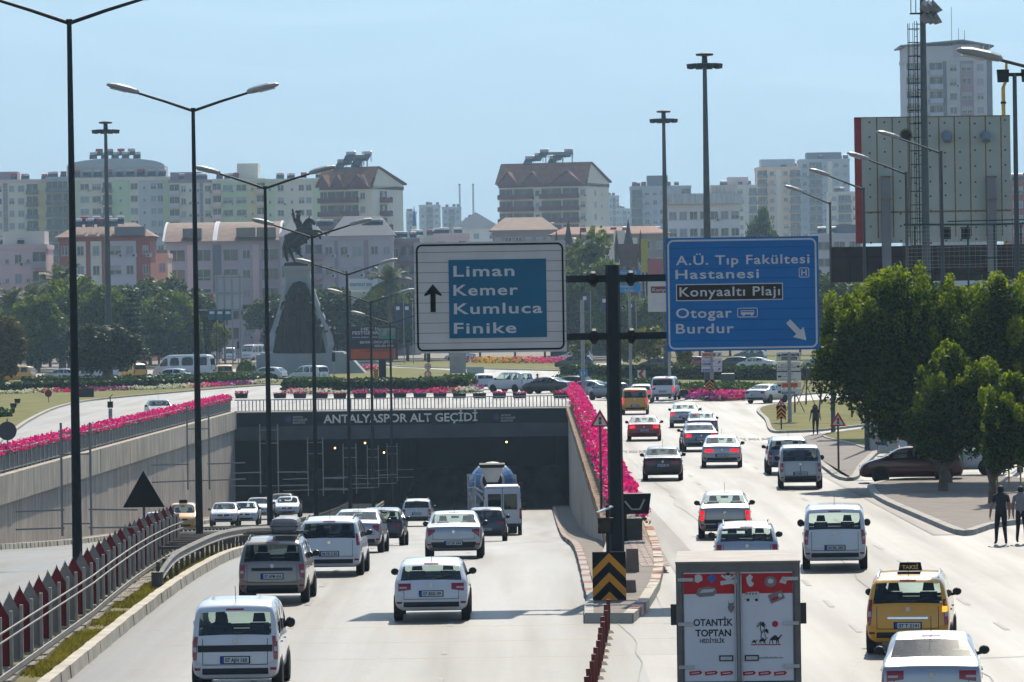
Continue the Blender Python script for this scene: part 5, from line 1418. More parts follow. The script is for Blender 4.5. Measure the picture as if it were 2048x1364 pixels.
def shape(name, pts, m, cx, cy, k=1., dy=.016, ang=0., par=None):
	"""a flat sticker drawn from pixel-sized points around (cx,cy)"""
	x, z = TP(cx, cy); b = MB(); ca, sa = math.cos(R(ang)), math.sin(R(ang))
	b.face([(x + (px_ * ca - py_ * sa) * kT * k, -dy, z + (px_ * sa + py_ * ca) * kT * k) for px_, py_ in pts])
	return b.build(name, m, par or tk)
disc = [(math.cos(2 * math.pi * i / 20), math.sin(2 * math.pi * i / 20)) for i in range(20)]
mStW = M('sticker_white', (.60, .60, .58), .45, var=.08, scale=30); mStB = M('sticker_blue', (.03, .16, .42), .45, var=.1, scale=30); mStG = M('sticker_grey', (.22, .20, .20), .45, var=.2, scale=40)
mStR = M('sticker_red', (.5, .02, .03), .45, var=.08)
shape('sun_mark', [(6.3 * x, 6.3 * y) for x, y in disc], mStR, 1550, 1247.5)
shape('ground_line', [(-30, -1), (30, -1), (30, 1), (-30, 1)], mStR, 1532, 1289)
def palm(cx, cy, h, k):
	b = MB(); x0, z0 = TP(cx, cy)
	def F(x, z): return (x0 + x * kT * k, -.017, z0 + z * kT * k)
	tr = [(0, 0), (1, h * .35), (-1, h * .7), (0, h)]
	for (xa, za), (xb, zb2) in zip(tr, tr[1:]): b.face([F(xa - 1, za), F(xa + 1, za), F(xb + .8, zb2), F(xb - .8, zb2)])
	for a in (15, 50, 95, 130, 165, -15, 195, 215, -35):
		ca, sa = math.cos(R(a)), math.sin(R(a)); ln = 11
		b.face([F(0, h), F(ca * ln * .5 - sa * 1.4, h + sa * ln * .45 + ca * 1.4 + 1.5), F(ca * ln, h + sa * ln * .8 - 2.5), F(ca * ln * .5 + sa * 1.4, h + sa * ln * .45 - ca * 1.4)])
	b.build('palm_drawing', mInk, tk)
palm(1522, 1276, 27, 1.); palm(1530, 1276, 18, .8)
CAM_ = [(-13, 0), (-12, 0), (-10, 8), (-8, 8), (-6, 0), (-5, 0), (-5.5, 8), (1, 8), (2, 0), (3, 0), (4, 8), (7, 0), (8, 0), (6.5, 9), (9, 12), (12, 17), (14, 17.5), (14, 19), (11, 19.5), (8, 15), (5, 14), (2, 18), (-1, 19), (-4, 17), (-8, 14), (-11, 11), (-12, 6)]
shape('camel_drawing', CAM_, mInk, 1551, 1288, .98); shape('camel_drawing', CAM_, mInk, 1526, 1288, .68); shape('camel_drawing', CAM_, mInk, 1509, 1288, .46)
shape('sticker', [(-8, -6), (-2, -9), (8, -4), (7, 5), (0, 9), (-7, 6)], mStW, 1397, 1157, 1., .019)
shape('sticker', [(-9, 0), (0, -10), (10, 0), (1, 9)], mStB, 1423, 1157, 1., .019)
for a in (35, -35): shape('sticker', [(-17, -2), (17, -2), (17, 2), (-17, 2)], mStW, 1457, 1160, 1., .019, a)
shape('sticker', [(5.5 * x, 6 * y) for x, y in disc], mStW, 1456, 1152, 1., .0205); shape('sticker', [(5 * x, 3 * y) for x, y in disc], mInk, 1456, 1148, 1., .022)
shape('sticker', [(-17, -4), (17, 0), (17, 8), (-17, 4)], mStW, 1458, 1166, 1., .0235)
shape('sticker', [(-21, -6), (-14, -11), (14, -9), (21, -2), (18, 7), (6, 10), (-17, 6)], mStG, 1413, 1183, 1., .019); shape('sticker', [(-14, -3), (13, -1), (17, 5), (-8, 4)], mStW, 1413, 1183, 1., .0205)
shape('sticker', [(-6, 3), (2, 10), (8, 4), (4, -3), (10, -9), (6, -15), (0, -15), (-4, -8)], mStW, 1498, 1158, 1., .019)
shape('sticker', [(12 * x, 11 * y) for x, y in disc], mStG, 1541, 1163, 1., .019); shape('sticker', [(6 * x, 5 * y) for x, y in disc], mStW, 1541, 1162, 1., .0205)
shape('sticker', [(-9, -4), (4, -8), (8, 2), (-2, 8)], mStW, 1567, 1160, 1., .019)
bus = shape('sticker', [(-15, -8), (14, -5), (16, 5), (12, 9), (-10, 8), (-16, 3)], mStW, 1504, 1192, 1., .019)
for q in (-10, -4, 2, 8): shape('sticker', [(-2, -2), (2, -2), (2, 2), (-2, 2)], mStG, 1504 + q, 1187, 1., .0205)
for q in (-8, 9): shape('sticker', [(3 * x, 3 * y) for x, y in disc], mInk, 1504 + q, 1199.5, 1., .0205)
shape('sticker', [(-16, -10), (14, -10), (14, 8), (-16, 8)], mStG, 1553, 1192, 1., .019, 22); shape('sticker', [(-12, -6), (2, -6), (2, 0), (-12, 0)], mTR, 1553, 1192, 1., .0205, 22); shape('sticker', [(4 * x, 4 * y) for x, y in disc], mStW, 1560, 1190, 1., .0205)
shape('lantern_drawing', [(-6, 8), (6, 8), (4, 4), (7, 0), (3, -9), (0, -12), (-3, -9), (-7, 0), (-4, 4)], mStG, 1462, 1214, 1., .016)
shape('lantern_drawing', [(-5, 0), (-4.4, 0), (-4.4, 20), (-5, 20)], mInk, 1462, 1222, 1., .0165); shape('lantern_drawing', [(4.4, 0), (5, 0), (5, 20), (4.4, 20)], mInk, 1462, 1222, 1., .0165)
for px_ in (1392, 1423, 1454, 1499, 1530, 1561):
	shape('slogan_tag', [(-13, -4), (9, -4), (13, 0), (9, 4), (-13, 4)], mStR, px_, 1346, 1., .016, 5)
	shape('slogan_tag', [(-9, -1), (7, -1), (7, 1), (-9, 1)], mStW, px_, 1346, 1., .0175, 5)
MB().hexa([(-.95, 3.7, .5), (.95, 3.7, .5), (.95, 5.4, .5), (-.95, 5.4, .5), (-.95, 3.7, 2.1), (.95, 3.7, 2.1), (.85, 4.8, 2.1), (-.85, 4.8, 2.1)]).build('cab', PAINT['white'], tk)
MB().box(-.45, .45, 0, 5.2, .5, .75).build('chassis', mDark, tk)
MB().box(-hw, hw, .0, .12, .42, .6).build('bumper', mAluD, tk)
for s in (-1, 1):
	mz = TP(1350, 1262)[1]
	q = MB().box(s * (hw + .10) - .07, s * (hw + .10) + .07, 4.3, 4.42, mz - .19, mz + .19); q.bar((s * .9, 4.4, mz - .05), (s * (hw + .05), 4.36, mz - .05), .04); q.build('wing_mirror', mTrim, tk)
	for wy in (.9, 4.4):
		ty, rm = wheel_mesh(.36); o = link('wheel', ty, tk, (s * .86, wy, .36)); link('rim', rm, o)
	MB().box(s * .85 - .12, s * .85 + .12, -.02, .0, .6, .7).build('tail_light', mTail, tk)
def onc(kind, label, px, py, paint, dims=None, yaw=180., name='oncoming_car', cat='car', **k):
	p = GR(px, py); L = (dims or (KIND[kind]['L'],))[0]
	o = car(kind, label, (p.x, p.y + L, zr(p.y + L / 2)), R(yaw), paint, dims, back=False, front=True, name=name, cat=cat, **k)
	o.rotation_euler.x = -math.atan((zr(p.y + 3) - zr(p.y)) / 3)
	return o
onc('hatch', 'pale silver oncoming car half hidden behind the fence end and triangular sign', 316, 1085, 'silver', None)
tx2 = onc('mpv', 'yellow oncoming taxi beside the ribbed wall', 362, 1068, 'yellow', (4.5, 1.76, 1.7), name='taxi', cat='taxi', rails=True)
taxi_sign(tx2, 2.2, 1.70)
onc('hatch', 'white oncoming hatchback, first after the yellow taxi', 447, 1054, 'white')
onc('sedan', 'white oncoming saloon with round badge beside the guardrail', 488, 1052, 'white')
onc('hatch', 'white oncoming car partly hidden by a lamp post', 516, 1040, 'white', lvl=1)
onc('hatch', 'white oncoming hatchback at the mouth of the underpass, farther one', 562, 1030, 'lightgrey', lvl=1)
onc('sedan', 'white oncoming saloon next to the guardrail near the portal', 574, 1037, 'white', lvl=1)
p = G(304, 842); car('sedan', 'black saloon with headlights on coming along the upper street', (p.x, p.y + 4.5, 0), R(188), 'dark', (4.6, 1.82, 1.46), back=False, front=True, name='saloon_car', glass_r=gDark)
def rb(kind, label, px, py, yaw, paint, dims=None, name='car', cat='car', **k):
	L = (dims or (KIND[kind]['L'],))[0]
	k.setdefault('lvl', 1)
	return car(kind, label, ctr(px, py, R(yaw), L), R(yaw), paint, dims, name=name, cat=cat, **k)
rb('hatch', 'white hatchback behind the hedge, with a dark rear window', 966, 779, 8, 'white', (4.1, 1.75, 1.5), lights='vert', name='hatchback', glass_r=gDark)
rb('van', 'white passenger van turning before the black saloon', 1020, 784, 50, 'white', (4.2, 1.76, 1.8), lights='fiesta', plate='07 LB 77', lvl=2, name='van', cat='van')
rb('sedan', 'black saloon in the turning queue, sun glint on its roof', 1096, 787, 62, 'black', (4.6, 1.8, 1.46), lights='mid', lvl=2, name='saloon_car', glass_s=gDark)
rb('hatch', 'dark maroon hatchback between the black and the silver saloon', 1140, 785, 58, 'maroon', None, lights='vert', name='hatchback')
rb('sedan', 'silver saloon in the turning queue behind the end of the pink flowers', 1178, 796, 62, 'silver', (4.6, 1.8, 1.47), lights='mid', lvl=2, name='saloon_car')
rb('hatch', 'dark car almost hidden by the gantry mast in the turning queue', 1218, 800, 30, 'bluegrey', None, lights='vert', name='hatchback')
rb('van', 'white delivery van in front of the monument base', 617, 766, 52, 'white', (4.4, 1.83, 1.85), lights='vert', plate='07 KJ 99', lvl=2, name='delivery_van', cat='van', glass_r=gTint)
rb('hatch', 'white hatchback left of the delivery van at the monument', 535, 761, 66, 'white', (4.2, 1.75, 1.5), lights='vert', name='hatchback')
rb('van', 'yellow taxi van with dark rear window behind the hedge', 447, 763, 8, 'yellow', (4.4, 1.83, 1.85), lights='fiesta', name='taxi', cat='taxi', glass_r=gTint)
rb('minibus', 'long white minibus behind the hedges at the roundabout', 368, 757, 76, 'white', (7.2, 2.05, 2.75), lights='vert', name='minibus', cat='minibus', glass_s=gTint, glass_r=gTint)
rb('hatch', 'white hatchback in front of the long white minibus', 342, 764, 74, 'white', (4.2, 1.76, 1.48), name='hatchback', glass_s=gDark)
rb('van', 'yellow taxi van emerging behind the dark olive tree', 264, 759, 32, 'yellow', (4.4, 1.83, 1.85), lights='vert', name='taxi', cat='taxi', glass_r=gTint, glass_s=gTint)
rb('minibus', 'white van mostly hidden by the dark olive tree', 192, 761, 84, 'white', (5.6, 2.0, 2.2), name='van', cat='van', glass_s=gDark)
rb('hatch', 'silver car just left of the olive tree trunk', 122, 763, 80, 'silver', None, name='hatchback')
rb('van', 'yellow taxi van at the picture edge behind the hedge', 30, 765, 78, 'yellow', (4.4, 1.83, 1.85), lights='vert', lvl=2, name='taxi', cat='taxi', glass_s=gTint, glass_r=gTint)
rb('suv', 'white sport utility car on the far side road under the trees', 347, 709, -18, 'white', None, lights='mid', name='suv')
rb('minibus', 'white van with dark windscreen waiting in front of the far avenue', 458, 723, 186, 'white', (5.6, 2.0, 2.2), back=False, front=True, name='van', cat='van')
rb('minibus', 'white minibus waiting beside the monument', 506, 722, 160, 'white', (6.4, 2.05, 2.6), back=False, front=True, name='minibus', cat='minibus')
rb('suv', 'black sport utility car crossing behind the gantry mast', 1148, 739, 84, 'black', (4.7, 1.9, 1.75), name='suv', glass_s=gTint)
rb('hatch', 'dark maroon car crossing in the shade behind the gantry mast', 1312, 740, 84, 'maroon', None, name='hatchback', glass_s=gDark)
rb('hatch', 'red car under the yellow-leaved trees behind the roundabout', 1382, 737, 84, 'red', None, name='hatchback', glass_s=gDark)
rb('hatch', 'dark car beside the white one below the blue sign', 1466, 738, 84, 'dark', None, name='hatchback', glass_s=gDark)
rb('sedan', 'white saloon in the far lanes below the blue sign', 1512, 739, 70, 'white', None, lights='mid', name='saloon_car')
rb('suv', 'teal sport utility car in the far lanes under the blue sign', 1500, 722, 70, 'teal', None, name='suv')
rb('hatch', 'silver car in the far lanes beside the ficus tree', 1640, 737, 80, 'silver', None, name='hatchback')
rb('sedan', 'white saloon passing beyond the lawn under the white sign', 920, 722, 85, 'white', None, name='saloon_car')
pk = rb('suv', 'white pickup truck behind the black sport utility car', 1150, 727, 86, 'white', (4.9, 1.85, 1.8), name='pickup_truck', cat='pickup')
FARL = [('white', 489, 662, 186, 'white car at the head of the far avenue'), ('silver', 474, 668, 184, 'silver car following along the far avenue'), ('white', 500, 655, 186, 'white car farther up the avenue, beside its kerb'), ('yellow', 466, 684, 184, 'tiny yellow taxi waiting at the end of the far avenue'),
		('red', 684, 668, 4, 'tiny red car right of the monument'), ('white', 722, 650, 184, 'white van-like car above the festival poster'), ('white', 764, 648, 184, 'white car under the far hedge of round trees'), ('dark', 455, 664, 184, 'dark car in the far avenue by the banners'),
		('white', 1190, 668, 84, 'white car glimpsed between the sign beams'), ('silver', 1215, 676, 84, 'silver car glimpsed beside the gantry mast, in the far lanes'), ('white', 1165, 690, 84, 'white car under the lower sign beam'), ('white', 1285, 690, 84, 'white car between the mast and blue sign, far lanes'), ('silver', 505, 640, 184, 'farthest silver car of the avenue'), ('white', 480, 645, 184, 'farthest white car of the avenue'), ('white', 815, 654, 84, 'white car beside the corner of the white sign')]
for pt, px_, py_, yw, lb in FARL:
	kd = 'sedan' if pt == 'silver' else 'hatch'
	rb(kd, lb, px_, py_, yw, pt, None, inner=False, back=yw < 90, front=yw > 90, group='cars in the far lanes')
# ================================================================== hedges and flower beds
mHedge = leafmat('hedge_leaves', (.018, .045, .008), (.06, .10, .016), .3, .5)
mHedgeD = M('hedge_inner_shade', (.012, .02, .006), .95, var=.3)  # solid cores coloured near black for the shade behind the leaves
def along(pts, step):
	out = []; P = [Vector((p[0], p[1], 0)) for p in pts]
	for a, b in zip(P, P[1:]):
		n = max(1, int((b - a).length / step))
		for i in range(n): out.append((a.lerp(b, i / n), (b - a).normalized()))
	return out
def hedge(label, pts, h, w, seed, per=26, size=.16, mat=None, group='clipped hedges of the roundabout', flat=True):
	"""clipped hedge along ground points; its front face follows them"""
	r = np.random.default_rng(seed); t = thing('hedge', label, 'hedge', (pts[0][0], pts[0][1], 0), 0, group); o = t.location
	core = MB(); P = along(pts, 3.); P.append((Vector((pts[-1][0], pts[-1][1], 0)), P[-1][1]))
	for (a, da), (b, db) in zip(P, P[1:]):
		n = Vector((-da.y, da.x, 0)); n = n if n.y > 0 else -n
		q = [a + n * .12, b + n * .12, b + n * (w - .1), a + n * (w - .1)]
		core.hexa([(p.x - o.x, p.y - o.y, .1) for p in q] + [(p.x - o.x, p.y - o.y, h - .1) for p in q])
	core.build('dark_core', mHedgeD, t)
	V = []
	for (a, d), (b, _) in zip(P, P[1:]):
		n = Vector((-d.y, d.x, 0)); n = n if n.y > 0 else -n; L_ = (b - a).length
		k = int(L_ * (h + w) * per)
		u = r.uniform(0, L_, k); s = r.uniform(0, h + w, k)
		yy = np.where(s < h, r.normal(0, .05, k), s - h); zz = np.where(s < h, s, h + r.normal(0, .05, k)) + .08 * np.sin(u * 1.7 + a.x)
		V.append(np.stack([a.x + d.x * u + n.x * yy - o.x, a.y + d.y * u + n.y * yy - o.y, np.maximum(.05, zz) + .05], 1))
	V = np.concatenate(V)
	link('foliage', flake_mesh('foliage', [(flakes(V, size, seed), mat or mHedge)]), t)
	return t
hedge('long dark hedge in front of the yellow taxi at the left, behind the flower strip', GP((-60, 789), (200, 782), (400, 776), (548, 767)), .95, 1.2, 1)
hedge('second row of hedge close behind the long dark one, in front of the taxis', GP((48, 771), (250, 769), (420, 766), (556, 759)), .85, 1.2, 2)
hedge('wide hedge above the portal railing, between two flower strips', GP((562, 783), (640, 787), (800, 786), (935, 783), (964, 776)), 1.15, 3.0, 3)
hedge('tall dark hedge across the far lanes under the blue sign', GP((1118, 758), (1300, 761), (1500, 763), (1770, 763)), 1.35, 1.3, 4)
hedge('lower hedge behind the passenger van, in front of the tall dark one', GP((1105, 770), (1215, 778), (1310, 781)), .8, 1.3, 5)
hedge('low wide shrub bed beside the green cabinet', GP((1352, 786), (1440, 796), (1505, 793)), .75, 5.5, 6, per=14)
hedge('short hedge stub on the left lawn near the round sign', GP((-60, 842), (28, 836)), .55, 1.2, 7)
def bush(label, px, py, r_, h, seed, mat=None):
	p = G(px, py); rr = np.random.default_rng(seed); n = int(900 * r_ * h)
	v = rr.normal(0, 1, (n, 3)); v /= np.linalg.norm(v, axis=1)[:, None]; v[:, 2] = np.abs(v[:, 2])
	v *= rr.uniform(.8, 1.05, n)[:, None] * np.array([r_, r_, h])
	t = thing('bush', label, 'bush', (p.x, p.y, 0))
	link('foliage', flake_mesh('foliage', [(flakes(v, .16, seed), mat or mHedge)]), t)
	MB().lathe([(r_ * .7, .0), (r_ * .8, h * .4), (r_ * .4, h * .8)], 10).build('dark_core', mHedgeD, t)
mLime = leafmat('lime_bush_leaves', (.07, .12, .012), (.16, .20, .02), .35, .6)
bush('bright green clipped round bush left of the monument', 493, 752, 1.3, 1.9, 8, mLime)
bush('bright green bush right of the festival poster', 812, 668, 2.6, 2.4, 9, mLime)
def flower_bed(pts, w, h, per, seed, mats, size=.13):
	r = np.random.default_rng(seed); V = []; P = along(pts, 2.); P.append((Vector((pts[-1][0], pts[-1][1], 0)), P[-1][1]))
	for (a, d), (b, _) in zip(P, P[1:]):
		n = Vector((-d.y, d.x, 0)); n = n if n.y > 0 else -n; L_ = (b - a).length; k = int(L_ * per)
		u = r.uniform(0, L_, k); s = r.uniform(0, w, k)
		V.append(np.stack([a.x + d.x * u + n.x * s, a.y + d.y * u + n.y * s, .14 + h * r.uniform(.2, 1, k) * (1 + .3 * np.sin(u * 2 + a.x))], 1))
	V = np.concatenate(V); k = (np.floor((V[:, 0] * .23 + V[:, 1] * .06 + r.normal(0, .25, len(V)))) % len(mats)).astype(int)
	lf = r.uniform(0, 1, len(V)) < .25
	gr = [(flakes(V[lf] - np.array([0, 0, .06]), size, seed + 9), mLeafF)]
	for i, m in enumerate(mats):
		q = (~lf) & (k == i)
		if q.any(): gr.append((flakes(V[q], size, seed + i), m))
	tag(link('flower_strip', flake_mesh('flower_strip', gr)), kind='stuff')
flower_bed(GP((-60, 793), (150, 787), (300, 782), (420, 777), (560, 768)), 1.6, .35, 70, 41, [mPaleF, mPinkA, mPurple, mPaleF])
flower_bed(GP((566, 789), (640, 791), (800, 790), (945, 787), (968, 780)), 1.8, .35, 70, 42, [mPaleF, mPurple, mPinkA])
flower_bed(GP((1350, 791), (1395, 800), (1440, 803), (1540, 797)), 3.2, .45, 150, 43, [mPinkA, mPurple, mPinkA, mPaleF])
flower_bed(GP((655, 748), (762, 742)), 3.0, .6, 110, 44, [mPurple, mPinkA])
flower_bed(GP((915, 728), (1110, 729)), 4.0, .7, 90, 45, [mYelF, mPurple, mYelF, mPinkA], .16)
flower_bed(GP((1620, 754), (1690, 752)), 3.0, .6, 90, 46, [mPurple, mPinkA], .16)
mPlan = M('planter_black', (.018, .02, .02), .6, var=.2)
PXS = [483, 560, 600, 643, 680, 720, 760, 800, 840, 880, 919, 959, 999, 1039, 1120]
has = [.7, .35, .4, .35, .25, .8, .9, 1.0, 0, .7, 0, 0, .6, .35, .8]
ordn = ['first', 'second', 'third', 'fourth', 'fifth', 'sixth', 'seventh', 'eighth', 'ninth', 'tenth', 'eleventh', 'twelfth', 'thirteenth', 'fourteenth', 'fifteenth']
for i, (px_, q) in enumerate(zip(PXS, has)):
	p = G(px_, 798)
	t = thing('planter', '%s black planter from the left in the row behind the portal railing%s' % (ordn[i], ', nearly bare' if q == 0 else ', with pink flowers'), 'planter', (p.x, p.y, .06), 0, 'black planters behind the bridge railing')
	MB().hexa([(-.5, -.22, 0), (.5, -.22, 0), (.5, .22, 0), (-.5, .22, 0), (-.56, -.26, .42), (.56, -.26, .42), (.56, .26, .42), (-.56, .26, .42)]).build('box', mPlan, t)
	r = np.random.default_rng(60 + i); n = int(30 + 110 * q)
	v = np.stack([r.uniform(-.55, .55, n), r.uniform(-.25, .25, n), .4 + .32 * r.uniform(0, 1, n) * (max(q, .15))], 1); lf = r.uniform(0, 1, n) < (.4 if q else 1)
	gr = [(flakes(v[lf], .08, i + 70), mLeafF)]
	if q: gr.append((flakes(v[~lf], .09, i + 90), mPinkA))
	link('flowers', flake_mesh('flowers', gr), t)
# ================================================================== monument
SY = 567.
sp_ = A(606, 745, SY); mon = thing('monument', 'tall white monument with a dark bronze rider on a rearing horse', 'monument', (sp_.x, SY, 0)); mo = mon.location
def MP(px, py): p = A(px, py, SY); return (p.x - mo.x, p.z)
mMarb = M('pale_marble', (.31, .325, .33), .6, var=.08, scale=.6, dirt=.25)
mBron = M('dark_bronze', (.007, .005, .005), .6, .0, var=.3, scale=1.2)
mBronL = M('brown_bronze', (.026, .016, .012), .65, .0, var=.35, scale=1.5)
hs = [(745, 84), (707, 76)]
b = MB()
zt0 = MP(606, 707)[1]
b.box(-5.4, 5.4, -3, 6, 0, zt0 - .05); b.hexa([(-5.0, -2.6, zt0 - .05), (5.0, -2.6, zt0 - .05), (5.0, 5, zt0 - .05), (-5.0, 5, zt0 - .05), (-4.9, -2.5, zt0 + .15), (4.9, -2.5, zt0 + .15), (4.9, 5, zt0 + .15), (-4.9, 5, zt0 + .15)])
b.hexa([(5.4, -3, 0), (7.6, -2.6, 0), (7.6, 5, 0), (5.4, 5, 0), (5.4, -3, zt0 - .2), (5.5, -2.8, zt0 - .2), (5.5, 5, zt0 - .2), (5.4, 5, zt0 - .2)])
b.build('base', mMarb, mon)
prof = [(705, 32, 4.2), (690, 66, 4.), (672, 64, 3.6), (650, 55, 3.2), (620, 43, 2.7), (590, 34, 2.3), (565, 28, 2.05), (548, 25, 2.0), (540, 25, 2.)]
prof[0] = (705, 60, 4.2)
k = SY / FPX
b = MB(); rows = []
for py_, hw_, dp in prof:
	z = MP(606, py_)[1]; x = MP(604 - (705 - py_) * .055, py_)[0]
	rows.append([(x - hw_ * k, -dp * .3, z), (x - hw_ * k * .82, -dp * .55, z), (x + hw_ * k * .82, -dp * .55, z), (x + hw_ * k, -dp * .3, z), (x + hw_ * k, dp, z), (x - hw_ * k, dp, z)])
for r0, r1 in zip(rows, rows[1:]):
	for i in range(6): b.face([r0[i], r0[(i + 1) % 6], r1[(i + 1) % 6], r1[i]])
b.face(rows[-1]); b.build('shaft', mMarb, mon)
zc = MP(594, 538)[1]; xc = MP(595, 538)[0]
b = MB(); b.box(xc - 1.65, xc + 1.65, -1.3, 2.3, zc - .15, zc + .35); b.build('cap', mMarb, mon)
b = MB(); pts = []
for px_, py_ in ((548, 706), (552, 680), (561, 640), (572, 605), (578, 580), (588, 566), (601, 562), (612, 566), (620, 580), (626, 605), (636, 640), (648, 680), (654, 706)): pts.append(MP(px_, py_))
b.prism(pts, -2.55, -1.0, f=lambda x, z, y: (x, y, z)); b.build('bronze_recess', mBron, mon)
random.seed(14)
def figure(parent, x, y, z, h, m, lean=0., arms=0, name='bronze_figure'):
	b = MB(); s = h / 1.75
	def Q(a, c, d): return Vector((x + (a + lean * d) * s, y + c * s, z + d * s))
	b.tube([Q(-.1, 0, 0), Q(-.11, 0, .5), Q(-.08, 0, .95)], [.07 * s, .09 * s, .12 * s], 7); b.tube([Q(.12, -.05, 0), Q(.12, 0, .5), Q(.08, 0, .95)], [.07 * s, .09 * s, .12 * s], 7)
	b.tube([Q(0, 0, .85), Q(0, 0, 1.15), Q(0, 0, 1.4), Q(0, 0, 1.5)], [.19 * s, .18 * s, .24 * s, .08 * s], 8)
	b.tube([Q(0, 0, 1.45), Q(0, 0, 1.55), Q(0, 0, 1.66), Q(0, 0, 1.78)], [.06 * s, .1 * s, .12 * s, .04 * s], 8)
	b.tube([Q(-.22, 0, 1.38), Q(-.32, 0, 1.1), Q(-.25 - arms * .3, -.2, .95 + arms * .5)], [.07 * s, .06 * s, .045 * s], 6); b.tube([Q(.22, 0, 1.38), Q(.32, 0, 1.1), Q(.28 + arms * .5, -.2, .9 + arms * .6)], [.07 * s, .06 * s, .045 * s], 6)
	return b.build(name, m, parent, smooth=True)
for px_, py_, hh, ar in ((590, 706, 5.2, 0), (612, 706, 4.8, .3), (566, 706, 4.0, 0), (636, 706, 4.0, .4), (580, 660, 4.2, .2), (622, 660, 4.0, 0), (600, 640, 4.0, .5)):
	x, z = MP(px_, py_); figure(mon, x, -2.7, z, hh, mBronL, random.uniform(-.1, .1), ar)
for px_, py_, hh, ar in ((546, 690, 4.1, 0), (534, 705, 2.6, 0), (553, 655, 1.8, 0), (650, 690, 3.6, .6), (662, 700, 3.2, .8), (672, 702, 2.6, .4), (640, 650, 2.4, .3)):
	x, z = MP(px_, py_); figure(mon, x, -.6, z, hh, mBronL, .1 if px_ > 600 else -.05, ar)
x, z = MP(655, 635); MB().tube([(x, -.6, z - .3), (x + 1.6, -.8, z + 1.3), (x + 2.6, -.9, z + 2.0)], .06, 6).build('lance', mBron, mon)
x, z = MP(603, 592); b = MB(); n = 22        # crescent emblem
for i in range(n):
	a0, a1 = R(35 + 290 * i / n), R(35 + 290 * (i + 1) / n)
	def c_(a, r, dx=0): return (x + dx + r * math.cos(a), -2.62, z + r * math.sin(a))
	b.face([c_(a0, .55), c_(a1, .55), c_(a1, .42 - .0, .12), c_(a0, .42, .12)])
b.face([(x + .5 + (.2 if k % 2 == 0 else .08) * math.cos(R(36 * k)), -2.62, z + (.2 if k % 2 == 0 else .08) * math.sin(R(36 * k))) for k in range(10)])
b.build('crescent_emblem', M('emblem_copper', (.30, .07, .03), .5, var=.1), mon)
def skin(name, nodes, edges, mat, parent=None, loc=(0, 0, 0), lvl=2, root=0):
	me = bpy.data.meshes.new(name); me.from_pydata([n[0] for n in nodes], edges, [])
	o = bpy.data.objects.new(name, me); col.objects.link(o)
	md = o.modifiers.new('k', 'SKIN'); md.use_smooth_shade = True
	ss = o.modifiers.new('s', 'SUBSURF'); ss.levels = lvl; ss.render_levels = lvl
	sk = me.skin_vertices[0].data
	for i, n in enumerate(nodes): r_ = n[1]; sk[i].radius = (r_, r_) if not hasattr(r_, '__len__') else r_; sk[i].use_root = (i == root)
	dg = bpy.context.evaluated_depsgraph_get(); m2 = bpy.data.meshes.new_from_object(o.evaluated_get(dg))
	bpy.data.objects.remove(o)
	m2.materials.clear(); m2.materials.append(mat); m2.name = name
	m2.polygons.foreach_set('use_smooth', [True] * len(m2.polygons))
	return link(name, m2, parent, loc)
def P2(px, py, dy=0): x, z = MP(px, py); return (x, dy, z)
HN = [(P2(588, 481), 1.02), (P2(600, 473), .95), (P2(611, 465), .92), (P2(614, 455), .72), (P2(616, 445), .58), (P2(619, 438), .42), (P2(626, 444), .30), (P2(631, 450), .19),
      (P2(580, 483), .92), (P2(573, 495, -.4), .42), (P2(583, 507, -.4), .22), (P2(586, 516, -.4), .17), (P2(591, 524, -.4), .16),
      (P2(590, 496, .5), .55), (P2(597, 503, .5), .25), (P2(598, 508, .5), .17), (P2(603, 513, .5), .16),
      (P2(622, 466, -.5), .42), (P2(632, 462, -.5), .25), (P2(641, 463, -.5), .16), (P2(645, 468, -.5), .14),
      (P2(621, 470, .5), .42), (P2(633, 468, .5), .24), (P2(640, 472, .5), .15), (P2(641, 479, .5), .14),
      (P2(571, 481, 0), .26), (P2(569, 495, 0), .34), (P2(572, 510), .26), (P2(576, 524), .12)]
HE = [(0, 1), (1, 2), (2, 3), (3, 4), (4, 5), (5, 6), (6, 7), (0, 8), (8, 9), (9, 10), (10, 11), (11, 12), (8, 13), (13, 14), (14, 15), (15, 16), (2, 17), (17, 18), (18, 19), (19, 20), (2, 21), (21, 22), (22, 23), (23, 24), (8, 25), (25, 26), (26, 27), (27, 28)]
HN = HN[:29]
skin('horse', HN, HE, mBron, mon)
MB().hexa([P2(617, 436, -.18), P2(620, 435, -.18), P2(620, 435, -.08), P2(617, 436, -.08), P2(619, 429, -.15), P2(620, 429, -.15), P2(620, 429, -.12), P2(619, 429, -.12)]).build('horse_ear', mBron, mon)
RN = [(P2(601, 463, 0), .40), (P2(598, 452), .38), (P2(595, 442), .42), (P2(596, 436), .22), (P2(597, 430), .33), (P2(597, 426), .26), (P2(589, 441, .2), .2), (P2(587, 431, .25), .17), (P2(585, 421, .3), .12), (P2(584.5, 417, .3), .09),
      (P2(600, 444, -.4), .2), (P2(606, 455, -.5), .16), (P2(613, 457, -.3), .12), (P2(607, 468, -.75), .33), (P2(611, 479, -.85), .24), (P2(612, 486, -.85), .2), (P2(616, 486, -.85), .14)]
RE = [(0, 1), (1, 2), (2, 3), (3, 4), (4, 5), (2, 6), (6, 7), (7, 8), (8, 9), (2, 10), (10, 11), (11, 12), (0, 13), (13, 14), (14, 15), (15, 16)]
skin('rider', RN, RE, mBron, mon)
x, z = MP(597, 426); MB().lathe([(.36, z), (.38, z + .08), (.42, z + .14), (.34, z + .3), (.1, z + .32)], 12, (x, 0, 0)).build('cap_hat', mBron, mon)
x0, z0 = MP(593, 538)
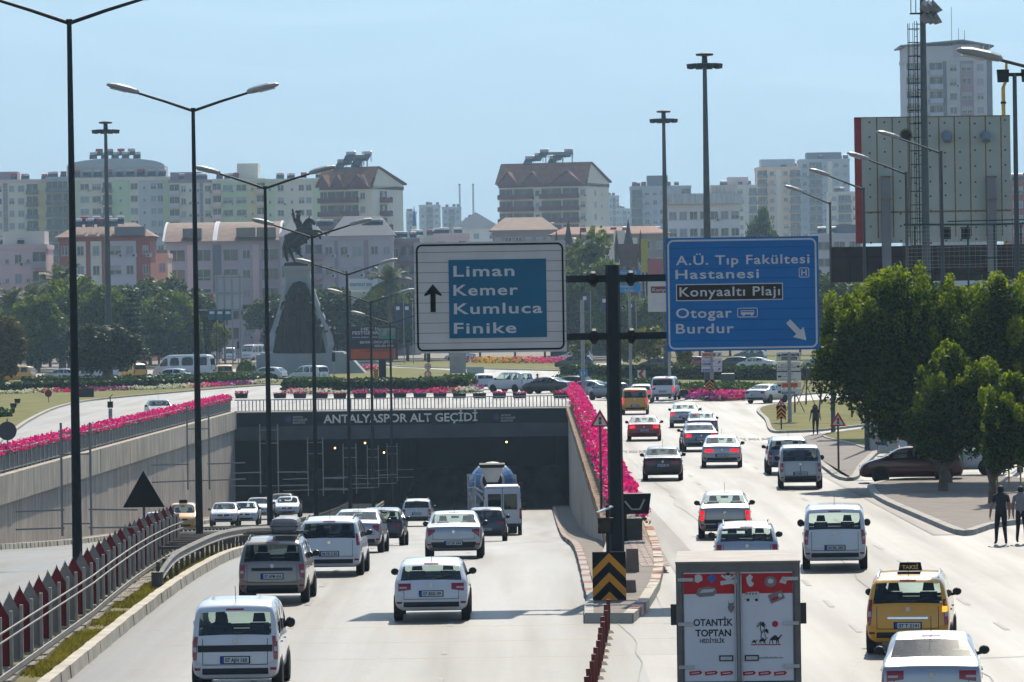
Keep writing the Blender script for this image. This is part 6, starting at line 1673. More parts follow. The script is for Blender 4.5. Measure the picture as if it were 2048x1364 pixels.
b = MB(); b.hexa([(x0 - 1.5, -1.1, z0 + .35), (x0 + 1.5, -1.1, z0 + .35), (x0 + 1.5, 1.6, z0 + .35), (x0 - 1.5, 1.6, z0 + .35), (x0 - 1.35, -1, z0 + .75), (x0 + 1.25, -1, z0 + .95), (x0 + 1.25, 1.4, z0 + .95), (x0 - 1.35, 1.4, z0 + .75)]); b.build('plinth', mBron, mon)
# ================================================================== poster, boards and small signs
PY_ = 452.
c = A(745, 685, PY_); pst = thing('poster_stand', 'purple and orange festival poster with FESTGEHA and BEWIRB DICH JETZT on a dark pillar', 'billboard', (c.x, PY_, 0)); po = pst.location
kp = PY_ / FPX
def PQ(px, py): p = A(px, py, PY_); return (p.x - po.x, p.z)
x0, zA = PQ(697, 721); x1, zB = PQ(795, 651)
MB().box(x0, x1, .0, .5, zA, zB).build('frame', M('poster_frame', (.03, .045, .05), .5, var=.1), pst)
def pbox(nm, a, bb, m, d=.02):
	(xa, za), (xb, zb2) = PQ(*a), PQ(*bb); MB().box(xa, xb, -d, -d + .008, min(za, zb2), max(za, zb2)).build(nm, m, pst)
pbox('purple_field', (702, 696), (791, 655), M('poster_purple', (.045, .02, .055), .5, var=.1)); pbox('orange_field', (702, 718), (791, 697), M('poster_orange', (.52, .09, .025), .5, var=.15, scale=1))
pbox('photo_field', (757, 677), (791, 656), M('poster_photo', (.20, .24, .22), .5, var=.6, scale=1.5), .03); pbox('green_field', (762, 678), (790, 671), M('poster_green', (.02, .25, .16), .5, var=.2), .04)
mPT = M('poster_text', (.55, .55, .55), .5, var=.05)
for s_, x, y, w_, cp in (('FESTGEHA', 705, 669, 52, 6.5), ('HEY !!', 722, 661, 34, 6), ('BEWIRB DICH JETZT', 720, 687, 66, 5), ('0552 696 13 06', 749, 694, 38, 4.5), ('komm einfach vorbei', 705, 676, 50, 3)):
	wtext(s_, x, y, w_, cp, PY_, mPT, pst, bold=.02, dy=.035)
wtext('VORSTELLUNGSGESPRÄCH', 732, 704, 54, 4.5, PY_, M('poster_ink', (.12, .03, .02), .5), pst, bold=.02, dy=.03)
MB().box(-.35 + .9, .35 + .9, .1, .4, 0, zA).build('pillar', mBeam, pst)
mGalv = M('sign_pole', (.30, .31, .31), .5, .4, var=.1)
def pole_sign(name, label, px, py_foot, zh, cat='traffic sign', d=None, r=.04):
	p = G(px, py_foot) if d is None else Vector((A(px, 700, d).x, d, 0))
	t = thing(name, label, cat, (p.x, p.y, .1)); MB().tube([(0, .05, 0), (0, .05, zh)], r, 8).build('post', mGalv, t); return t, p
def tri_sign(label, px, py_c, Y, w, back=False, light=True, foot=0.):
	c = A(px, py_c, Y); t = thing('warning_sign', label, 'traffic sign', (c.x, Y, foot)); z = c.z - foot; h = w * .87
	MB().tube([(0, .05, 0), (0, .05, z + h * .3)], .045, 8).build('post', M('rusty_post', (.13, .10, .085), .7, .2, var=.25, scale=6), t)
	def tri(s, d0, d1, m, nm):
		b = MB(); b.prism([(-w / 2 * s, z - h / 2 * s - (1 - s) * .0 * h), (w / 2 * s, z - h / 2 * s), (0, z + h / 2 * s * 1.0)], d0, d1, f=lambda x, zz, y: (x, y, zz)); return b.build(nm, m, t)
	tri(1, 0, .02, mDark if back else mRed, 'plate')
	if not back:
		q = MB(); s = .66; zo = -h * .075
		q.prism([(-w / 2 * s, z - h / 2 * s + zo), (w / 2 * s, z - h / 2 * s + zo), (0, z + h / 2 * s + zo)], -.012, -.002, f=lambda x, zz, y: (x, y, zz)); q.build('white_field', mSignW, t)
		q = MB(); q.box(-w * .07, w * .07, -.022, -.013, z - h * .36, z + h * .06); q.build('signal_symbol', mBlack, t)
		for i, m in enumerate((M('symbol_green', (.01, .22, .08), .5), M('symbol_amber', (.7, .3, .02), .5), M('symbol_red', (.5, .03, .03), .5))):
			MB().lathe([(w * .055, -.028), (w * .055, -.0225)], 12, (0, 0, z - h * .28 + i * h * .13), axis='y').build('signal_disc', m, t)
	return t
tri_sign('red triangle with a traffic light symbol standing in front of the pink flowers', 1200, 836, 170., .72)
tri_sign('red triangle with a traffic light symbol on a rusty post by the woman', 1676, 838, 205., .70, foot=.1)
tri_sign('dark back of a triangular sign above the red and grey fence', 287, 978, 156., 1.38, back=True, foot=zr(156) + .1)
tri_sign('red triangle behind the small orange chevron on the lawn', 1562, 806, 290., .70, foot=.1)
t, p = pole_sign('round_sign', 'grey back of a round sign beyond the left railing', 12, 955, 2.5, d=222.)
c = A(12, 862, 222.); MB().lathe([(.44, 0), (.44, .02)], 24, axis='y').build('plate', M('sign_back', (.07, .08, .085), .5, .3, var=.1), t, (0, 0, c.z - .1))
def round_sign(label, px, py_c, py_foot, r, m, m2=None, txt=None, bar=False):
	p = G(px, py_foot); c = A(px, py_c, p.y); t = thing('round_sign', label, 'traffic sign', (p.x, p.y, .1)); z = c.z - .1
	MB().tube([(0, .05, 0), (0, .05, z)], .04, 8).build('post', mGalv, t)
	MB().lathe([(r, 0), (r, .025)], 20, axis='y').build('plate', m, t, (0, 0, z))
	if m2: MB().lathe([(r * .74, -.01), (r * .74, -.002)], 20, axis='y').build('white_field', m2, t, (0, 0, z))
	if bar: MB().box(-r * .6, r * .6, -.012, -.002, z - r * .14, z + r * .14).build('white_bar', mSignW, t)
	if txt:
		text(txt, mBlack, t, (0, -.018, z - r * .3), h=r * .6, w=r, align='CENTER', ext=0, bold=.02)
	return t, z
mNoE = M('no_entry_red', (.20, .02, .03), .5, var=.1)
round_sign('no entry sign on a short post on the left lawn', 97, 787, 808, .30, mNoE)
round_sign('no entry sign beside the long white minibus', 288, 729, 750, .42, mNoE)
round_sign('small red round sign at the kerb by the white minibus', 426, 715, 735, .42, mNoE)
t, z = round_sign('twin red and white round signs, upper one reads 50', 856, 733, 765, .34, mRed, mSignW, '50')
MB().lathe([(.36, 0), (.36, .025)], 20, axis='y').build('lower_plate', mRed, t, (0, 0, z - .78)); MB().lathe([(.25, -.01), (.25, -.002)], 20, axis='y').build('white_field', mSignW, t, (0, 0, z - .78))
round_sign('round red-rimmed sign amid the leaves under the sign beams', 1205, 639, 712, .8, mRed, mSignW)
def board_sign(name, label, px, py_foot, boards, cat='traffic sign', pole=True, py_top=None, pw=.05):
	"""boards: (x0,y0,x1,y1,material)"""
	p = G(px, py_foot); Y = p.y; t = thing(name, label, cat, (p.x, Y, .1))
	zt = A(px, min(b_[1] for b_ in boards) if py_top is None else py_top, Y).z - .1
	if pole: MB().tube([(0, .08, 0), (0, .08, zt)], pw, 8).build('post', mGalv, t)
	out = []
	for x0, y0, x1, y1, m in boards:
		a = A(x0, y1, Y); c = A(x1, y0, Y)
		out.append(MB().box(a.x - p.x, c.x - p.x, 0, .05, a.z - .1, c.z - .1).build('board', m, t))
	return t, Y
mSkyB = M('sign_sky_blue', (.03, .28, .55), .4, var=.05)
t, Y = board_sign('u_turn_sign', 'blue U-turn sign on a pale lamp pole before the roundabout', 1167, 803, [(1159, 738, 1175, 755, mSkyB)], py_top=600, pw=.16)
b = MB()
c = A(1167, 746, Y) - t.location
b.tube([(-.12, -.01, c.z - .22), (-.12, -.01, c.z + .08), (-.06, -.01, c.z + .17), (.06, -.01, c.z + .17), (.12, -.01, c.z + .08), (.12, -.01, c.z - .12)], .035, 6); b.build('u_arrow', mSignW, t)
t, Y = board_sign('bend_sign', 'white board with a red chevron pointing left behind the passenger van', 1283, 778, [(1275, 740, 1291, 756, mSignW)])
c = A(1283, 748, Y) - t.location; plate([(c.x + .27, c.z + .36), (c.x - .02, c.z + .36), (c.x - .3, c.z), (c.x - .02, c.z - .36), (c.x + .27, c.z - .36), (c.x + .02, c.z)], .01).build('red_chevron', mRed, t)
def small_chev(label, px, py_c, py_foot, w, h):
	p = G(px, py_foot); c = A(px, py_c, p.y); t = thing('chevron_marker', label, 'road marker', (p.x, p.y, .1)); z = c.z - .1
	MB().tube([(0, .06, 0), (0, .06, z)], .04, 8).build('post', mDark, t); MB().box(-w / 2, w / 2, 0, .03, z - h / 2, z + h / 2).build('board', mBlack, t)
	for q in range(3):
		zz = z + h / 2 - .03 - q * h * .31; th = h * .15
		plate([(-w / 2, zz - w / 2), (0, zz), (w / 2, zz - w / 2), (w / 2, zz - w / 2 - th), (0, zz - th), (-w / 2, zz - w / 2 - th)], .006).build('chevron', mOrange, t)
small_chev('small black and orange chevron board in front of the light mast base', 1420, 770, 802, .62, .85)
small_chev('small black and orange chevron board below the stacked direction boards', 1563, 824, 862, .55, .78)
small_chev('tiny black and orange chevron board beside the poster pillar', 752, 747, 768, .5, .8)
t, Y = board_sign('direction_board', 'stack of three white direction boards just below the blue sign', 1424, 800, [(1403, 704, 1444, 715, mSignW), (1403, 716, 1444, 733, mSignW), (1403, 733, 1444, 744, mSignW)], 'direction board', pw=.13)
for a_, b_, m in (((1405, 713), (1431, 706), mRed if False else M('board_orange', (.55, .10, .03), .5, var=.1)), ((1405, 731), (1421, 726), M('board_blue', (.03, .10, .4), .5, var=.1)), ((1405, 743), (1427, 738), M('board_blue', (.03, .10, .4), .5))):
	A0, A1 = A(*a_, Y) - t.location, A(*b_, Y) - t.location; MB().box(A0.x, A1.x, -.01, -.001, A0.z, A1.z).build('colour_field', m, t)
wtext('Akra Terminali', 1405, 724, 24, 4, Y, mInk, t, dy=.02); wtext('Burdur', 1406, 730, 12, 3.5, Y, mSignW, t, dy=.02); wtext('Antalya', 1407, 742, 18, 3.5, Y, mSignW, t, dy=.02)
for y in (710, 725, 739):
	c = A(1438, y, Y) - t.location; plate([(c.x - .12, c.z - .06), (c.x, c.z + .05), (c.x - .06, c.z + .1), (c.x + .12, c.z + .13), (c.x + .1, c.z - .05), (c.x + .05, c.z), (c.x - .07, c.z - .11)], .012).build('arrow', mInk, t)
t, Y = board_sign('direction_board', 'tall stack of five white direction boards on the lawn beside the blue sign', 1580, 848, [(1553, 704, 1601, 722, mSignW), (1554, 724, 1601, 742, mSignW), (1554, 744, 1602, 762, mSignW), (1554, 764, 1602, 776, mSignW), (1555, 777, 1602, 789, mSignW)], 'direction board', pw=.13)
for a_, b_, m in (((1563, 713), (1598, 707), mInk), ((1563, 720), (1594, 714), mInk), ((1564, 775), (1595, 766), MATS['board_orange']), ((1564, 788), (1590, 783), MATS['board_blue'])):
	A0, A1 = A(*a_, Y) - t.location, A(*b_, Y) - t.location; MB().box(A0.x, A1.x, -.01, -.001, A0.z, A1.z).build('colour_field', m, t)
for s_, x, y, w_, cp, m in (('Konyaaltı Plajı', 1565, 712, 31, 3.5, mSignW), ('Belediye Parkı', 1565, 719, 27, 3.5, mSignW), ('Şht. İz. Yaşam', 1562, 731, 24, 3.2, mInk), ('Bölge Müdürlüğü', 1556, 736, 36, 3.2, mInk), ('Antalya Sahili', 1556, 741, 26, 3.2, mInk), ('A.Ü. Tıp Fakültesi', 1562, 749, 24, 3.2, mInk), ('Hastanesi', 1563, 754, 20, 3.2, mInk), ('Çocuk Hastanesi', 1562, 760, 30, 3.2, mInk), ('Milli Bahçe', 1566, 787, 22, 3.5, mSignW)):
	wtext(s_, x, y, w_, cp, Y, m, t, dy=.02)
for x, y in ((1558, 711), (1596, 733), (1559, 753), (1559, 771), (1559, 784)):
	c = A(x, y, Y) - t.location; plate([(c.x - .1, c.z - .05), (c.x + .02, c.z - .05), (c.x + .02, c.z - .1), (c.x + .13, c.z), (c.x + .02, c.z + .1), (c.x + .02, c.z + .05), (c.x - .1, c.z + .05)], .012).build('arrow', mInk, t)
p = G(1456, 775); t = thing('utility_cabinet', 'grey-green utility cabinet on the shrub bed', 'cabinet', (p.x, p.y, .1))
MB().hexa([(-.62, -.3, 0), (.62, -.3, 0), (.62, .3, 0), (-.62, .3, 0), (-.62, -.3, 1.15), (.62, -.3, 1.15), (.55, .3, 1.2), (-.55, .3, 1.2)]).build('housing', M('cabinet_green', (.05, .07, .065), .5, var=.15), t)
for x in (-.3, .3): MB().box(x - .27, x + .27, -.33, -.302, .1, 1.05).build('door', M('cabinet_door', (.06, .08, .075), .5, var=.15), t)
t, Y = board_sign('direction_sign', 'small sky-blue sign ending in deniz Yurdu behind the gantry mast', 1262, 792, [(1236, 540, 1281, 556, mSkyB), (1236, 566, 1281, 585, mSkyB)], 'road sign', pw=.12)
wtext('Alanya Serik', 1238, 547, 36, 5, Y, mTxW, t, dy=.02); wtext('Akdeniz', 1238, 575, 28, 5, Y, mTxW, t, dy=.02); wtext('Yurdu', 1248, 583, 20, 5, Y, mTxW, t, dy=.02)
t, Y = board_sign('direction_sign', 'plain white sign with a brown Konyaaltı strip tucked behind the blue sign', 1340, 800, [(1296, 562, 1372, 624, mSignWh)], 'road sign', pw=.12)
A0, A1 = A(1302, 586, Y) - t.location, A(1366, 572, Y) - t.location; MB().box(A0.x, A1.x, -.01, -.001, A0.z, A1.z).build('brown_field', M('sign_brown', (.16, .02, .025), .5), t)
wtext('Konyaaltı', 1305, 583, 44, 7, Y, mTxW, t, dy=.02)
def traffic_light(label, px, py_c, py_foot):
	p = G(px, py_foot); c = A(px, py_c, p.y); t = thing('traffic_light', label, 'traffic light', (p.x, p.y, .1)); z = c.z - .1
	MB().tube([(0, .12, 0), (0, .12, z + .4)], .06, 8).build('post', mGalv, t); MB().box(-.17, .17, -.1, .1, z - .5, z + .5).build('housing', mBlack, t)
	for q in (-.32, 0, .32): MB().lathe([(.11, -.14), (.12, -.101)], 12, (0, 0, z + q), axis='y').build('lamp', mDark, t)
traffic_light('traffic light in front of the monument base', 668, 714, 764)
traffic_light('traffic light above the twin round signs', 858, 714, 768)
traffic_light('traffic light beside the long white minibus', 414, 708, 752)
traffic_light('traffic light on the far corner by the waiting minibus', 477, 690, 735)
p = G(916, 748); t = thing('concrete_pillar', 'grey concrete pillar under the white sign corner', 'pillar', (p.x, p.y, 0)); MB().box(-.95, .95, -.5, .5, 0, 2.6).build('shaft', mConc, t); MB().box(-1.0, 1.0, -.55, .55, 2.6, 2.75).build('cap', mConc, t)
p = G(951, 764); t = thing('info_board', 'small pale board standing on the lawn behind the hedge', 'board', (p.x, p.y, .1)); MB().box(-.9, .9, 0, .08, .25, 1.45).build('board', M('board_pale', (.42, .48, .44), .5, var=.1), t); MB().box(-.8, -.7, .02, .06, 0, .25).build('leg', mGalv, t); MB().box(.7, .8, .02, .06, 0, .25).build('leg', mGalv, t)
p = G(221, 838); t = thing('signal_box', 'black solar signal box on a short post behind the pink flowers', 'signal', (p.x, p.y, 0)); MB().box(-.13, .13, -.1, .1, 0, .75).build('post', mGalv, t); MB().box(-.19, .19, -.12, .12, .8, 1.25).build('lamp_box', mBlack, t); MB().bar((-.1, 0, 1.5), (.18, 0, 1.75), .3, .03).build('solar_panel', mDark, t); MB().box(-.03, .03, -.03, .03, 1.25, 1.6).build('stem', mDark, t)
p = G(171, 797); t = thing('litter_box', 'low black box on the lawn edge by the nearest lamp post', 'box', (p.x, p.y, .1)); MB().box(-.75, .75, -.3, .3, 0, .75).build('housing', mPlan, t); MB().box(-.8, .8, -.34, .34, .75, .83).build('lid', mDark, t)
for px_, py_, lb in ((35, 812, 'small floodlight on the left lawn, upper one'), (27, 822, 'small floodlight on the left lawn, lower one')):
	p = G(px_, py_); t = thing('garden_floodlight', lb, 'floodlight', (p.x, p.y, .1)); MB().hexa([(-.2, -.1, .15), (.2, -.1, .15), (.2, .1, .15), (-.2, .1, .15), (-.26, -.05, .5), (.26, -.05, .5), (.26, .2, .5), (-.26, .2, .5)]).build('housing', mDark, t); MB().box(-.03, .03, -.03, .03, 0, .15).build('bracket', mGalv, t)
# ================================================================== people
mSkin = M('skin', (.36, .20, .14), .6, var=.08)
mHairD = M('dark_hair', (.015, .01, .008), .6, var=.2, scale=20)
def cloth(name, c): return M('cloth_' + name, c, .85, var=.15, scale=6)
BONES_STAND = dict(pel=(0, 0, .95), sp=(0, 0, 1.15), ch=(0, .0, 1.36), nk=(0, .0, 1.5), hd=(0, .01, 1.58), tp=(0, .015, 1.70), ns=(0, .11, 1.61),
	shL=(-.19, 0, 1.40), elL=(-.25, -.02, 1.12), wrL=(-.25, .06, .88), shR=(.19, 0, 1.40), elR=(.25, -.02, 1.12), wrR=(.25, .06, .88),
	hpL=(-.09, 0, .9), knL=(-.10, .02, .50), anL=(-.10, -.02, .09), toL=(-.11, .13, .03), hpR=(.09, 0, .9), knR=(.10, .02, .50), anR=(.10, -.02, .09), toR=(.11, .13, .03))
RAD = dict(pel=(.17, .12), sp=(.145, .105), ch=(.18, .12), nk=.055, hd=(.075, .09), tp=(.07, .085), ns=.016, shL=.07, elL=.048, wrL=.032, shR=.07, elR=.048, wrR=.032, hpL=.10, knL=.065, anL=.045, toL=.035, hpR=.10, knR=.065, anR=.045, toR=.035)
BE = [('pel', 'sp', 's'), ('sp', 'ch', 's'), ('ch', 'nk', 's'), ('nk', 'hd', 'k'), ('hd', 'tp', 'k'), ('hd', 'ns', 'k'), ('ch', 'shL', 's'), ('shL', 'elL', 's'), ('elL', 'wrL', 'k'), ('ch', 'shR', 's'), ('shR', 'elR', 's'), ('elR', 'wrR', 'k'),
      ('pel', 'hpL', 't'), ('hpL', 'knL', 't'), ('knL', 'anL', 't'), ('anL', 'toL', 'b'), ('pel', 'hpR', 't'), ('hpR', 'knR', 't'), ('knR', 'anR', 't'), ('anR', 'toR', 'b')]
def person(label, loc, yaw, top, bottom, H=1.72, pose=None, hair='short', shoe=None, shorts=False, sleeve=False, girth=1., hairm=None, parent=None):
	J = dict(BONES_STAND); J.update(pose or {})
	names = list(J); nodes = [(J[n], tuple(q * girth for q in RAD[n]) if hasattr(RAD[n], '__len__') else RAD[n] * (girth if n[:2] in ('sh', 'hp', 'kn') else 1)) for n in names]
	edges = [(names.index(a), names.index(b)) for a, b, _ in BE]; kinds = {(a, b): c for a, b, c in BE}
	seg = [(Vector(J[a]), Vector(J[b]), c, b) for a, b, c in BE]
	for sd in 'LR':
		w = Vector(J['wr' + sd]); e = Vector(J['el' + sd]); d = (w - e).normalized(); s = -1 if sd == 'L' else 1
		side = Vector((0, 1, 0)) - d * d.y; side = side.normalized() if side.length > .1 else Vector((1, 0, 0))
		pm = len(nodes); nodes.append((tuple(w + d * .075), .034)); edges.append((names.index('wr' + sd), pm)); seg.append((w, w + d * .2, 'k', 'hand'))
		for f_, (o, ln) in enumerate(((.028, .07), (.010, .085), (-.010, .08), (-.028, .062))):
			i = len(nodes); b0 = w + d * .095 + side * o
			nodes.append((tuple(b0), .010)); nodes.append((tuple(b0 + d * ln * .55 + Vector((-s * .008, .0, 0))), .009)); nodes.append((tuple(b0 + d * ln + Vector((-s * .022, 0, 0))), .008))
			edges += [(pm, i), (i, i + 1), (i + 1, i + 2)]
		i = len(nodes); b0 = w + d * .04 + side * .034
		nodes.append((tuple(b0), .012)); nodes.append((tuple(b0 + d * .035 + side * .025), .010)); nodes.append((tuple(b0 + d * .07 + side * .03), .009)); edges += [(pm, i), (i, i + 1), (i + 1, i + 2)]
	o = skin('body', nodes, edges, top, None, lvl=1, root=names.index('pel')); me = o.data
	mats = [top, bottom, mSkin, shoe or mDark]
	me.materials.clear(); [me.materials.append(m) for m in mats]
	for p in me.polygons:
		c = p.center; best = 9; k = 's'; who = ''
		for a, b, kk, nm in seg:
			ab = b - a; t = max(0, min(1, (c - a).dot(ab) / max(1e-9, ab.dot(ab)))); d = (c - a - ab * t).length
			d -= {'s': .05, 't': .04}.get(kk, 0.) * (1 if nm not in ('elL', 'elR') else .3)
			if d < best: best = d; k = kk; who = nm
		if k == 's' and who in ('elL', 'elR') and not sleeve and c.z < J['shL'][2] - .14: k = 'k'
		if k == 'k' and sleeve and who in ('wrL', 'wrR'): k = 's'
		if k == 't' and shorts and who in ('anL', 'anR'): k = 'k'
		p.material_index = {'s': 0, 't': 1, 'k': 2, 'b': 3}[k]
	o.name = 'person'; tag(o, label, 'person'); s = H / 1.72; o.scale = (s, s, s); o.location = loc; o.rotation_euler = (0, 0, yaw)
	hd = Vector(J['hd']); b = MB(); rows = []
	for zz, rr_ in ((.0, .10), (.05, .113), (.1, .112), (.15, .09), (.185, .03)):
		rows.append([(hd.x + rr_ * math.cos(a) * .9, hd.y - .005 + rr_ * math.sin(a) * (1.05 if math.sin(a) < 0 else .8), hd.z - .03 + zz + (.055 if math.sin(a) > .2 and zz < .04 else 0)) for a in [2 * math.pi * k / 14 for k in range(14)]])
	for r0, r1 in zip(rows, rows[1:]):
		for k in range(14): b.face([r0[k], r0[(k + 1) % 14], r1[(k + 1) % 14], r1[k]])
	b.face(rows[-1])
	if hair == 'long':
		for k in range(9):
			a = math.pi + math.pi * k / 8; x, y = hd.x + .105 * math.cos(a), hd.y + .1 * math.sin(a)
			b.tube([(x, y, hd.z + .06), (x * 1.15, y * 1.1, hd.z - .08), (x * 1.2 + .01, y * 1.1, hd.z - .24)], [.03, .036, .012], 6)
	b.build('hair', hairm or mHairD, o, smooth=True)
	for s_ in (-1, 1):
		MB().lathe([(.001, .012), (.011, .006), (.012, -.004)], 8, axis='y').build('eye', mBlack, o, (hd.x + s_ * .03, hd.y + .088, hd.z + .045))
	return o
mTeeB = cloth('black', (.03, .03, .034)); mTrB = cloth('black_trousers', (.014, .014, .017)); mGreyT = cloth('grey', (.26, .25, .25)); mBlueT = cloth('blue', (.05, .13, .24)); mDenim = cloth('denim', (.06, .08, .14)); mWhiteT = cloth('white', (.6, .6, .6)); mRedT = cloth('red', (.3, .03, .04)); mKhaki = cloth('khaki', (.28, .24, .17))
p = G(1631, 874); person('woman in black top and flared trousers walking along the pavement corner', (p.x, p.y, .12), R(178), mTeeB, mTrB, 1.70, dict(anL=(-.11, .10, .09), toL=(-.12, .25, .04), knL=(-.1, .12, .5), anR=(.10, -.16, .12), toR=(.1, -.03, .05), knR=(.1, 0, .5), wrL=(-.30, .12, .9), wrR=(.30, -.08, .9)), 'long')
p = G(2003, 1089); person('man in black T-shirt and black trousers standing at the kerb', (p.x, p.y, .0), R(2), mTeeB, mTrB, 1.78, dict(anL=(-.15, .02, .09), toL=(-.17, .17, .03), knL=(-.13, .03, .5), anR=(.13, -.05, .09), toR=(.15, .10, .03), wrL=(-.31, .06, .88), elL=(-.29, -.02, 1.12)), girth=1.08)
p = G(2043, 1087); person('person in grey T-shirt and dark trousers, cut by the picture edge', (p.x, p.y, .0), R(-15), mGreyT, mTrB, 1.74, dict(anL=(-.11, -.14, .12), toL=(-.11, -.02, .05), anR=(.1, .16, .09), toR=(.1, .31, .04), knR=(.1, .15, .5)))
SIT = dict(pel=(0, 0, .48), sp=(0, -.02, .68), ch=(0, .02, .88), nk=(0, .06, 1.02), hd=(0, .08, 1.1), tp=(0, .085, 1.22), ns=(0, .18, 1.13), shL=(-.19, .03, .92), shR=(.19, .03, .92), elL=(-.25, .12, .68), elR=(.25, .12, .68), wrL=(-.15, .32, .58), wrR=(.15, .32, .58), hpL=(-.09, .02, .46), hpR=(.09, .02, .46), knL=(-.13, .42, .5), knR=(.13, .42, .5), anL=(-.13, .42, .1), anR=(.13, .42, .1), toL=(-.14, .57, .04), toR=(.14, .57, .04))
pA = G(1768, 912); person('woman with long dark hair and turquoise top sitting under the ficus', (pA.x, pA.y, .15), R(15), cloth('turquoise', (.04, .25, .30)), mDenim, 1.66, SIT, 'long')
pB = G(1786, 908); person('man in black shirt sitting beside the woman under the ficus', (pB.x, pB.y, .15), R(-10), mTeeB, mKhaki, 1.75, SIT)
for q, lb in ((pA, 'low stone seat block under the woman with long hair'), (pB, 'low stone seat block under the man in black')):
	o = MB().hexa([(-.28, -.22, 0), (.28, -.22, 0), (.28, .2, 0), (-.28, .2, 0), (-.25, -.2, .36), (.25, -.2, .36), (.25, .18, .36), (-.25, .18, .36)]).build('seat_block', mConcL, loc=(q.x, q.y, .15)); tag(o, lb, 'stone block')
WK = dict(anL=(-.10, .18, .10), toL=(-.11, .33, .05), knL=(-.1, .17, .5), anR=(.10, -.2, .14), toR=(.1, -.08, .06), knR=(.1, .02, .48), wrL=(-.27, -.12, .9), wrR=(.27, .18, .92))
CR = [(309, 702, mGreyT, mDenim, 'pedestrian in grey beside the far white sport utility car'), (318, 702, mTeeB, mTrB, 'pedestrian in black beside the far white sport utility car'), (418, 700, mRedT, mDenim, 'pedestrian in a red top before the far avenue'), (430, 698, mWhiteT, mDenim, 'pedestrian in a white top before the far avenue'), (436, 697, mGreyT, mTrB, 'pedestrian in grey walking with the one in white'),
      (448, 694, mBlueT, mTrB, 'pedestrian in a blue top near the waiting white van'), (443, 692, mKhaki, mTrB, 'pedestrian in khaki crossing to the avenue'), (426, 690, mTeeB, mDenim, 'pedestrian in black farther along the crossing'), (455, 690, mWhiteT, mTrB, 'pedestrian in white close to the avenue kerb')]
for i, (px_, py_, a_, b_, lb) in enumerate(CR):
	p = G(px_, py_ + 14); person(lb, (p.x, p.y, .0), R(40 * i), a_, b_, 1.72, WK if i % 2 else None)
def motorbike(label, px, py, yaw, c):
	p = G(px, py); t = thing('motorbike', label, 'motorbike', (p.x, p.y, 0), yaw)
	for y in (-.65, .65):
		MB().lathe([(.2, -.05), (.29, -.05), (.3, 0), (.29, .05), (.2, .05)], 18, axis='x').build('wheel', mRubber, t, (0, y, .3))
	b = MB(); b.tube([(0, -.7, .78), (0, -.2, .74), (0, .15, .62), (0, .5, .8), (0, .62, .98)], [.1, .16, .12, .13, .06], 10); b.tube([(0, .6, .98), (0, .7, .3)], .045, 6); b.build('frame', c, t, smooth=True)
	MB().tube([(-.34, .5, 1.05), (0, .58, 1.02), (.34, .5, 1.05)], .02, 6).build('handlebar', mDark, t); MB().box(-.16, .16, -.8, -.45, .8, 1.1).build('top_box', mDark, t)
	return t
RIDE = dict(SIT); RIDE.update(pel=(0, -.1, .82), sp=(0, -.08, 1.0), ch=(0, -.02, 1.2), nk=(0, .03, 1.34), hd=(0, .05, 1.42), tp=(0, .055, 1.54), ns=(0, .15, 1.45), shL=(-.19, 0, 1.24), shR=(.19, 0, 1.24), elL=(-.3, .2, 1.06), elR=(.3, .2, 1.06), wrL=(-.3, .44, 1.06), wrR=(.3, .44, 1.06), hpL=(-.1, -.08, .8), hpR=(.1, -.08, .8), knL=(-.2, .28, .72), knR=(.2, .28, .72), anL=(-.2, .08, .32), anR=(.2, .08, .32), toL=(-.2, .22, .28), toR=(.2, .22, .28))
for px_, py_, yw, lb, tp in ((1058, 783, 70, 'beside the white passenger van in the queue', mBlueT), (1076, 782, 75, 'just before the black saloon in the queue', mGreyT), (492, 716, 175, 'in front of the waiting minibus', mTeeB)):
	motorbike('dark motorbike ' + lb, px_, py_, R(yw), mDark); p = G(px_, py_)
	person('rider on the motorbike ' + lb, (p.x, p.y, .0), R(yw), tp, mTrB, 1.72, RIDE)
DRV = dict(SIT); DRV = {k: (v[0], v[1], v[2] + .12) for k, v in SIT.items()}
for c_, lb, X_, yy, lo in ((c1, 'driver seen as a dark shape in the white family van', -.38, 1.75, .12), (tx1, 'driver seen as a dark shape in the chrome strip taxi', -.36, 2.05, .1)):
	q = c_.location; person(lb, (q.x + X_, q.y + yy, lo), 0, mTeeB, mTrB, 1.75, DRV)
# ================================================================== buildings
mGlassB = M('window_glass_dark', (.03, .045, .06), .12, .0, var=.3, scale=.25, spec=.8)
mGlassC = M('window_curtain', (.34, .36, .38), .5, var=.25, scale=.4)
mFrm = M('window_frame_white', (.55, .55, .56), .5, var=.05)
mSlab = M('balcony_slab', (.40, .38, .37), .8, var=.1)
mTileR = M('roof_tile_red', (.30, .13, .085), .8, var=.25, scale=.9, dirt=.3)
mTileB = M('roof_tile_brown', (.27, .17, .13), .8, var=.2, scale=.9, dirt=.3)
mRoofG = M('roof_gravel', (.32, .31, .30), .9, var=.15)
mHeatP = M('solar_heater_panel', (.03, .045, .07), .15, .2, var=.2)
mHeatT = M('solar_heater_tank', (.55, .56, .58), .35, .4, var=.08)
mHeatR = M('solar_heater_red', (.42, .06, .05), .45, var=.1)
WM = {}
_a = MB(); _a.box(-.42, .42, -.42, -.08, 0, .6); _a.lathe([(.22, -.44), (.22, -.421)], 10, (-.1, 0, .3), 1, 'y'); AC = _a.mesh('air_conditioner', [M('ac_white', (.55, .56, .57), .5, var=.05), M('ac_fan', (.1, .1, .11), .6)])
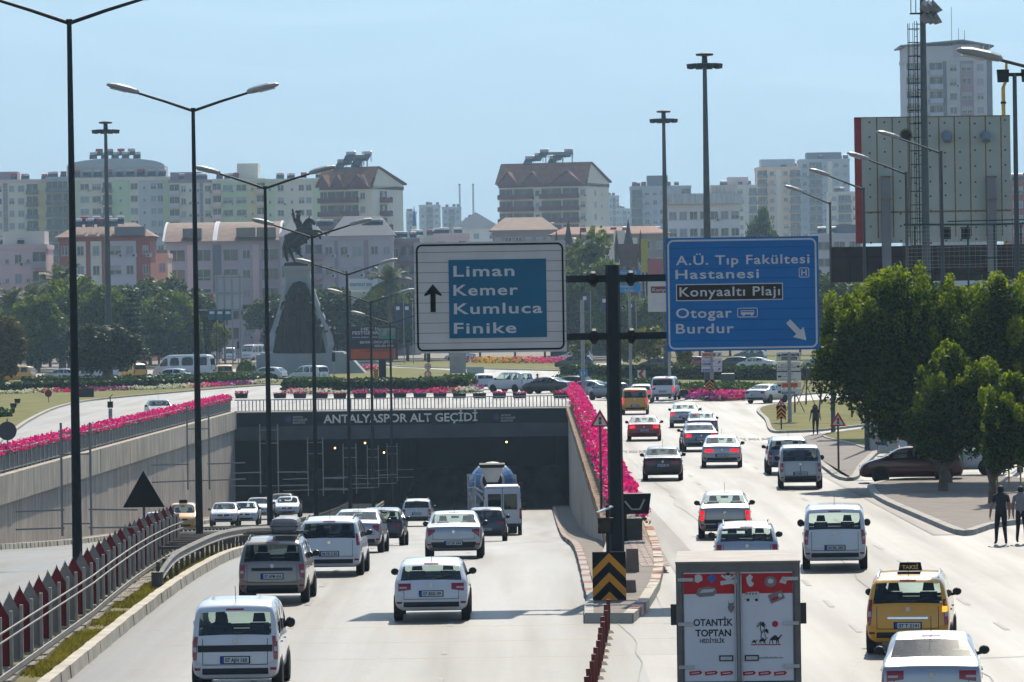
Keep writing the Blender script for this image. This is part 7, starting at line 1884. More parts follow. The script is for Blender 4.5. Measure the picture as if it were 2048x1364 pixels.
def win_mesh(kind, w, h, curtain):
	key = (kind, round(w, 2), round(h, 2), curtain)
	if key not in WM:
		b = MB(); t = .07
		b.box(-w / 2, w / 2, -.03, .0, 0, h, 1)
		for q in ((-w / 2, -w / 2 + t, 0, h), (w / 2 - t, w / 2, 0, h), (-w / 2 + t, w / 2 - t, 0, t), (-w / 2 + t, w / 2 - t, h - t, h), (-t / 2, t / 2, t, h - t)):
			b.box(q[0], q[1], -.07, -.031, q[2], q[3], 0)
		b.box(-w / 2 - .06, w / 2 + .06, -.14, -.0, -.08, -.002, 2)
		if curtain == 2: b.box(-w / 2 + t, w / 2 - t, -.045, -.032, h * .45, h - t, 2)
		WM[key] = b.mesh('window', [mFrm, mGlassC if curtain == 1 else mGlassB, mSlab])
	return WM[key]
def heaters(t, spots, big=1.):
	"""spots: (x,y,z,red)"""
	for x, y, z, red in spots:
		b = WM.get(('heat', red, big))
		if b is None:
			q = MB(); k = big
			q.hexa([(-.9 * k, -.9 * k, .1), (.9 * k, -.9 * k, .1), (.9 * k, -.85 * k, .1), (-.9 * k, -.85 * k, .1), (-.9 * k, .5 * k, 1.2 * k), (.9 * k, .5 * k, 1.2 * k), (.9 * k, .55 * k, 1.15 * k), (-.9 * k, .55 * k, 1.15 * k)], 0)
			q.lathe([(.32 * k, -.85 * k), (.34 * k, -.8 * k), (.34 * k, .8 * k), (.32 * k, .85 * k)], 12, (0, .75 * k, 1.55 * k), 1, 'x')
			for s in (-.8, .8): q.box(s * k - .03, s * k + .03, .5 * k, .56 * k, 0, 1.3 * k, 2); q.box(s * k - .03, s * k + .03, .9 * k, .96 * k, 0, 1.3 * k, 2)
			b = q.mesh('solar_heater', [mHeatP, mHeatR if red else mHeatT, mDark]); WM[('heat', red, big)] = b
		link('solar_heater', b, t, (x, y, z))
def gable(b, x0, x1, y0, y1, z0, z1, ov=.6, m=0, ridge='x', hip=0.):
	if ridge == 'x':
		ym = (y0 + y1) / 2; P = [(x0 - ov, y0 - ov, z0), (x1 + ov, y0 - ov, z0), (x1 + ov, y1 + ov, z0), (x0 - ov, y1 + ov, z0)]; Q = [(x0 - ov + hip, ym, z1), (x1 + ov - hip, ym, z1)]
		b.face([P[0], P[1], Q[1], Q[0]], m); b.face([P[2], P[3], Q[0], Q[1]], m); b.face([P[1], P[2], Q[1]], m); b.face([P[3], P[0], Q[0]], m); b.face(P, m)
	else:
		xm = (x0 + x1) / 2; P = [(x0 - ov, y0 - ov, z0), (x1 + ov, y0 - ov, z0), (x1 + ov, y1 + ov, z0), (x0 - ov, y1 + ov, z0)]; Q = [(xm, y0 - ov + hip, z1), (xm, y1 + ov - hip, z1)]
		b.face([P[1], P[2], Q[1], Q[0]], m); b.face([P[3], P[0], Q[0], Q[1]], m); b.face([P[0], P[1], Q[0]], m); b.face([P[2], P[3], Q[1]], m); b.face(P, m)
def facade(t, w, H, fh, bays, zmin, seed, org=(0, 0), rot=0., dn=.0, balc=None, wall2=None):
	"""windows and balconies on one face; org/rot place the face in the building's frame"""
	r = random.Random(seed); tot = sum(b_[1] for b_ in bays); ca, sa = math.cos(rot), math.sin(rot)
	def pl(x, y): return (org[0] + x * ca - y * sa, org[1] + x * sa + y * ca)
	nf = int((H - zmin - .4) / fh); x = 0
	for ty, sh, *ex in bays:
		bw = w * sh / tot; xc = x + bw / 2
		if ex and ex[0] is not None:
			b = MB(); b.box(-bw / 2, bw / 2, -.12, -.001, zmin, H - .6); q = b.build('facade_band', ex[0], t); p = pl(xc, 0); q.location = (p[0], p[1], 0); q.rotation_euler = (0, 0, rot)
		off = -.12 if ex and ex[0] is not None else 0
		for f in range(nf):
			z = H - .6 - (f + 1) * fh + .35; cu = r.choice((0, 0, 1, 1, 2))
			p = pl(xc, off - .002)
			if ty in 'wWnd':
				ww, hh = {'w': (min(1.5, bw * .62), 1.45), 'W': (min(2.6, bw * .75), 1.5), 'n': (.6, .7), 'd': (bw * .8, 2.0)}[ty]
				o = link('window', win_mesh(ty, ww, hh, 0 if ty in 'nd' else cu), t, (p[0], p[1], z + (.55 if ty != 'd' else .2)), (0, 0, rot))
			elif ty == '2':
				for s in (-1, 1):
					p = pl(xc + s * bw * .24, off - .002); link('window', win_mesh('w', min(1.3, bw * .4), 1.45, r.choice((0, 1, 1, 2))), t, (p[0], p[1], z + .55), (0, 0, rot))
			elif ty in 'bB':
				key = ('balc', round(bw, 1), ty, balc.name if balc else '')
				if key not in WM:
					q = MB(); dp = 1.3
					q.box(-bw * .46, bw * .46, -.03, 0, .1, 2.35, 1)  # flat panel coloured dark for the shaded opening behind the balcony
					q.box(-bw * .47, bw * .47, -dp, -.031, -.12, .08, 2)
					q.box(-bw * .47, bw * .47, -dp - .09, -dp, -.2, .95 if ty == 'B' else .85, 0); q.box(-bw * .47 - .09, -bw * .47, -dp - .09, 0, -.2, .95, 0); q.box(bw * .47, bw * .47 + .09, -dp - .09, 0, -.2, .95, 0)
					q.box(-bw * .2, bw * .2, -.06, -.031, .1, 2.2, 3); q.box(-.04, .04, -.09, -.061, .1, 2.2, 4)
					WM[key] = q.mesh('balcony', [balc or mSlab, M('balcony_back_shade', (.16, .15, .15), .8, var=.15), mSlab, mGlassB, mFrm])
				link('balcony', WM[key], t, (p[0], p[1], z), (0, 0, rot))
			if ty in 'wWb2' and r.random() < .22:
				p = pl(xc + bw * .36, off - .002); link('air_conditioner', AC, t, (p[0], p[1], z + .15), (0, 0, rot))
		x += bw
def bld(label, px0, px1, pyt, Y, depth, wall, bays, fh=3.0, yaw=0., side=None, zmin=0., parapet=None, balc=None, name='apartment_building', roof=None, heat=0, seed=1, cat='building', boxes=(), group=None, pw=None):
	p0 = A(px0, pyt, Y); p1 = A(px1, pyt, Y); W_ = (p1.x - p0.x) / math.cos(yaw) if pw is None else pw; H = p0.z
	t = thing(name, label, cat, (p0.x, Y, 0), -yaw, group)
	MB().box(0, W_, 0, depth, 0, H - .5).build('wall', wall, t)
	MB().box(-.15, W_ + .15, -.18, depth + .15, H - .5, H + .25).build('parapet', parapet or wall, t)
	facade(t, W_, H, fh, bays, zmin, seed, balc=balc)
	if side: facade(t, depth, H, fh, side, zmin, seed + 7, (W_, 0), R(90), balc=balc)
	for (x0, x1, y0, y1, hh, m) in boxes:
		MB().box(W_ * x0, W_ * x1, depth * y0, depth * y1, H - .4, H + hh).build('roof_room', m, t)
	if roof: roof(t, W_, depth, H)
	if heat:
		r = random.Random(seed); hk = .62 if Y < 1000 else .8; heaters(t, [(r.uniform(.05, .95) * W_, depth * r.uniform(.1, .7), H + .3, r.random() < .25) for _ in range(int(heat * 1.5))], hk)
	return t, W_, H
def wm(n, c): return M('wall_' + n, c, .85, var=.08, scale=.15, dirt=.25, dirtc=tuple(q * .7 for q in c))
wYel = wm('yellow', (0.73, 0.62, 0.36)); wCream = wm('cream', (0.74, 0.70, 0.59)); wGreen = wm('pale_green', (0.55, 0.66, 0.44)); wMauve = wm('mauve', (0.34, 0.26, 0.30)); wGrey = wm('grey', (0.55, 0.54, 0.57)); wPink = wm('pink', (0.73, 0.55, 0.54)); wWhite = wm('white', (0.78, 0.78, 0.78))
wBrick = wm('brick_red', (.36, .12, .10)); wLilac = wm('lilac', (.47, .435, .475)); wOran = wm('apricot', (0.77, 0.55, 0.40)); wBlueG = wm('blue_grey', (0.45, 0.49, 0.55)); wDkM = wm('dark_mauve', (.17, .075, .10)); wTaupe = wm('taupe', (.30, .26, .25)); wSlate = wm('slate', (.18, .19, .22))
bld('yellow and cream apartment block at the far left edge of the skyline', -30, 92, 362, 1150, 14, wCream, [('w', 1.2, wYel), ('w', .8), ('n', .5, wMauve), ('w', .9), ('w', 1.2), ('b', 1.3, None), ('.', .9, wYel)], balc=wSlate, parapet=wPink, seed=2, heat=5, zmin=15, boxes=((.1, .5, .3, .8, 2.3, wMauve),))
bld('apartment block with grey balconies between the yellow and green blocks', 92, 142, 356, 1148, 14, wBlueG, [('b', 1.4), ('b', 1.2), ('.', .4, wYel)], balc=wSlate, seed=3, heat=2, zmin=15)
def pent(t, W_, d, H):
	b = MB(); b.box(W_ * -.05, W_ * .95, 2, d - 1, H, H + 3.0); b.build('penthouse', wGrey, t)
	b = MB(); n = 14
	for i in range(n):
		a0, a1 = math.pi * i / n, math.pi * (i + 1) / n
		b.face([(W_ * (.45 - .5 * math.cos(a0)), 1.5, H + 3 + 1.9 * math.sin(a0)), (W_ * (.45 - .5 * math.cos(a1)), 1.5, H + 3 + 1.9 * math.sin(a1)), (W_ * (.45 - .5 * math.cos(a1)), d - 1, H + 3 + 1.9 * math.sin(a1)), (W_ * (.45 - .5 * math.cos(a0)), d - 1, H + 3 + 1.9 * math.sin(a0))])
	b.face([(W_ * (.45 - .5 * math.cos(math.pi * i / n)), 1.5, H + 3 + 1.9 * math.sin(math.pi * i / n)) for i in range(n + 1)]); b.build('arched_roof', wBlueG, t)
	r = random.Random(4); heaters(t, [(W_ * (.22 + .055 * k), 3 + (k % 3), H + 4.7 + (k % 2) * .8, k % 4 == 1) for k in range(9)]); heaters(t, [(W_ * (.05 + .11 * k), .8, H + .3, k % 3 == 0) for k in range(9)])
bld('long pale green apartment block topped by an arched penthouse crowded with solar heaters', 142, 338, 358, 1146, 14, wCream, [('.', .7, wGreen), ('W', 1.1), ('W', 1.1), ('b', .9), ('n', 1.6, wGreen), ('W', .9), ('n', 1., wGrey), ('2', 1.3, wGrey), ('.', .5, wGreen)], balc=wSlate, seed=5, roof=pent, zmin=15)
bld('cream apartment block with mauve parapet and open balconies', 338, 425, 362, 1144, 14, wCream, [('b', 1.1), ('w', .8), ('n', .6), ('n', .35, wMauve), ('n', .35, wGrey), ('n', .35, wMauve), ('w', 1.0)], balc=wGrey, parapet=wMauve, seed=6, heat=5, zmin=15, boxes=((.0, .7, .3, .9, 2.2, wMauve),))
bld('pale green apartment block with paired windows right of the cream one', 425, 530, 360, 1142, 14, wCream, [('b', .7), ('W', 1.1, wGreen), ('W', 1.1, wGreen), ('n', .7, wYel), ('b', .7)], balc=wPink, seed=7, heat=4, zmin=15, boxes=((.45, .85, .3, .9, 4., wCream),))
bld('cream and green apartment block behind the horse statue', 530, 642, 360, 1140, 14, wCream, [('n', .8, wGreen), ('w', 1.), ('n', .9), ('2', 1.3, wCream), ('.', .7, wGreen)], seed=8, heat=5, zmin=15)
def pitched(hh, m, hip=0., front=True):
	"""ridge near the front edge, long fall to the back; tiled gables over the balconies"""
	def f(t, W_, d, H):
		yr = 3.2; z1 = H + hh
		b = MB(); b.face([(-.6, -1.5, H + .3), (W_ + .3, -1.5, H + .3), (W_ + .3, yr, z1), (-.6, yr, z1)]); b.build('front_roof', m, t)
		b = MB(); b.hexa([(-.6, yr + .01, z1 - .35), (W_ + .5, yr + .01, z1 - .35), (W_ + .5, d + 1, H + .6), (-.6, d + 1, H + .6), (-.6, yr + .01, z1 + .05), (W_ + .5, yr + .01, z1 + .05), (W_ + .5, d + 1, H + 1.), (-.6, d + 1, H + 1.)]); b.build('back_roof', wDkM, t)
		b = MB(); b.prism([(0, H - .5), (yr, z1 - .4), (d, H + .5), (d, H - .5)], .15, .35, f=lambda y, z, x: (W_ - .2 + x, y, z)); b.build('gable_wall', wCream, t)
		for x0, x1 in ((.02, .24), (.30, .52), (.62, .98)):
			q = MB(); xm = (x0 + x1) / 2 * W_; q.face([(W_ * x0, -1.9, H + .2), (W_ * x1, -1.9, H + .2), (xm, -1.9, H + hh * .55)]); q.build('gable_front', wDkM, t)
			q = MB()
			for s in (-1, 1): xe = W_ * (x0 if s < 0 else x1); q.face([(xe + s * .4, -2.2, H), (xm, -2.2, H + hh * .62), (xm, yr * .6, H + hh * .62), (xe + s * .4, -.8, H)])
			q.build('dormer_roof', mTileR, t)
		heaters(t, [(W_ * (.30 + .085 * k), yr - .5 + (k % 2) * 1.5, z1 - .4 + (k % 3) * .8, False) for k in range(6)], 1.25)
		b = MB(); b.box(W_ * .48, W_ * .80, yr, yr + .4, z1 + 2.0, z1 + 2.7); b.build('roof_rack', wSlate, t)
		for q in (.49, .58, .68, .79): MB().box(W_ * q - .08, W_ * q + .08, yr, yr + .3, z1 - .2, z1 + 2.0).build('rack_leg', wSlate, t)
	return f
bld('mauve and cream block with red tiled roof left of the gap in the skyline', 640, 745, 376, 1050, 16, wCream, [('b', .8), ('B', 2.0), ('B', 1.6), ('w', .9), ('.', .6)], yaw=R(24), side=[('.', .9), ('b', .9), ('n', .9), ('.', 1.)], balc=wDkM, parapet=wDkM, roof=pitched(4.5, mTileR), seed=9, zmin=12)
bld('big mauve-banded apartment block with red roof in the middle of the skyline', 998, 1172, 372, 1180, 17, wCream, [('B', 1.3), ('B', 2.0), ('w', .6), ('B', 2.0), ('B', 1.6), ('w', .7)], yaw=R(20), side=[('.', .6), ('w', .8), ('n', .7), ('.', .5)], balc=wDkM, parapet=wDkM, roof=pitched(5.5, mTileR), seed=10, zmin=12, heat=6)
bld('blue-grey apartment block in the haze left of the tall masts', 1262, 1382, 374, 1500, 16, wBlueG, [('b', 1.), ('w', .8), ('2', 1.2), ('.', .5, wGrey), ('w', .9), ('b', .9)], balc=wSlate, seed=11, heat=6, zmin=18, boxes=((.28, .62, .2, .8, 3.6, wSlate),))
def metal_roof(t, W_, d, H):
	b = MB(); b.hexa([(-.8, -1.4, H), (W_ + .8, -1.4, H), (W_ + .8, d, H + .1), (-.8, d, H + .1), (-.4, -.4, H + 2.0), (W_ + .2, -.4, H + 2.0), (W_ + .2, d, H + 2.1), (-.4, d, H + 2.1)]); b.build('metal_roof', M('rusty_sheet', (.60, .56, .50), .6, var=.2, scale=.8, stretch=(3, .2, .3), dirt=.4, dirtc=(.35, .2, .12)), t)
	MB().box(W_ * .6, W_ * .98, 3, d, H + 2.0, H + 3.6).build('upper_roof', MATS['rusty_sheet'], t)
	for s in (.25, .7): heaters(t, [(W_ * s, -3.5, H - 9, False)])
bld('pale building with a weathered metal roof and glazed top floor by the light masts', 1335, 1480, 409, 900, 14, wWhite, [('W', 1)] * 7, fh=3.2, balc=wSlate, name='low_building', roof=metal_roof, seed=12, zmin=14)
MBx = None
for (x0, x1, yt, Y, wall, bays, lb, sd, ht, bx) in (
	(1432, 1514, 372, 1600, wCream, [('b', 1), ('w', .7), ('W', 1), ('.', .4), ('b', .8)], 'cream apartment block fading in haze left of the apricot towers', 13, 4, ((.3, .8, .2, .8, 3., wPink),)),
	(1514, 1600, 336, 1620, wOran, [('b', .9), ('w', .8), ('.', .4, wCream), ('w', .8), ('b', .9)], 'apricot apartment tower fading in haze', 14, 6, ((.1, .9, .2, .8, 3., wBlueG),)),
	(1600, 1699, 320, 1620, wBlueG, [('w', .8), ('b', 1.2), ('n', .5), ('.', .4, wCream), ('w', .8), ('w', .8)], 'tall grey apartment tower with crowded rooftop beside the billboard', 15, 8, ((.15, .85, .2, .8, 2.6, wSlate),)),
	(1660, 1718, 385, 1500, wCream, [('w', .7), ('b', 1.2), ('w', .7)], 'lower cream block just left of the red billboard edge', 16, 3, ()),
	(2022, 2075, 362, 1000, wBrick, [('W', 1), ('b', 1)], 'brick-red building at the right edge behind the mast', 17, 2, ()),
):
	bld(lb, x0, x1, yt, Y, 16, wall, bays, balc=wSlate, seed=sd, heat=ht, zmin=18, boxes=bx)
def ftop(t, W_, d, H):
	b = MB(); b.box(0, W_ * .55, 0, d, H + .2, H + 2.6); b.build('top_floor', wGrey, t)
	MB().hexa([(-1.2, -1., H + 2.6), (W_ * .66, -1., H + 3.6), (W_ * .66, d, H + 3.6), (-1.2, d, H + 2.6), (-1.2, -1., H + 2.9), (W_ * .66, -1., H + 3.9), (W_ * .66, d, H + 3.9), (-1.2, d, H + 2.9)]).build('roof', wSlate, t)
	MB().hexa([(W_ * .66, -1., H + 3.6), (W_ * 1.02, -1., H + 2.3), (W_ * 1.02, d, H + 2.3), (W_ * .66, d, H + 3.6), (W_ * .66, -1., H + 3.9), (W_ * 1.02, -1., H + 2.6), (W_ * 1.02, d, H + 2.6), (W_ * .66, d, H + 3.9)]).build('roof', wSlate, t)
	MB().box(W_ * .55, W_ * .86, .1, d, H + .2, H + 2.9).build('top_floor', wLilac, t)
	for x in (.9, .97): MB().box(W_ * x - .1, W_ * x + .1, -.5, -.3, H, H + 2.6).build('roof_post', wWhite, t)
	for x, h_ in ((.55, 8), (.63, 3.5), (.7, 3)): MB().tube([(W_ * x, 3, H + 3), (W_ * x, 3, H + 3 + h_)], .06, 5).build('antenna', mDark, t)
	MB().lathe([(.05, -.1), (.7, .1)], 12, (W_ * .93, 1, H + 1.2), axis='y').build('satellite_dish', wWhite, t)
bld('tall grey tower with mauve window strip rising above the billboard', 1812, 1984, 118, 1000, 16, wGrey, [('b', .6), ('b', .7), ('.', .4), ('b', 1.), ('.', .3, wSlate), ('w', 1.), ('W', 1.0, wMauve), ('w', 1.), ('.', .4, wSlate)], fh=3.0, balc=wBlueG, seed=18, roof=ftop, zmin=30)
def arched(t, W_, d, H):
	for k, (x0, x1) in enumerate(((-.02, .42), (.44, 1.0))):
		b = MB(); n = 12; rows = []
		for i in range(n + 1):
			u = i / n; z = H + 3.4 * math.sin(u * math.pi * .62) ; y = -1.2 + (d + 1) * u
			rows.append([(W_ * x0, y, z), (W_ * x1, y, z)])
		for r0, r1 in zip(rows, rows[1:]): b.face([r0[0], r0[1], r1[1], r1[0]])
		b.face([r[0] for r in rows] + [(W_ * x0, d, H), (W_ * x0, -1, H)]); b.face([r[1] for r in rows] + [(W_ * x1, d, H), (W_ * x1, -1, H)])
		b.build('curved_roof', mTileB, t, smooth=True)
		for xx in (x0, x1):
			e = MB()
			for (a, c), (a2, c2) in zip(rows, rows[1:]):
				p, q = (a, a2) if xx == x0 else (c, c2); e.bar(p, q, .35, .3)
			e.build('roof_edge', wWhite, t)
	for x in (.15, .62, .8):
		MB().box(W_ * x, W_ * x + 3.2, -1.0, 1.5, H + .6, H + 2.2).build('roof_window', mGlassB, t)
bld('long lilac building with curved brown roofs left of the monument', 332, 560, 484, 800, 14, wLilac, [('d', 1), ('.', .3, wPink), ('d', .9), ('.', .4, wSlate), ('d', .9), ('w', .6), ('.', .3, wPink), ('d', 1)], fh=3.3, roof=arched, seed=19, zmin=1, name='office_building')
def lroof(t, W_, d, H):
	for x0, x1 in ((.0, .36), (.45, 1.0)):
		b = MB(); gable(b, W_ * x0, W_ * x1, 0, d, H + .2, H + 3.6, .5, 0, 'x', 2.5); b.build('roof', wSlate, t)
	heaters(t, [(W_ * (.35 + .032 * k), .6, H + 1.8, False) for k in range(4)], .6); heaters(t, [(W_ * (.76 + .032 * k), .6, H + 1.8, False) for k in range(5)], .6)
bld('long lilac-grey building behind the monument with solar heaters on its roof', 560, 785, 476, 790, 14, wLilac, [('d', .8), ('w', .8), ('b', 1.2), ('w', .8), ('.', .2, wMauve), ('w', .8), ('W', .9), ('.', .3, wMauve), ('w', .8), ('w', .8)], fh=3.3, balc=wMauve, roof=lroof, seed=20, zmin=1, name='office_building')
bld('mauve building half hidden by palms, left of the white sign', 780, 838, 480, 800, 12, wMauve, [('w', .8), ('b', 1.2), ('.', .3, wLilac)], fh=3.2, balc=wSlate, seed=21, zmin=1, heat=3)
def hroof(t, W_, d, H):
	b = MB(); gable(b, 0, W_, 0, d, H + .1, H + 2.4, .7, 0, 'x', 3.5); b.build('roof', mTileB, t)
	heaters(t, [(W_ * (.20 + .065 * k), 1.5 + (k % 2), H + 1.6 + (k % 2) * .4, k in (1, 4)) for k in range(8)], .75)
	MB().box(W_ * .62, W_ * .95, -1.6, 2, H + .2, H + 1.6).build('terrace_shade', wSlate, t)
bld('brick-red house with white windows and a crowd of rooftop solar heaters', 118, 300, 476, 750, 13, wBrick, [('w', .7), ('.', .3), ('w', .7, wCream), ('.', .3), ('w', .7, wCream), ('.', .3), ('W', 1.1, wGrey), ('w', .8, wGrey), ('.', .3), ('w', .6)], fh=3.1, roof=hroof, seed=22, zmin=0, name='house')
bld('pink flat-roofed house at the left edge above the palms', -20, 92, 493, 760, 12, wPink, [('w', .8), ('n', .8), ('w', .8), ('n', .6), ('b', 1)], fh=3.1, balc=wLilac, seed=23, zmin=0, name='house', heat=2, boxes=((.2, .95, .2, .8, 2.4, wCream),))
bld('small salmon house between the brick house and the lilac building', 292, 335, 510, 770, 10, wOran, [('w', 1), ('w', 1)], fh=3.1, seed=24, zmin=0, name='house', boxes=((0, 1, 0, .6, .8, wMauve),))
bld('grey kiosk building with a red canopy behind the trees', 352, 425, 590, 720, 10, wTaupe, [('d', 1), ('W', 1)], fh=3.0, seed=25, zmin=0, name='kiosk', parapet=wBrick)
def simple_gable(m, hh, ridge='x', hip=2.):
	def f(t, W_, d, H):
		b = MB(); gable(b, 0, W_, 0, d, H + .1, H + hh, .7, 0, ridge, hip); b.build('roof', m, t)
	return f
bld('small white house with a pale gable roof far off in the gap of the skyline', 905, 1000, 458, 1300, 12, wWhite, [('w', 1), ('w', 1), ('w', 1)], seed=26, zmin=10, name='house', roof=simple_gable(wGrey, 4.5, 'y', 0), heat=2)
bld('low pink building with white roof tanks above the white sign', 868, 938, 470, 950, 10, wPink, [('w', 1), ('.', .5), ('w', 1)], seed=27, zmin=8, name='house', heat=6)
bld('low cream building with roof clutter over the corner of the white sign', 820, 868, 474, 960, 10, wCream, [('w', 1), ('w', 1)], seed=28, zmin=8, name='house', heat=5)
bld('wide low building with a brown hipped roof above the white sign', 985, 1110, 462, 880, 16, wTaupe, [('w', 1)] * 6, seed=29, zmin=4, name='low_building', roof=simple_gable(mTileB, 2.6, 'x', 3.), heat=4)
bld('long building with pinkish roof between the two road signs', 1105, 1335, 471, 860, 14, wTaupe, [('w', 1), ('.', .6, wCream), ('w', 1), ('.', .5, wGrey), ('w', 1), ('w', 1), ('.', .5, wCream), ('W', 1), ('w', 1)], seed=30, zmin=2, name='low_building', roof=simple_gable(mTileR, 1.6, 'x', 3.), heat=5)
bld('cream building with flat roof in front of the pink-roofed one', 1180, 1250, 488, 800, 10, wCream, [('w', 1), ('n', 1), ('w', 1)], seed=31, zmin=1, name='house', boxes=((.7, 1., .0, .5, 2.2, wCream),))
bld('grey low building with roof heaters just right of the blue sign', 1632, 1725, 470, 850, 12, wGrey, [('W', 1), ('W', 1), ('W', 1)], seed=32, zmin=2, name='low_building', heat=5, boxes=((.45, .95, .1, .8, 1.8, wSlate),))
for i, (x0, x1, yt, Y) in enumerate(((812, 832, 424, 2300), (838, 880, 411, 2200), (884, 922, 415, 2200), (1218, 1238, 392, 2300), (1236, 1262, 418, 2500), (930, 960, 436, 2400))):
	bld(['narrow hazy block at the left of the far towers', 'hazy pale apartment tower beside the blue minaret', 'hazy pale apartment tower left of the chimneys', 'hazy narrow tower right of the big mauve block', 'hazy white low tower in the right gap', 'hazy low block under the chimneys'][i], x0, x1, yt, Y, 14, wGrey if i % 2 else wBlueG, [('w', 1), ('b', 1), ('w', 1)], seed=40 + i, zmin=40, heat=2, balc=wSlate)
def minaret():
	p = A(829, 480, 1250); zt = A(829, 412, 1250).z; zc = A(829, 452, 1250).z; k = 1250 / FPX
	t = thing('minaret', 'slim minaret with a bright blue pointed cap', 'minaret', (p.x, 1250, 0)); MB().lathe([(5.5 * k, 0), (4.6 * k, zc - 2), (6.2 * k, zc - 1.6), (6.2 * k, zc - .9), (4 * k, zc - .8), (4 * k, zc)], 14).build('shaft', wCream, t)
	MB().lathe([(4.4 * k, zc), (3 * k, zc + (zt - zc) * .4), (.3 * k, zt)], 14).build('cap', M('minaret_blue', (.03, .16, .42), .4, var=.06), t)
minaret()
for px_, lb in ((919, 'left one of two thin chimneys far in the haze'), (946, 'right one of two thin chimneys far in the haze')):
	p = A(px_, 370, 2600); t = thing('chimney_stack', lb, 'chimney', (p.x, 2600, 0)); MB().lathe([(.75, 0), (.5, p.z)], 10).build('stack', wGrey, t); MB().lathe([(.56, p.z), (.56, p.z + .6), (.4, p.z + .7)], 10).build('rim', wBrick, t)
mBrk = wm('tower_brick', (.115, .06, .055)); mSpire = wm('tower_spire', (.085, .075, .08))
for px_, lb in ((1258, 'brick toy-castle tower with a pointed spire between the road signs'), (1138, 'brick toy-castle tower with a pointed spire at the edge of the white sign')):
	Y = 745.; k = Y / FPX; p = A(px_, 560, Y); zt, z1, z2, z3 = [A(px_, y, Y).z for y in (437, 488, 512, 500)]
	t = thing('castle_tower', lb, 'tower', (p.x, Y, 0)); MB().lathe([(20 * k, 0), (18 * k, z2 - .6), (26 * k, z3), (26 * k, z1)], 8).build('shaft', mBrk, t)
	MB().lathe([(10 * k, z1), (9 * k, z1 + .4), (4 * k, z1 + (zt - z1) * .55), (.3 * k, zt)], 10).build('spire', mSpire, t)
	for s in (-1, 1):
		MB().lathe([(4.5 * k, z2 - 1), (4.5 * k, z1 - .3), (3 * k, z1 + .6), (.4 * k, z1 + 2.2)], 8, (s * 24 * k, -.5, 0)).build('turret', mBrk, t)
		MB().box(s * 9 * k - .25, s * 9 * k + .25, -19 * k, -17 * k, z2 - 3.6, z2 - 1.6).build('window', mGlassB, t)
p = A(1180, 585, 740.); t = thing('mall_front', 'dark shopping park front with pale AKTUEL PARK letters', 'building', (A(1100, 600, 740).x, 740, 0))
W_ = A(1240, 600, 740).x - A(1100, 600, 740).x; zt = A(1170, 560, 740).z
MB().box(0, W_, 0, 8, 0, zt).build('wall', wm('mall_dark', (.04, .05, .07)), t); MB().box(-.1, W_ + .1, -.1, .2, zt, zt + .4).build('parapet', wSlate, t)
wtext('AKTUEL PARK', 1147, 590, 68, 12, 740, M('mall_letter', (.30, .33, .38), .5), t, bold=.02, dy=.05)
t = thing('banner_board', 'white banner with KDIAYOCAT 2010 on the roof of a low shop', 'banner', (A(698, 590, 700).x, 700, 0)); W_ = 57 * 700 / FPX; za, zb2 = A(726, 581, 700).z, A(726, 557, 700).z
MB().box(0, W_, 0, .2, za, zb2).build('board', wWhite, t); MB().box(.3, W_ - .3, .3, 5, 0, za).build('shop', wCream, t); wtext('KDIAYOCAT 2010.', 700, 572, 44, 6, 700, mInk, t, bold=.02, dy=.02)
for x0, x1, y0, y1, m, lb in ((1284, 1297, 478, 545, M('sign_yellow', (.5, .42, .04), .5), 'tall yellow shop banner beside the brick tower'), (1296, 1332, 518, 552, M('shop_red', (.45, .10, .12), .5), 'red shop front under a grey roof between the signs')):
	t = thing('shop_sign', lb, 'shop sign', (A(x0, 600, 730).x, 730, 0)); w_ = (x1 - x0) * 730 / FPX; MB().box(0, w_, 0, .4, A(x0, y1, 730).z, A(x0, y0, 730).z).build('board', m, t); MB().box(.1, .35, .1, .3, 0, A(x0, y1, 730).z).build('leg', mDark, t); MB().box(w_ - .35, w_ - .1, .1, .3, 0, A(x0, y1, 730).z).build('leg', mDark, t)
t = thing('billboard', 'large grey back of a billboard on a lattice frame behind the trees', 'billboard', (A(405, 640, 690).x, 690, 0)); k = 690 / FPX; za, zb2 = A(460, 622, 690).z, A(460, 550, 690).z
MB().box(27 * k, 80 * k, 0, .3, za, zb2).build('panel', wGrey, t)
b = MB()
for x in (30, 45, 60, 76): b.box(x * k - .1, x * k + .1, -.3, -.01, 0, zb2)
for z in (za + .2, (za + zb2) / 2, zb2 - .3): b.box(-8 * k, 82 * k, -.35, -.31, z - .12, z + .12)
b.build('frame', mGalv, t)
for i, (px_, c_) in enumerate(((424, (.02, .10, .14)), (440, (.02, .13, .17)), (456, (.02, .12, .16)))):
	Y = 640.; t = thing('banner_flag', ['first teal banner on a pole before the avenue', 'second teal banner on a pole before the avenue', 'third teal banner on a pole, nearest the monument'][i], 'banner', (A(px_, 660, Y).x, Y, 0)); z0, z1 = A(px_, 640, Y).z, A(px_, 619, Y).z
	MB().tube([(-.5, 0, 0), (-.5, 0, z1 + .2)], .06, 6).build('pole', mDark, t); MB().box(-.44, .5, -.02, .02, z0, z1).build('cloth', M('banner_teal', c_, .7, var=.3, scale=2), t); MB().box(-.3, .35, -.03, -.021, z1 - .6, z1 - .25).build('print', mSignW, t)
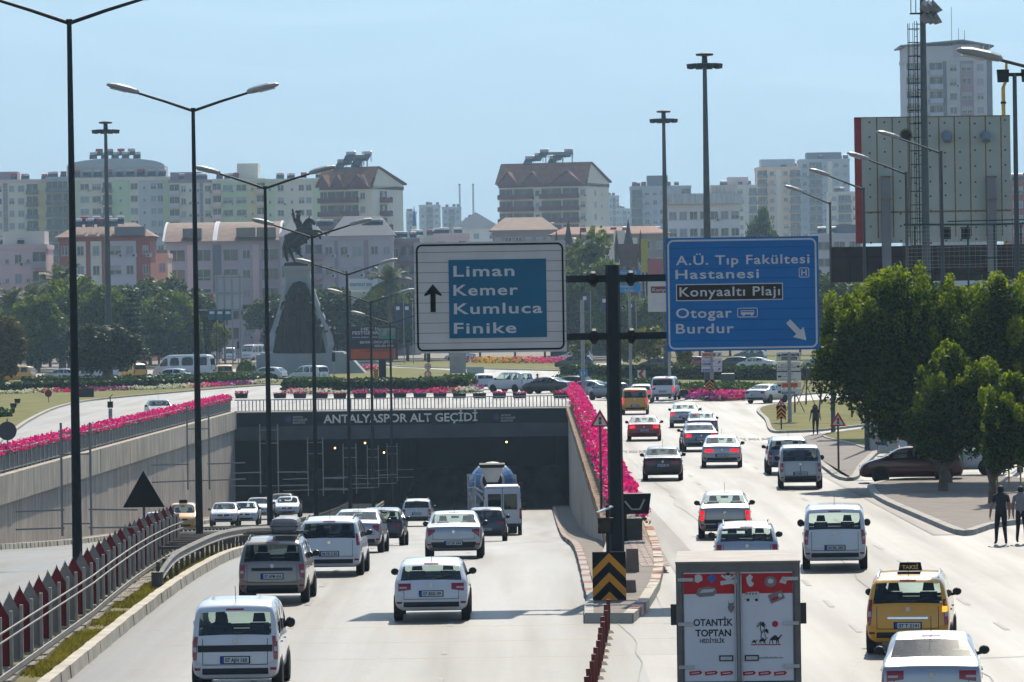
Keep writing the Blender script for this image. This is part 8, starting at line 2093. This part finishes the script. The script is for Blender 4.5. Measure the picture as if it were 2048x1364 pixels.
for i, (px_, y0, y1) in enumerate(((797, 650, 607), (815, 650, 607), (1171, 620, 587), (1210, 628, 592), (1262, 618, 602))):
	Y = 660.; t = thing('banner_flag', ['dark blue banner over the hedge, left of the white sign', 'dark blue banner at the white sign edge', 'dark blue banner beside the mall front between the sign beams', 'dark blue banner hanging left of the gantry mast', 'small dark banner right of the gantry mast'][i], 'banner', (A(px_, 660, Y).x, Y, 0)); z0, z1 = A(px_, y0, Y).z, A(px_, y1, Y).z
	MB().tube([(.75, 0, 0), (.75, 0, z1 + .3)], .06, 6).build('pole', mGalv, t); MB().box(-.6, .65, -.02, .02, z0, z1).build('cloth', M('banner_navy', (.02, .035, .08), .7, var=.3, scale=2), t); MB().box(-.3, .2, -.03, -.021, z1 - .9, z1 - .4).build('print', mSignW, t)
t = thing('poster_wall', 'pink and white poster wall beside the avenue', 'poster', (A(478, 640, 800).x, 800, 0)); k = 800 / FPX; MB().box(0, 3.2, 0, .2, A(490, 632, 800).z, A(490, 610, 800).z).build('white_panel', wWhite, t); MB().box(3.2, 7.2, 0, .2, A(490, 632, 800).z, A(490, 610, 800).z).build('pink_panel', M('poster_pink', (.42, .12, .16), .6, var=.4, scale=.6), t); MB().box(.2, 7, .05, .15, 0, A(490, 632, 800).z).build('leg', mDark, t)
BY = 262.; k = BY / FPX
t = thing('scoreboard', 'huge back of a scoreboard, grey-green rusty panels with a red edge', 'scoreboard', (A(1713, 500, BY).x, BY, 0)); bo = t.location
def BQ(px, py): p = A(px, py, BY); return (p.x - bo.x, p.z)
mPan = M('board_panel', (.42, .46, .40), .7, .1, var=.08, scale=.5, dirt=.35, dirtc=(.30, .31, .26))
mRust = M('rust_streak', (.24, .16, .085), .9, var=.3, scale=3)
x0, z0 = BQ(1713, 487); x1, z1 = BQ(2020, 230)
MB().box(x0 + .35, x1, 0, .35, z0, z1).build('panel', mPan, t)
MB().box(x0 - .02, x0 + .349, -.02, .36, z0, z1).build('red_edge', M('board_red', (.30, .03, .03), .6, var=.15), t)
b = MB()
for q in range(1, 10):
	x = x0 + .35 + (x1 - x0 - .35) * q / 9.6; b.box(x - .035, x + .035, -.012, -.001, z0 + .3, z1)
zz = BQ(1800, 424)[1]; b.box(x0 + .4, x1, -.012, -.001, zz - .05, zz + .05); b.box(x0 + .35, x1, -.012, -.001, z1 - .06, z1)
b.build('rusty_joints', mRust, t)
b = MB(); random.seed(6)
for q in range(10):
	for r_ in range(9): x = x0 + .8 + q * .83; z = z1 - .35 - r_ * .82 + random.uniform(-.1, .1); b.lathe([(.06, -.01), (.05, -.001)], 7, (x, 0, z), axis='y')
b.build('bolt_plates', M('bolt_rust', (.10, .085, .06), .8, var=.2), t)
x, z = BQ(1812, 270); MB().lathe([(.26, -.02), (.26, -.001)], 18, (x, 0, z), axis='y').build('round_hole', mBlack, t); MB().lathe([(.36, -.012), (.36, -.0005)], 18, (x, 0, z), axis='y').build('hole_rim', mRust, t)
for px_ in (1893, 1970):
	x, z = BQ(px_, 274); q = MB(); q.tube([(x, -.02, z + .1), (x, -.45, z + .05), (x, -.6, z - .25)], [.26, .27, .24], 14); q.build('duct_hood', M('duct_grey', (.22, .27, .30), .5, .4, var=.1), t, smooth=True)
for px_ in (1771, 1982):
	xa = BQ(px_, 400)[0]; za = BQ(px_, 352)[1]; MB().box(xa - .25, xa + .25, -.45, -.03, 0, za).build('column', M('column_grey', (.21, .22, .23), .7, var=.12, scale=.6, dirt=.2), t)
	zc = za
	for zq in (za - .05, za - 1.3): MB().box(xa - .3, xa + .3, -.5, -.46, zq - .04, zq + .04).build('clamp', mRust, t)
xa, za = BQ(1665, 565); xb, zb2 = BQ(2110, 487)
MB().box(xa, xb, .05, .4, za, zb2 - .01).build('lower_panel', M('board_brown', (.045, .03, .032), .8, var=.2, scale=1.2, dirt=.2), t)
b = MB()
for q in range(14): x = xa + (xb - xa) * q / 13; b.box(x - .06, x + .06, -.04, .049, za, zb2 - .02)
b.box(xa, xb, -.03, .049, (za + zb2) / 2 + .35, (za + zb2) / 2 + .45); b.build('lower_ribs', M('rib_brown', (.03, .02, .022), .8), t)
FY = 232.; p = A(1853, 560, FY); t = thing('floodlight_mast', 'tall stadium floodlight mast with a caged ladder in front of the scoreboard', 'light mast', (p.x, FY, 0)); fo_ = t.location; k = FY / FPX
zt = A(1843, -40, FY).z; MB().tube([(0, 0, 0), (0, 0, zt)], [.26, .13], 14).build('pole', M('mast_green', (.10, .125, .125), .5, .3, var=.1), t, smooth=True)
zl0, zl1 = A(1830, 450, FY).z, A(1830, 42, FY).z
b = MB()
for x in (-.42, -.30): b.tube([(x, -.05, zl0 - 4), (x, -.05, zl1)], .018, 5)
z = zl0 - 4
while z < zl1: b.tube([(-.42, -.05, z), (-.30, -.05, z)], .012, 4); z += .3
for z in np.arange(zl0 - 3, zl1, 1.6): b.tube([(-.3, -.05, z), (0, 0, z)], .02, 4)
b.build('ladder', mDark, t)
b = MB(); zc1 = A(1830, 47, FY).z
for z in np.arange(zl0 - 1, zc1, .66):
	pts = [(-.36 + .30 * math.cos(a) - .1, -.12 + .36 * math.sin(a), z) for a in [2 * math.pi * i / 10 for i in range(11)]]
	b.tube(pts, .014, 4, cap=False)
for a in (150, 185, 220, 255, 300): x = -.46 + .30 * math.cos(R(a)); y = -.12 + .36 * math.sin(R(a)); b.tube([(x, y, zl0 - 1), (x, y, zc1)], .012, 4)
b.build('ladder_cage', mDark, t)
zp = A(1840, 26, FY).z
b = MB(); b.box(-.62, .4, -.3, .3, zp - .05, zp); b.bar((-.6, -.3, zp), (-.6, -.3, zp + 1), .04); b.bar((-.36, -.3, zp), (-.36, -.3, zp + 1), .04); b.bar((-.62, -.3, zp + 1), (.3, -.3, zp + 1), .04); b.build('platform', mDark, t)
fl = MB().hexa([(-.2, -.16, -.15), (.2, -.16, -.15), (.2, .16, -.15), (-.2, .16, -.15), (-.28, -.24, .22), (.28, -.24, .22), (.28, .24, .22), (-.28, .24, .22)]).mesh('floodlight', M('floodlight_case', (.30, .31, .30), .4, .3, var=.2))
for i in range(3):
	for j in range(2): link('floodlight', fl, t, (.1 + .24 * i, -.2 + .1 * i, A(1850, (16 if j == 0 else 38) , FY).z), (R(35), R(35 if j == 0 else 50), R(20 * i)))
t = thing('floodlight_mast', 'grey mast with dark lamp cluster at the right edge', 'light mast', (A(2034, 500, 205).x, 205, 0)); zt = A(2028, 148, 205).z
MB().tube([(0, 0, 0), (0, 0, zt)], [.14, .09], 10).build('pole', mPole, t, smooth=True); MB().box(-.65, .65, -.08, .08, zt - .1, zt + .05).build('cross_arm', mDark, t)
for x in (-.6, -.4, .45): MB().hexa([(x - .13, -.2, zt - .35), (x + .13, -.2, zt - .35), (x + .13, .1, zt - .35), (x - .13, .1, zt - .35), (x - .16, -.1, zt + .2), (x + .16, -.1, zt + .2), (x + .16, .15, zt + .2), (x - .16, .15, zt + .2)]).build('floodlight', mDark, t)
t = thing('gas_pipe', 'yellow vent pipe rising behind the scoreboard', 'pipe', (A(2011, 500, 268).x, 268, 0)); z0, z1 = A(2011, 172, 268).z, A(2011, 120, 268).z
MB().tube([(0, 0, 0), (0, 0, z0 - .1), (.1, 0, z0 + .15), (.18, 0, z0 + .35), (.2, 0, z1)], [.11, .11, .1, .09, .07], 10).build('pipe', M('pipe_yellow', (.62, .36, .04), .5, var=.08), t, smooth=True)
MB().lathe([(.16, 0), (.16, .12)], 10, (0, 0, z0 - 1)).build('flange', mDark, t)
NY = 215.; xa = A(1808, 500, NY).x; t = thing('ball_net', 'dark green sports cage with sagging net above the ficus trees', 'net fence', (xa, NY, 0)); w_ = 8.
z1, z0, zm = A(1830, 449, NY).z, A(1830, 540, NY).z, A(1830, 523, NY).z
mCage = M('cage_green', (.02, .06, .045), .5, .2, var=.1); mNet = M('net_cord', (.32, .33, .31), .8, var=.1)
for i in range(7): MB().tube([(.5 + i * 1.2, .0, 0), (.5 + i * 1.2, 0, z1 - .06)], .045, 6).build('post', mCage, t)
b = MB(); b.tube([(0, -.02, z1), (w_ * .5, -.02, z1 - .05), (w_, -.02, z1)], .05, 6); b.tube([(2, .1, z1 + .12), (w_, .1, z1 + .18)], .03, 6); b.tube([(0, -.02, z0), (2, -.02, z0 - .15), (w_, -.02, z0 - .25)], .04, 6); b.tube([(1.2, -.02, zm), (w_, -.02, zm + .3)], .035, 6); b.build('rail', mCage, t)
b = MB()
for i in range(34): x = .1 + i * .24; b.tube([(x, -.06, z0 + .05), (x + .04 * math.sin(i), -.06, z1 - .05)], .006, 3, cap=False)
for j in range(12): z = z0 + .1 + (z1 - z0) * j / 12; b.tube([(.1, -.06, z), (w_ * .35, -.06, z - .06 * math.sin(j)), (w_ * .7, -.06, z), (w_, -.06, z - .04)], .006, 3, cap=False)
b.build('net', mNet, t)
for px_ in (1893, 1932): x = A(px_, 465, NY).x - xa; z = A(px_, 465, NY).z; MB().box(x - .2, x + .2, .05, .2, z - .3, z + .25).build('dark_plate', mDark, t)
# ================================================================== trees
mBark = M('bark_grey', (.13, .10, .075), .9, var=.3, scale=4, bump=.4)
mFicus = leafmat('ficus_leaves', (.015, .036, .004), (.078, .118, .009), .35, .55, .6)
mFicusT = leafmat('ficus_sunlit_tips', (.10, .15, .006), (.26, .29, .018), .47, .8, .6)  # shoots in a brighter green, sun on the crown tips painted in
mOlive = leafmat('olive_leaves', (.022, .03, .016), (.075, .085, .05), .25, .6)
mMidG = leafmat('mid_green_leaves', (.05, .08, .010), (.15, .18, .02), .4, .25)
mDkG = leafmat('dark_green_leaves', (.025, .045, .010), (.075, .10, .02), .35, .25)
mYelG = leafmat('yellow_green_leaves', (.09, .11, .012), (.22, .20, .03), .4, .3)
mPine = leafmat('conifer_needles', (.010, .026, .014), (.03, .055, .025), .2, .4)
mPalm = leafmat('palm_fronds', (.035, .055, .018), (.10, .12, .045), .3, .5)
mRedG = leafmat('reddish_leaves', (.05, .035, .012), (.12, .09, .03), .3, .4)
def crown_pts(clumps, per, seed, fill=.35):
	"""points over the shells of many clumps: (centre, (rx,ry,rz))"""
	r = np.random.default_rng(seed); out = []
	for c, rad in clumps:
		n = max(8, int(per * (rad[0] * rad[2]) ** .9))
		v = r.normal(0, 1, (n, 3)); v /= np.linalg.norm(v, axis=1)[:, None]
		s = np.where(r.uniform(0, 1, n) < fill, r.uniform(.3, .95, n), r.normal(1., .10, n))
		out.append(np.array(c) + v * s[:, None] * np.array(rad))
	return np.concatenate(out)
def clumps_in(rx, ry, rz, zc, n, cr, seed, tall=1.15, keep=lambda x, y, z: True):
	r = np.random.default_rng(seed); out = []
	while len(out) < n:
		v = r.normal(0, 1, 3); v /= np.linalg.norm(v); s = r.uniform(.35, 1.) ** .45
		p = v * s * np.array([rx, ry, rz]);
		if not keep(*p): continue
		q = cr * r.uniform(.6, 1.25); out.append(((p[0], p[1], zc + p[2]), (q, q, q * tall)))
	return out
def limbs(t, pts_list, mat=mBark, name='trunk'):
	b = MB()
	for pts, r0, r1 in pts_list:
		n = len(pts); b.tube(pts, [r0 + (r1 - r0) * i / (n - 1) for i in range(n)], 9)
	return b.build(name, mat, t, smooth=True)
def ficus(label, base, rx, ry, rz, zc, off, n, cr, leaf, seed, per, trunk):
	t = thing('ficus_tree', label, 'tree', base)
	kp = (lambda x, y, z: max(1.5, 4.9 - 1.2 * (x + off + 5)) < z + zc < min(7.5, 5.4 + .85 * (x + off + 5))) if rx > 4 else (lambda x, y, z: z > -rz * .8)
	cl = [((c[0] + off, c[1], c[2]), q) for c, q in clumps_in(rx, ry, rz, zc, n, cr, seed, 1.25, keep=kp)]
	P = crown_pts(cl, per, seed)
	r = np.random.default_rng(seed + 5); sh = []
	for c, q in cl:
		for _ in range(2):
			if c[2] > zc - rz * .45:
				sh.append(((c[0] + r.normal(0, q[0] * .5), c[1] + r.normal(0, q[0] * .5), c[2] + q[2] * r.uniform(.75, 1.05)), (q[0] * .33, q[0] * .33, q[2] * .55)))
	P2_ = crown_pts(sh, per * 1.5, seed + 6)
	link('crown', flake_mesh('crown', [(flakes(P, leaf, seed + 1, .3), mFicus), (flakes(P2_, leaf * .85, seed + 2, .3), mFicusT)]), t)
	limbs(t, trunk)
	return t
b1 = G(1895, 972); b1 = Vector((b1.x, b1.y, .17))
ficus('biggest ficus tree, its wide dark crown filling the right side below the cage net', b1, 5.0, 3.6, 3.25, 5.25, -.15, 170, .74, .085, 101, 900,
      [([(0, 0, -.2), (-.3, 0, .9), (-1.3, .1, 1.6), (-2.2, .1, 2.6), (-2.9, 0, 4.2)], .3, .08), ([(-.3, 0, .9), (-.9, .3, 2.2), (-1.2, .4, 4.5)], .2, .07), ([(-.2, 0, .8), (.5, .1, 2.4), (1.2, .3, 4.6)], .22, .07), ([(-1.3, .1, 1.6), (-2.6, -.2, 2.3), (-3.4, -.3, 3.8)], .14, .05), ([(0, 0, .6), (1.0, -.4, 2.0), (2.4, -.6, 4.0)], .16, .05)])
b2 = G(1886, 990); b2 = Vector((b2.x, b2.y, .17))
ficus('middle ficus tree with a rounded lighter crown in front of the biggest one', b2, 1.85, 1.7, 1.95, 3.2, .6, 62, .5, .075, 111, 1150,
      [([(0, 0, -.2), (.05, 0, .8), (.2, 0, 1.6), (.45, .1, 2.8)], .2, .07), ([(.05, 0, .8), (-.3, .1, 1.7), (-.5, .2, 2.6)], .13, .05), ([(.1, 0, .9), (.8, -.1, 1.8), (1.2, 0, 2.8)], .13, .05)])
b3 = G(1985, 1015); b3 = Vector((b3.x, b3.y, .17))
ficus('smallest ficus tree at the right edge above the two standing people', b3, 1.6, 1.4, 1.35, 2.65, .85, 42, .43, .07, 121, 1400,
      [([(0, 0, -.2), (.0, 0, .7), (.3, 0, 1.5), (.7, .1, 2.5)], .17, .06), ([(0, 0, .7), (-.2, .1, 1.5), (0, .1, 2.3)], .11, .04), ([(.05, 0, .9), (.9, -.1, 1.7), (1.4, 0, 2.5)], .1, .04)])
def make_tree(name, label, cat, mat, rx, rz, zc, n, cr, leaf, seed, per, trunk_h, tr=.16, tall=1., mats2=None):
	t = thing(name, label, cat)
	P = crown_pts(clumps_in(rx, rx, rz, zc, n, cr, seed, tall), per, seed)
	link('crown', flake_mesh('crown', [(flakes(P, leaf, seed, .4), mat)]), t)
	r = random.Random(seed); L_ = [([(0, 0, -.3), (.05, 0, trunk_h * .6), (0, .05, zc)], tr, tr * .45)]
	for k in range(5):
		a = k * 1.26 + r.uniform(-.3, .3); L_.append(([(0, 0, trunk_h * .7), (rx * .35 * math.cos(a), rx * .35 * math.sin(a), zc - rz * .25), (rx * .7 * math.cos(a), rx * .7 * math.sin(a), zc + rz * .25)], tr * .5, tr * .2))
	limbs(t, L_); return t
PROTO = {}
def tree_at(kind, label, px, pytop, pybase, Y=None, group=None, wk=1., cat='tree'):
	"""kind = prototype of height 10; scaled so that it reaches from the ground to the pixel row pytop"""
	if Y is None: p = G(px, pybase)
	else: p = Vector((A(px, 700, Y).x, Y, 0))
	H = A(px, pytop, p.y).z
	pr, used = PROTO[kind]
	if not used: o = pr; PROTO[kind][1] = True
	else: o = copy_tree(pr)
	o.location = (p.x, p.y, 0); s = H / 10.; o.scale = (s * wk, s * wk, s); o.rotation_euler = (0, 0, random.uniform(0, 6.28))
	o['label'] = label
	if group: o['group'] = group
	elif 'group' in o: del o['group']
	return o
PROTO['mid'] = [make_tree('leafy_tree', 'x', 'tree', mMidG, 3.6, 3.9, 5.9, 60, 1.15, .26, 201, 130, 3.0, .2), False]
PROTO['mid2'] = [make_tree('leafy_tree', 'x', 'tree', mMidG, 3.0, 4.2, 5.6, 48, 1.05, .26, 202, 140, 3.0, .2), False]
PROTO['dark'] = [make_tree('evergreen_tree', 'x', 'tree', mDkG, 3.8, 3.8, 6.0, 60, 1.2, .26, 203, 130, 2.6, .22), False]
PROTO['dark2'] = [make_tree('evergreen_tree', 'x', 'tree', mDkG, 4.4, 3.4, 6.3, 70, 1.15, .25, 204, 130, 2.6, .22), False]
PROTO['yel'] = [make_tree('street_tree', 'x', 'tree', mYelG, 2.2, 2.6, 7.2, 24, .85, .26, 205, 130, 4.6, .12), False]
PROTO['olive'] = [make_tree('olive_tree', 'x', 'tree', mOlive, 4.3, 3.6, 6.3, 70, 1.15, .22, 206, 190, 2.8, .75), False]
PROTO['red'] = [make_tree('reddish_tree', 'x', 'tree', mRedG, 2.8, 4.2, 5.6, 40, 1.0, .26, 207, 130, 2.6, .2), False]
PROTO['tall'] = [make_tree('poplar_tree', 'x', 'tree', mMidG, 1.7, 4.6, 5.4, 36, .8, .24, 208, 170, 2.0, .16, 1.3), False]
def conifer(seed):
	t = thing('conifer', 'x', 'tree'); r = np.random.default_rng(seed); V = []
	for k in range(15):
		z = 1.4 + k * .57; R_ = 2.3 * (1 - (z - 1.0) / 9.2) ** .8 + .12
		for j in range(11):
			a = j * .571 + k * .3; n = int(24 * R_ + 6); s = r.uniform(.1, 1, n)
			V.append(np.stack([R_ * s * math.cos(a) + r.normal(0, .08, n), R_ * s * math.sin(a) + r.normal(0, .08, n), z + .25 * s ** 2 - .1 * s + r.normal(0, .05, n)], 1))
	link('crown', flake_mesh('crown', [(flakes(np.concatenate(V), .15, seed, .8), mPine)]), t)
	limbs(t, [([(0, 0, -.2), (0, 0, 5), (0, 0, 9.9)], .2, .03)]); return t
PROTO['conifer'] = [conifer(5), False]
def palm_tree(seed):
	t = thing('palm_tree', 'x', 'palm tree'); r = random.Random(seed); b = MB()
	for k in range(30):
		a = k * 2.4; el = R(r.uniform(-25, 75)); ln = r.uniform(2.6, 3.4); P = []
		for i in range(7):
			u = i / 6; d = ln * u; z = d * math.sin(el) - .55 * d * d / ln * (1.25 - math.sin(el) * .6); h = d * math.cos(el)
			P.append(Vector((h * math.cos(a), h * math.sin(a), 7.6 + z)))
		for i in range(6):
			d = (P[i + 1] - P[i]); n = Vector((-math.sin(a), math.cos(a), 0)); w = .5 * math.sin(math.pi * min(1, (i + .8) / 6.5)) + .06
			for s in (-1, 1):
				for q in range(3):
					o = P[i] + d * (q / 3); b.face([o, o + n * (s * w) + d * .5 + Vector((0, 0, -.18)), o + n * (s * w * .95) + d * .75 + Vector((0, 0, -.2)), o + d * .22])
	b.build('fronds', mPalm, t)
	c = MB(); pts = [(0, 0, -.3), (.1, 0, 2.5), (.05, .05, 5), (0, 0, 7.5)]; c.tube(pts, [.34, .26, .24, .3], 10); c.build('trunk', mBark, t, smooth=True); return t
PROTO['palm'] = [palm_tree(3), False]
random.seed(77)
for kd, lb, px_, yt, yb, Y, wk in (
	('olive', 'dark olive tree with a thick trunk between two hedges, in front of the taxis', 213, 652, 772, None, 1.25),
	('olive', 'olive tree behind the silver car and the nearest lamp post', 140, 655, 745, None, 1.0),
	('red', 'reddish-green tree cut by the left picture edge', 6, 628, 775, None, 1.0),
	('mid', 'leafy green tree right behind the nearest lamp post', 150, 556, 742, None, .95),
	('mid2', 'leafy green tree left of the nearest lamp post, under the palms', 78, 585, 745, None, 1.0),
	('mid', 'leafy green tree at the foot of the leftmost light mast', 205, 575, 742, None, .8),
	('mid2', 'light green tree between the light mast and the conifer', 240, 592, 742, None, .8),
	('conifer', 'dark tiered conifer left of the second lamp post', 267, 572, 742, None, 1.0),
	('dark', 'dark rounded tree right of the conifer', 318, 615, 735, None, 1.0),
	('dark2', 'broad dark tree behind the white minibus', 372, 640, 735, None, .8),
	('yel', 'slim yellow-green street tree beside the minibus rear', 440, 648, 735, None, .9),
	('yel', 'slim yellow-green street tree by the waiting vans', 420, 655, 728, None, 1.),
	('palm', 'palm tree in front of the brick-red house', 124, 508, 700, 650, 1.0),
	('palm', 'palm tree at the far left, lower one', 22, 560, 700, 650, 1.0),
	('palm', 'palm tree beside the leafy tree at the far left', 58, 552, 700, 655, 1.0),
	('palm', 'palm tree in front of the mauve building by the white sign', 780, 512, 700, 690, .9),
	('tall', 'tall light green poplar between the sign beams', 1182, 474, 700, 700, 1.1),
	('mid2', 'green tree just right of the poplar', 1215, 512, 700, 690, .6),
	('mid', 'yellowish tree behind the gantry mast', 1258, 590, 715, None, .7),
	('mid2', 'green tree under the upper sign beam', 1160, 592, 715, None, .8),
	('yel', 'yellow-leaved street tree right of the gantry mast', 1298, 655, 760, None, 1.4),
	('yel', 'thin street tree in front of the tall dark hedge', 1262, 672, 760, None, 1.2),
	('yel', 'yellow-leaved street tree left of the gantry mast, behind the black car', 1160, 674, 748, None, 1.2),
	('yel', 'yellow-green street tree below the blue sign corner', 1368, 688, 760, None, 1.2),
	('dark2', 'dark broad tree right beside the blue sign', 1690, 556, 740, None, .95),
	('dark', 'dark tree behind the ficus, near the scoreboard foot', 1755, 560, 740, None, .9),
	('yel', 'yellowish tree hugging the edge of the blue sign', 1652, 612, 740, None, 1.3),
	('dark', 'dark narrow cypress-like tree above the blue sign', 1523, 425, 700, 880, .35),
):
	tree_at(kd, lb, px_, yt, yb, Y, None, wk)
BELT = [('dark', 690, 578, 705), ('dark2', 735, 572, 705), ('dark', 775, 575, 700), ('dark2', 815, 572, 705), ('dark', 655, 585, 720), ('dark2', 250, 562, 700), ('dark', 300, 560, 705), ('dark2', 355, 575, 700), ('dark', 395, 590, 700), ('mid', 335, 585, 690),
		('dark2', 30, 600, 680), ('dark', 100, 600, 690), ('dark', 1130, 600, 700), ('mid', 1215, 600, 690), ('mid2', 1300, 590, 690), ('dark', 1340, 600, 700), ('dark2', 1400, 600, 700), ('dark', 1460, 600, 700), ('dark2', 1530, 600, 700), ('dark', 1600, 600, 700), ('dark', 1650, 545, 640), ('mid', 1700, 590, 560), ('dark2', 1800, 575, 560), ('dark', 1860, 570, 560), ('dark2', 1930, 570, 560), ('dark', 2000, 570, 560), ('dark2', 900, 605, 700), ('dark', 960, 605, 705), ('dark2', 1030, 605, 700), ('dark', 1090, 605, 705), ('dark', 560, 590, 760), ('dark2', 850, 600, 705)]
zones = [(0, 200, 'tree of the dark belt below the pink and brick-red houses'), (200, 560, 'tree of the dark belt below the lilac office building'), (560, 840, 'round-headed tree in the dark row right of the monument'), (840, 1120, 'tree of the belt hidden behind the white road sign'), (1120, 1640, 'tree of the belt behind and beside the blue road sign'), (1640, 2100, 'tree of the dark belt below the scoreboard, behind the ficus')]
for kd, px_, yt, Y in BELT:
	zn = next(z for z in zones if z[0] <= px_ < z[1])
	tree_at(kd, zn[2], px_, yt, 0, Y, 'tree belt: ' + zn[2], 1.1)
random.seed(9)
for i, (px_, pyb, h, lb) in enumerate(((1634, 862, 3.2, 'bare leaning sapling on the lawn behind the walking woman'), (1590, 828, 2.2, 'short bare sapling beside the tall stack of direction boards'), (1704, 838, 2.6, 'thin bare sapling on the lawn near the ficus'), (1688, 800, 2.4, 'thin bare sapling at the back of the right lawn'), (1612, 812, 2.4, 'staked bare sapling between direction boards and lamp post'))):
	p = G(px_, pyb); t = thing('sapling', lb, 'young tree', (p.x, p.y, .12)); ln = .5 if i == 0 else random.uniform(-.15, .15)
	L_ = [([(0, 0, -.1), (ln * .4, 0, h * .5), (ln, 0, h)], .07, .03)]
	for k in range(5): a = k * 1.3; L_.append(([(ln * .5, 0, h * (.45 + .08 * k)), (ln * .5 + .5 * math.cos(a), .4 * math.sin(a), h * (.7 + .09 * k)), (ln * .6 + .7 * math.cos(a), .5 * math.sin(a), h * (.9 + .1 * k))], .035, .012))
	limbs(t, L_)
	if i in (1, 4):
		st_ = limbs(t, [([(-.7, 0, -.1), (-.05, 0, h * .6)], .03, .03), ([(.7, .1, -.1), (.05, 0, h * .6)], .03, .03)], mBark, 'stake')
p = G(1800, 905); t = thing('low_wall', 'pale graffiti-like wall panels in the shade under the ficus', 'wall', (p.x, p.y, .15)); MB().box(0, 3.4, 0, .15, 0, 1.9).build('panel', wWhite, t); MB().box(-1.5, -.1, .3, .45, 0, 1.3).build('panel', M('wall_panel_pale', (.5, .5, .48), .8, var=.1), t); MB().box(3.5, 5.5, .2, .35, 0, 1.2).build('panel', wPink, t)
MB().box(1.4, 1.46, -.03, -.005, 0, 1.9).build('blue_stripe', mBlue, t)
p = G(1912, 952); t = thing('bin', 'green litter bin between the ficus trunks', 'bin', (p.x, p.y, .17)); MB().lathe([(.24, 0), (.3, .1), (.3, .8), (.27, .95), (.15, 1.02)], 16).build('body', M('bin_green', (.03, .22, .05), .5, var=.1), t, smooth=True); MB().lathe([(.31, .74), (.31, .8)], 16).build('rim', mDark, t)
p = G(1995, 985); t = thing('yellow_barrier', 'low yellow railing behind the two standing people', 'railing', (p.x, p.y, .17)); b = MB()
mYelP = M('barrier_yellow', (.45, .27, .04), .5, var=.15)
for x in (0, .45, .9, 1.35, 1.8): MB().tube([(x, 0, 0), (x, 0, .85)], .03, 6).build('post', mYelP, t)
MB().tube([(0, 0, .82), (1.8, 0, .82)], .03, 6).build('rail', mYelP, t)
# ================================================================== haze
hz = MB().box(-3500, 3500, -40, 13000, -16, 1450)
hm_ = bpy.data.materials.new('haze_air'); hm_.use_nodes = True
_N = hm_.node_tree.nodes; _N.remove(_N['Principled BSDF'])
_pv = _N.new('ShaderNodeVolumePrincipled')
_pv.inputs['Color'].default_value = (.52, .765, .985, 1)
_pv.inputs['Density'].default_value = HAZE_DENSITY
_pv.inputs['Anisotropy'].default_value = .5
hm_.node_tree.links.new(_pv.outputs[0], _N['Material Output'].inputs['Volume'])
tag(hz.build('haze', hm_), kind='stuff')
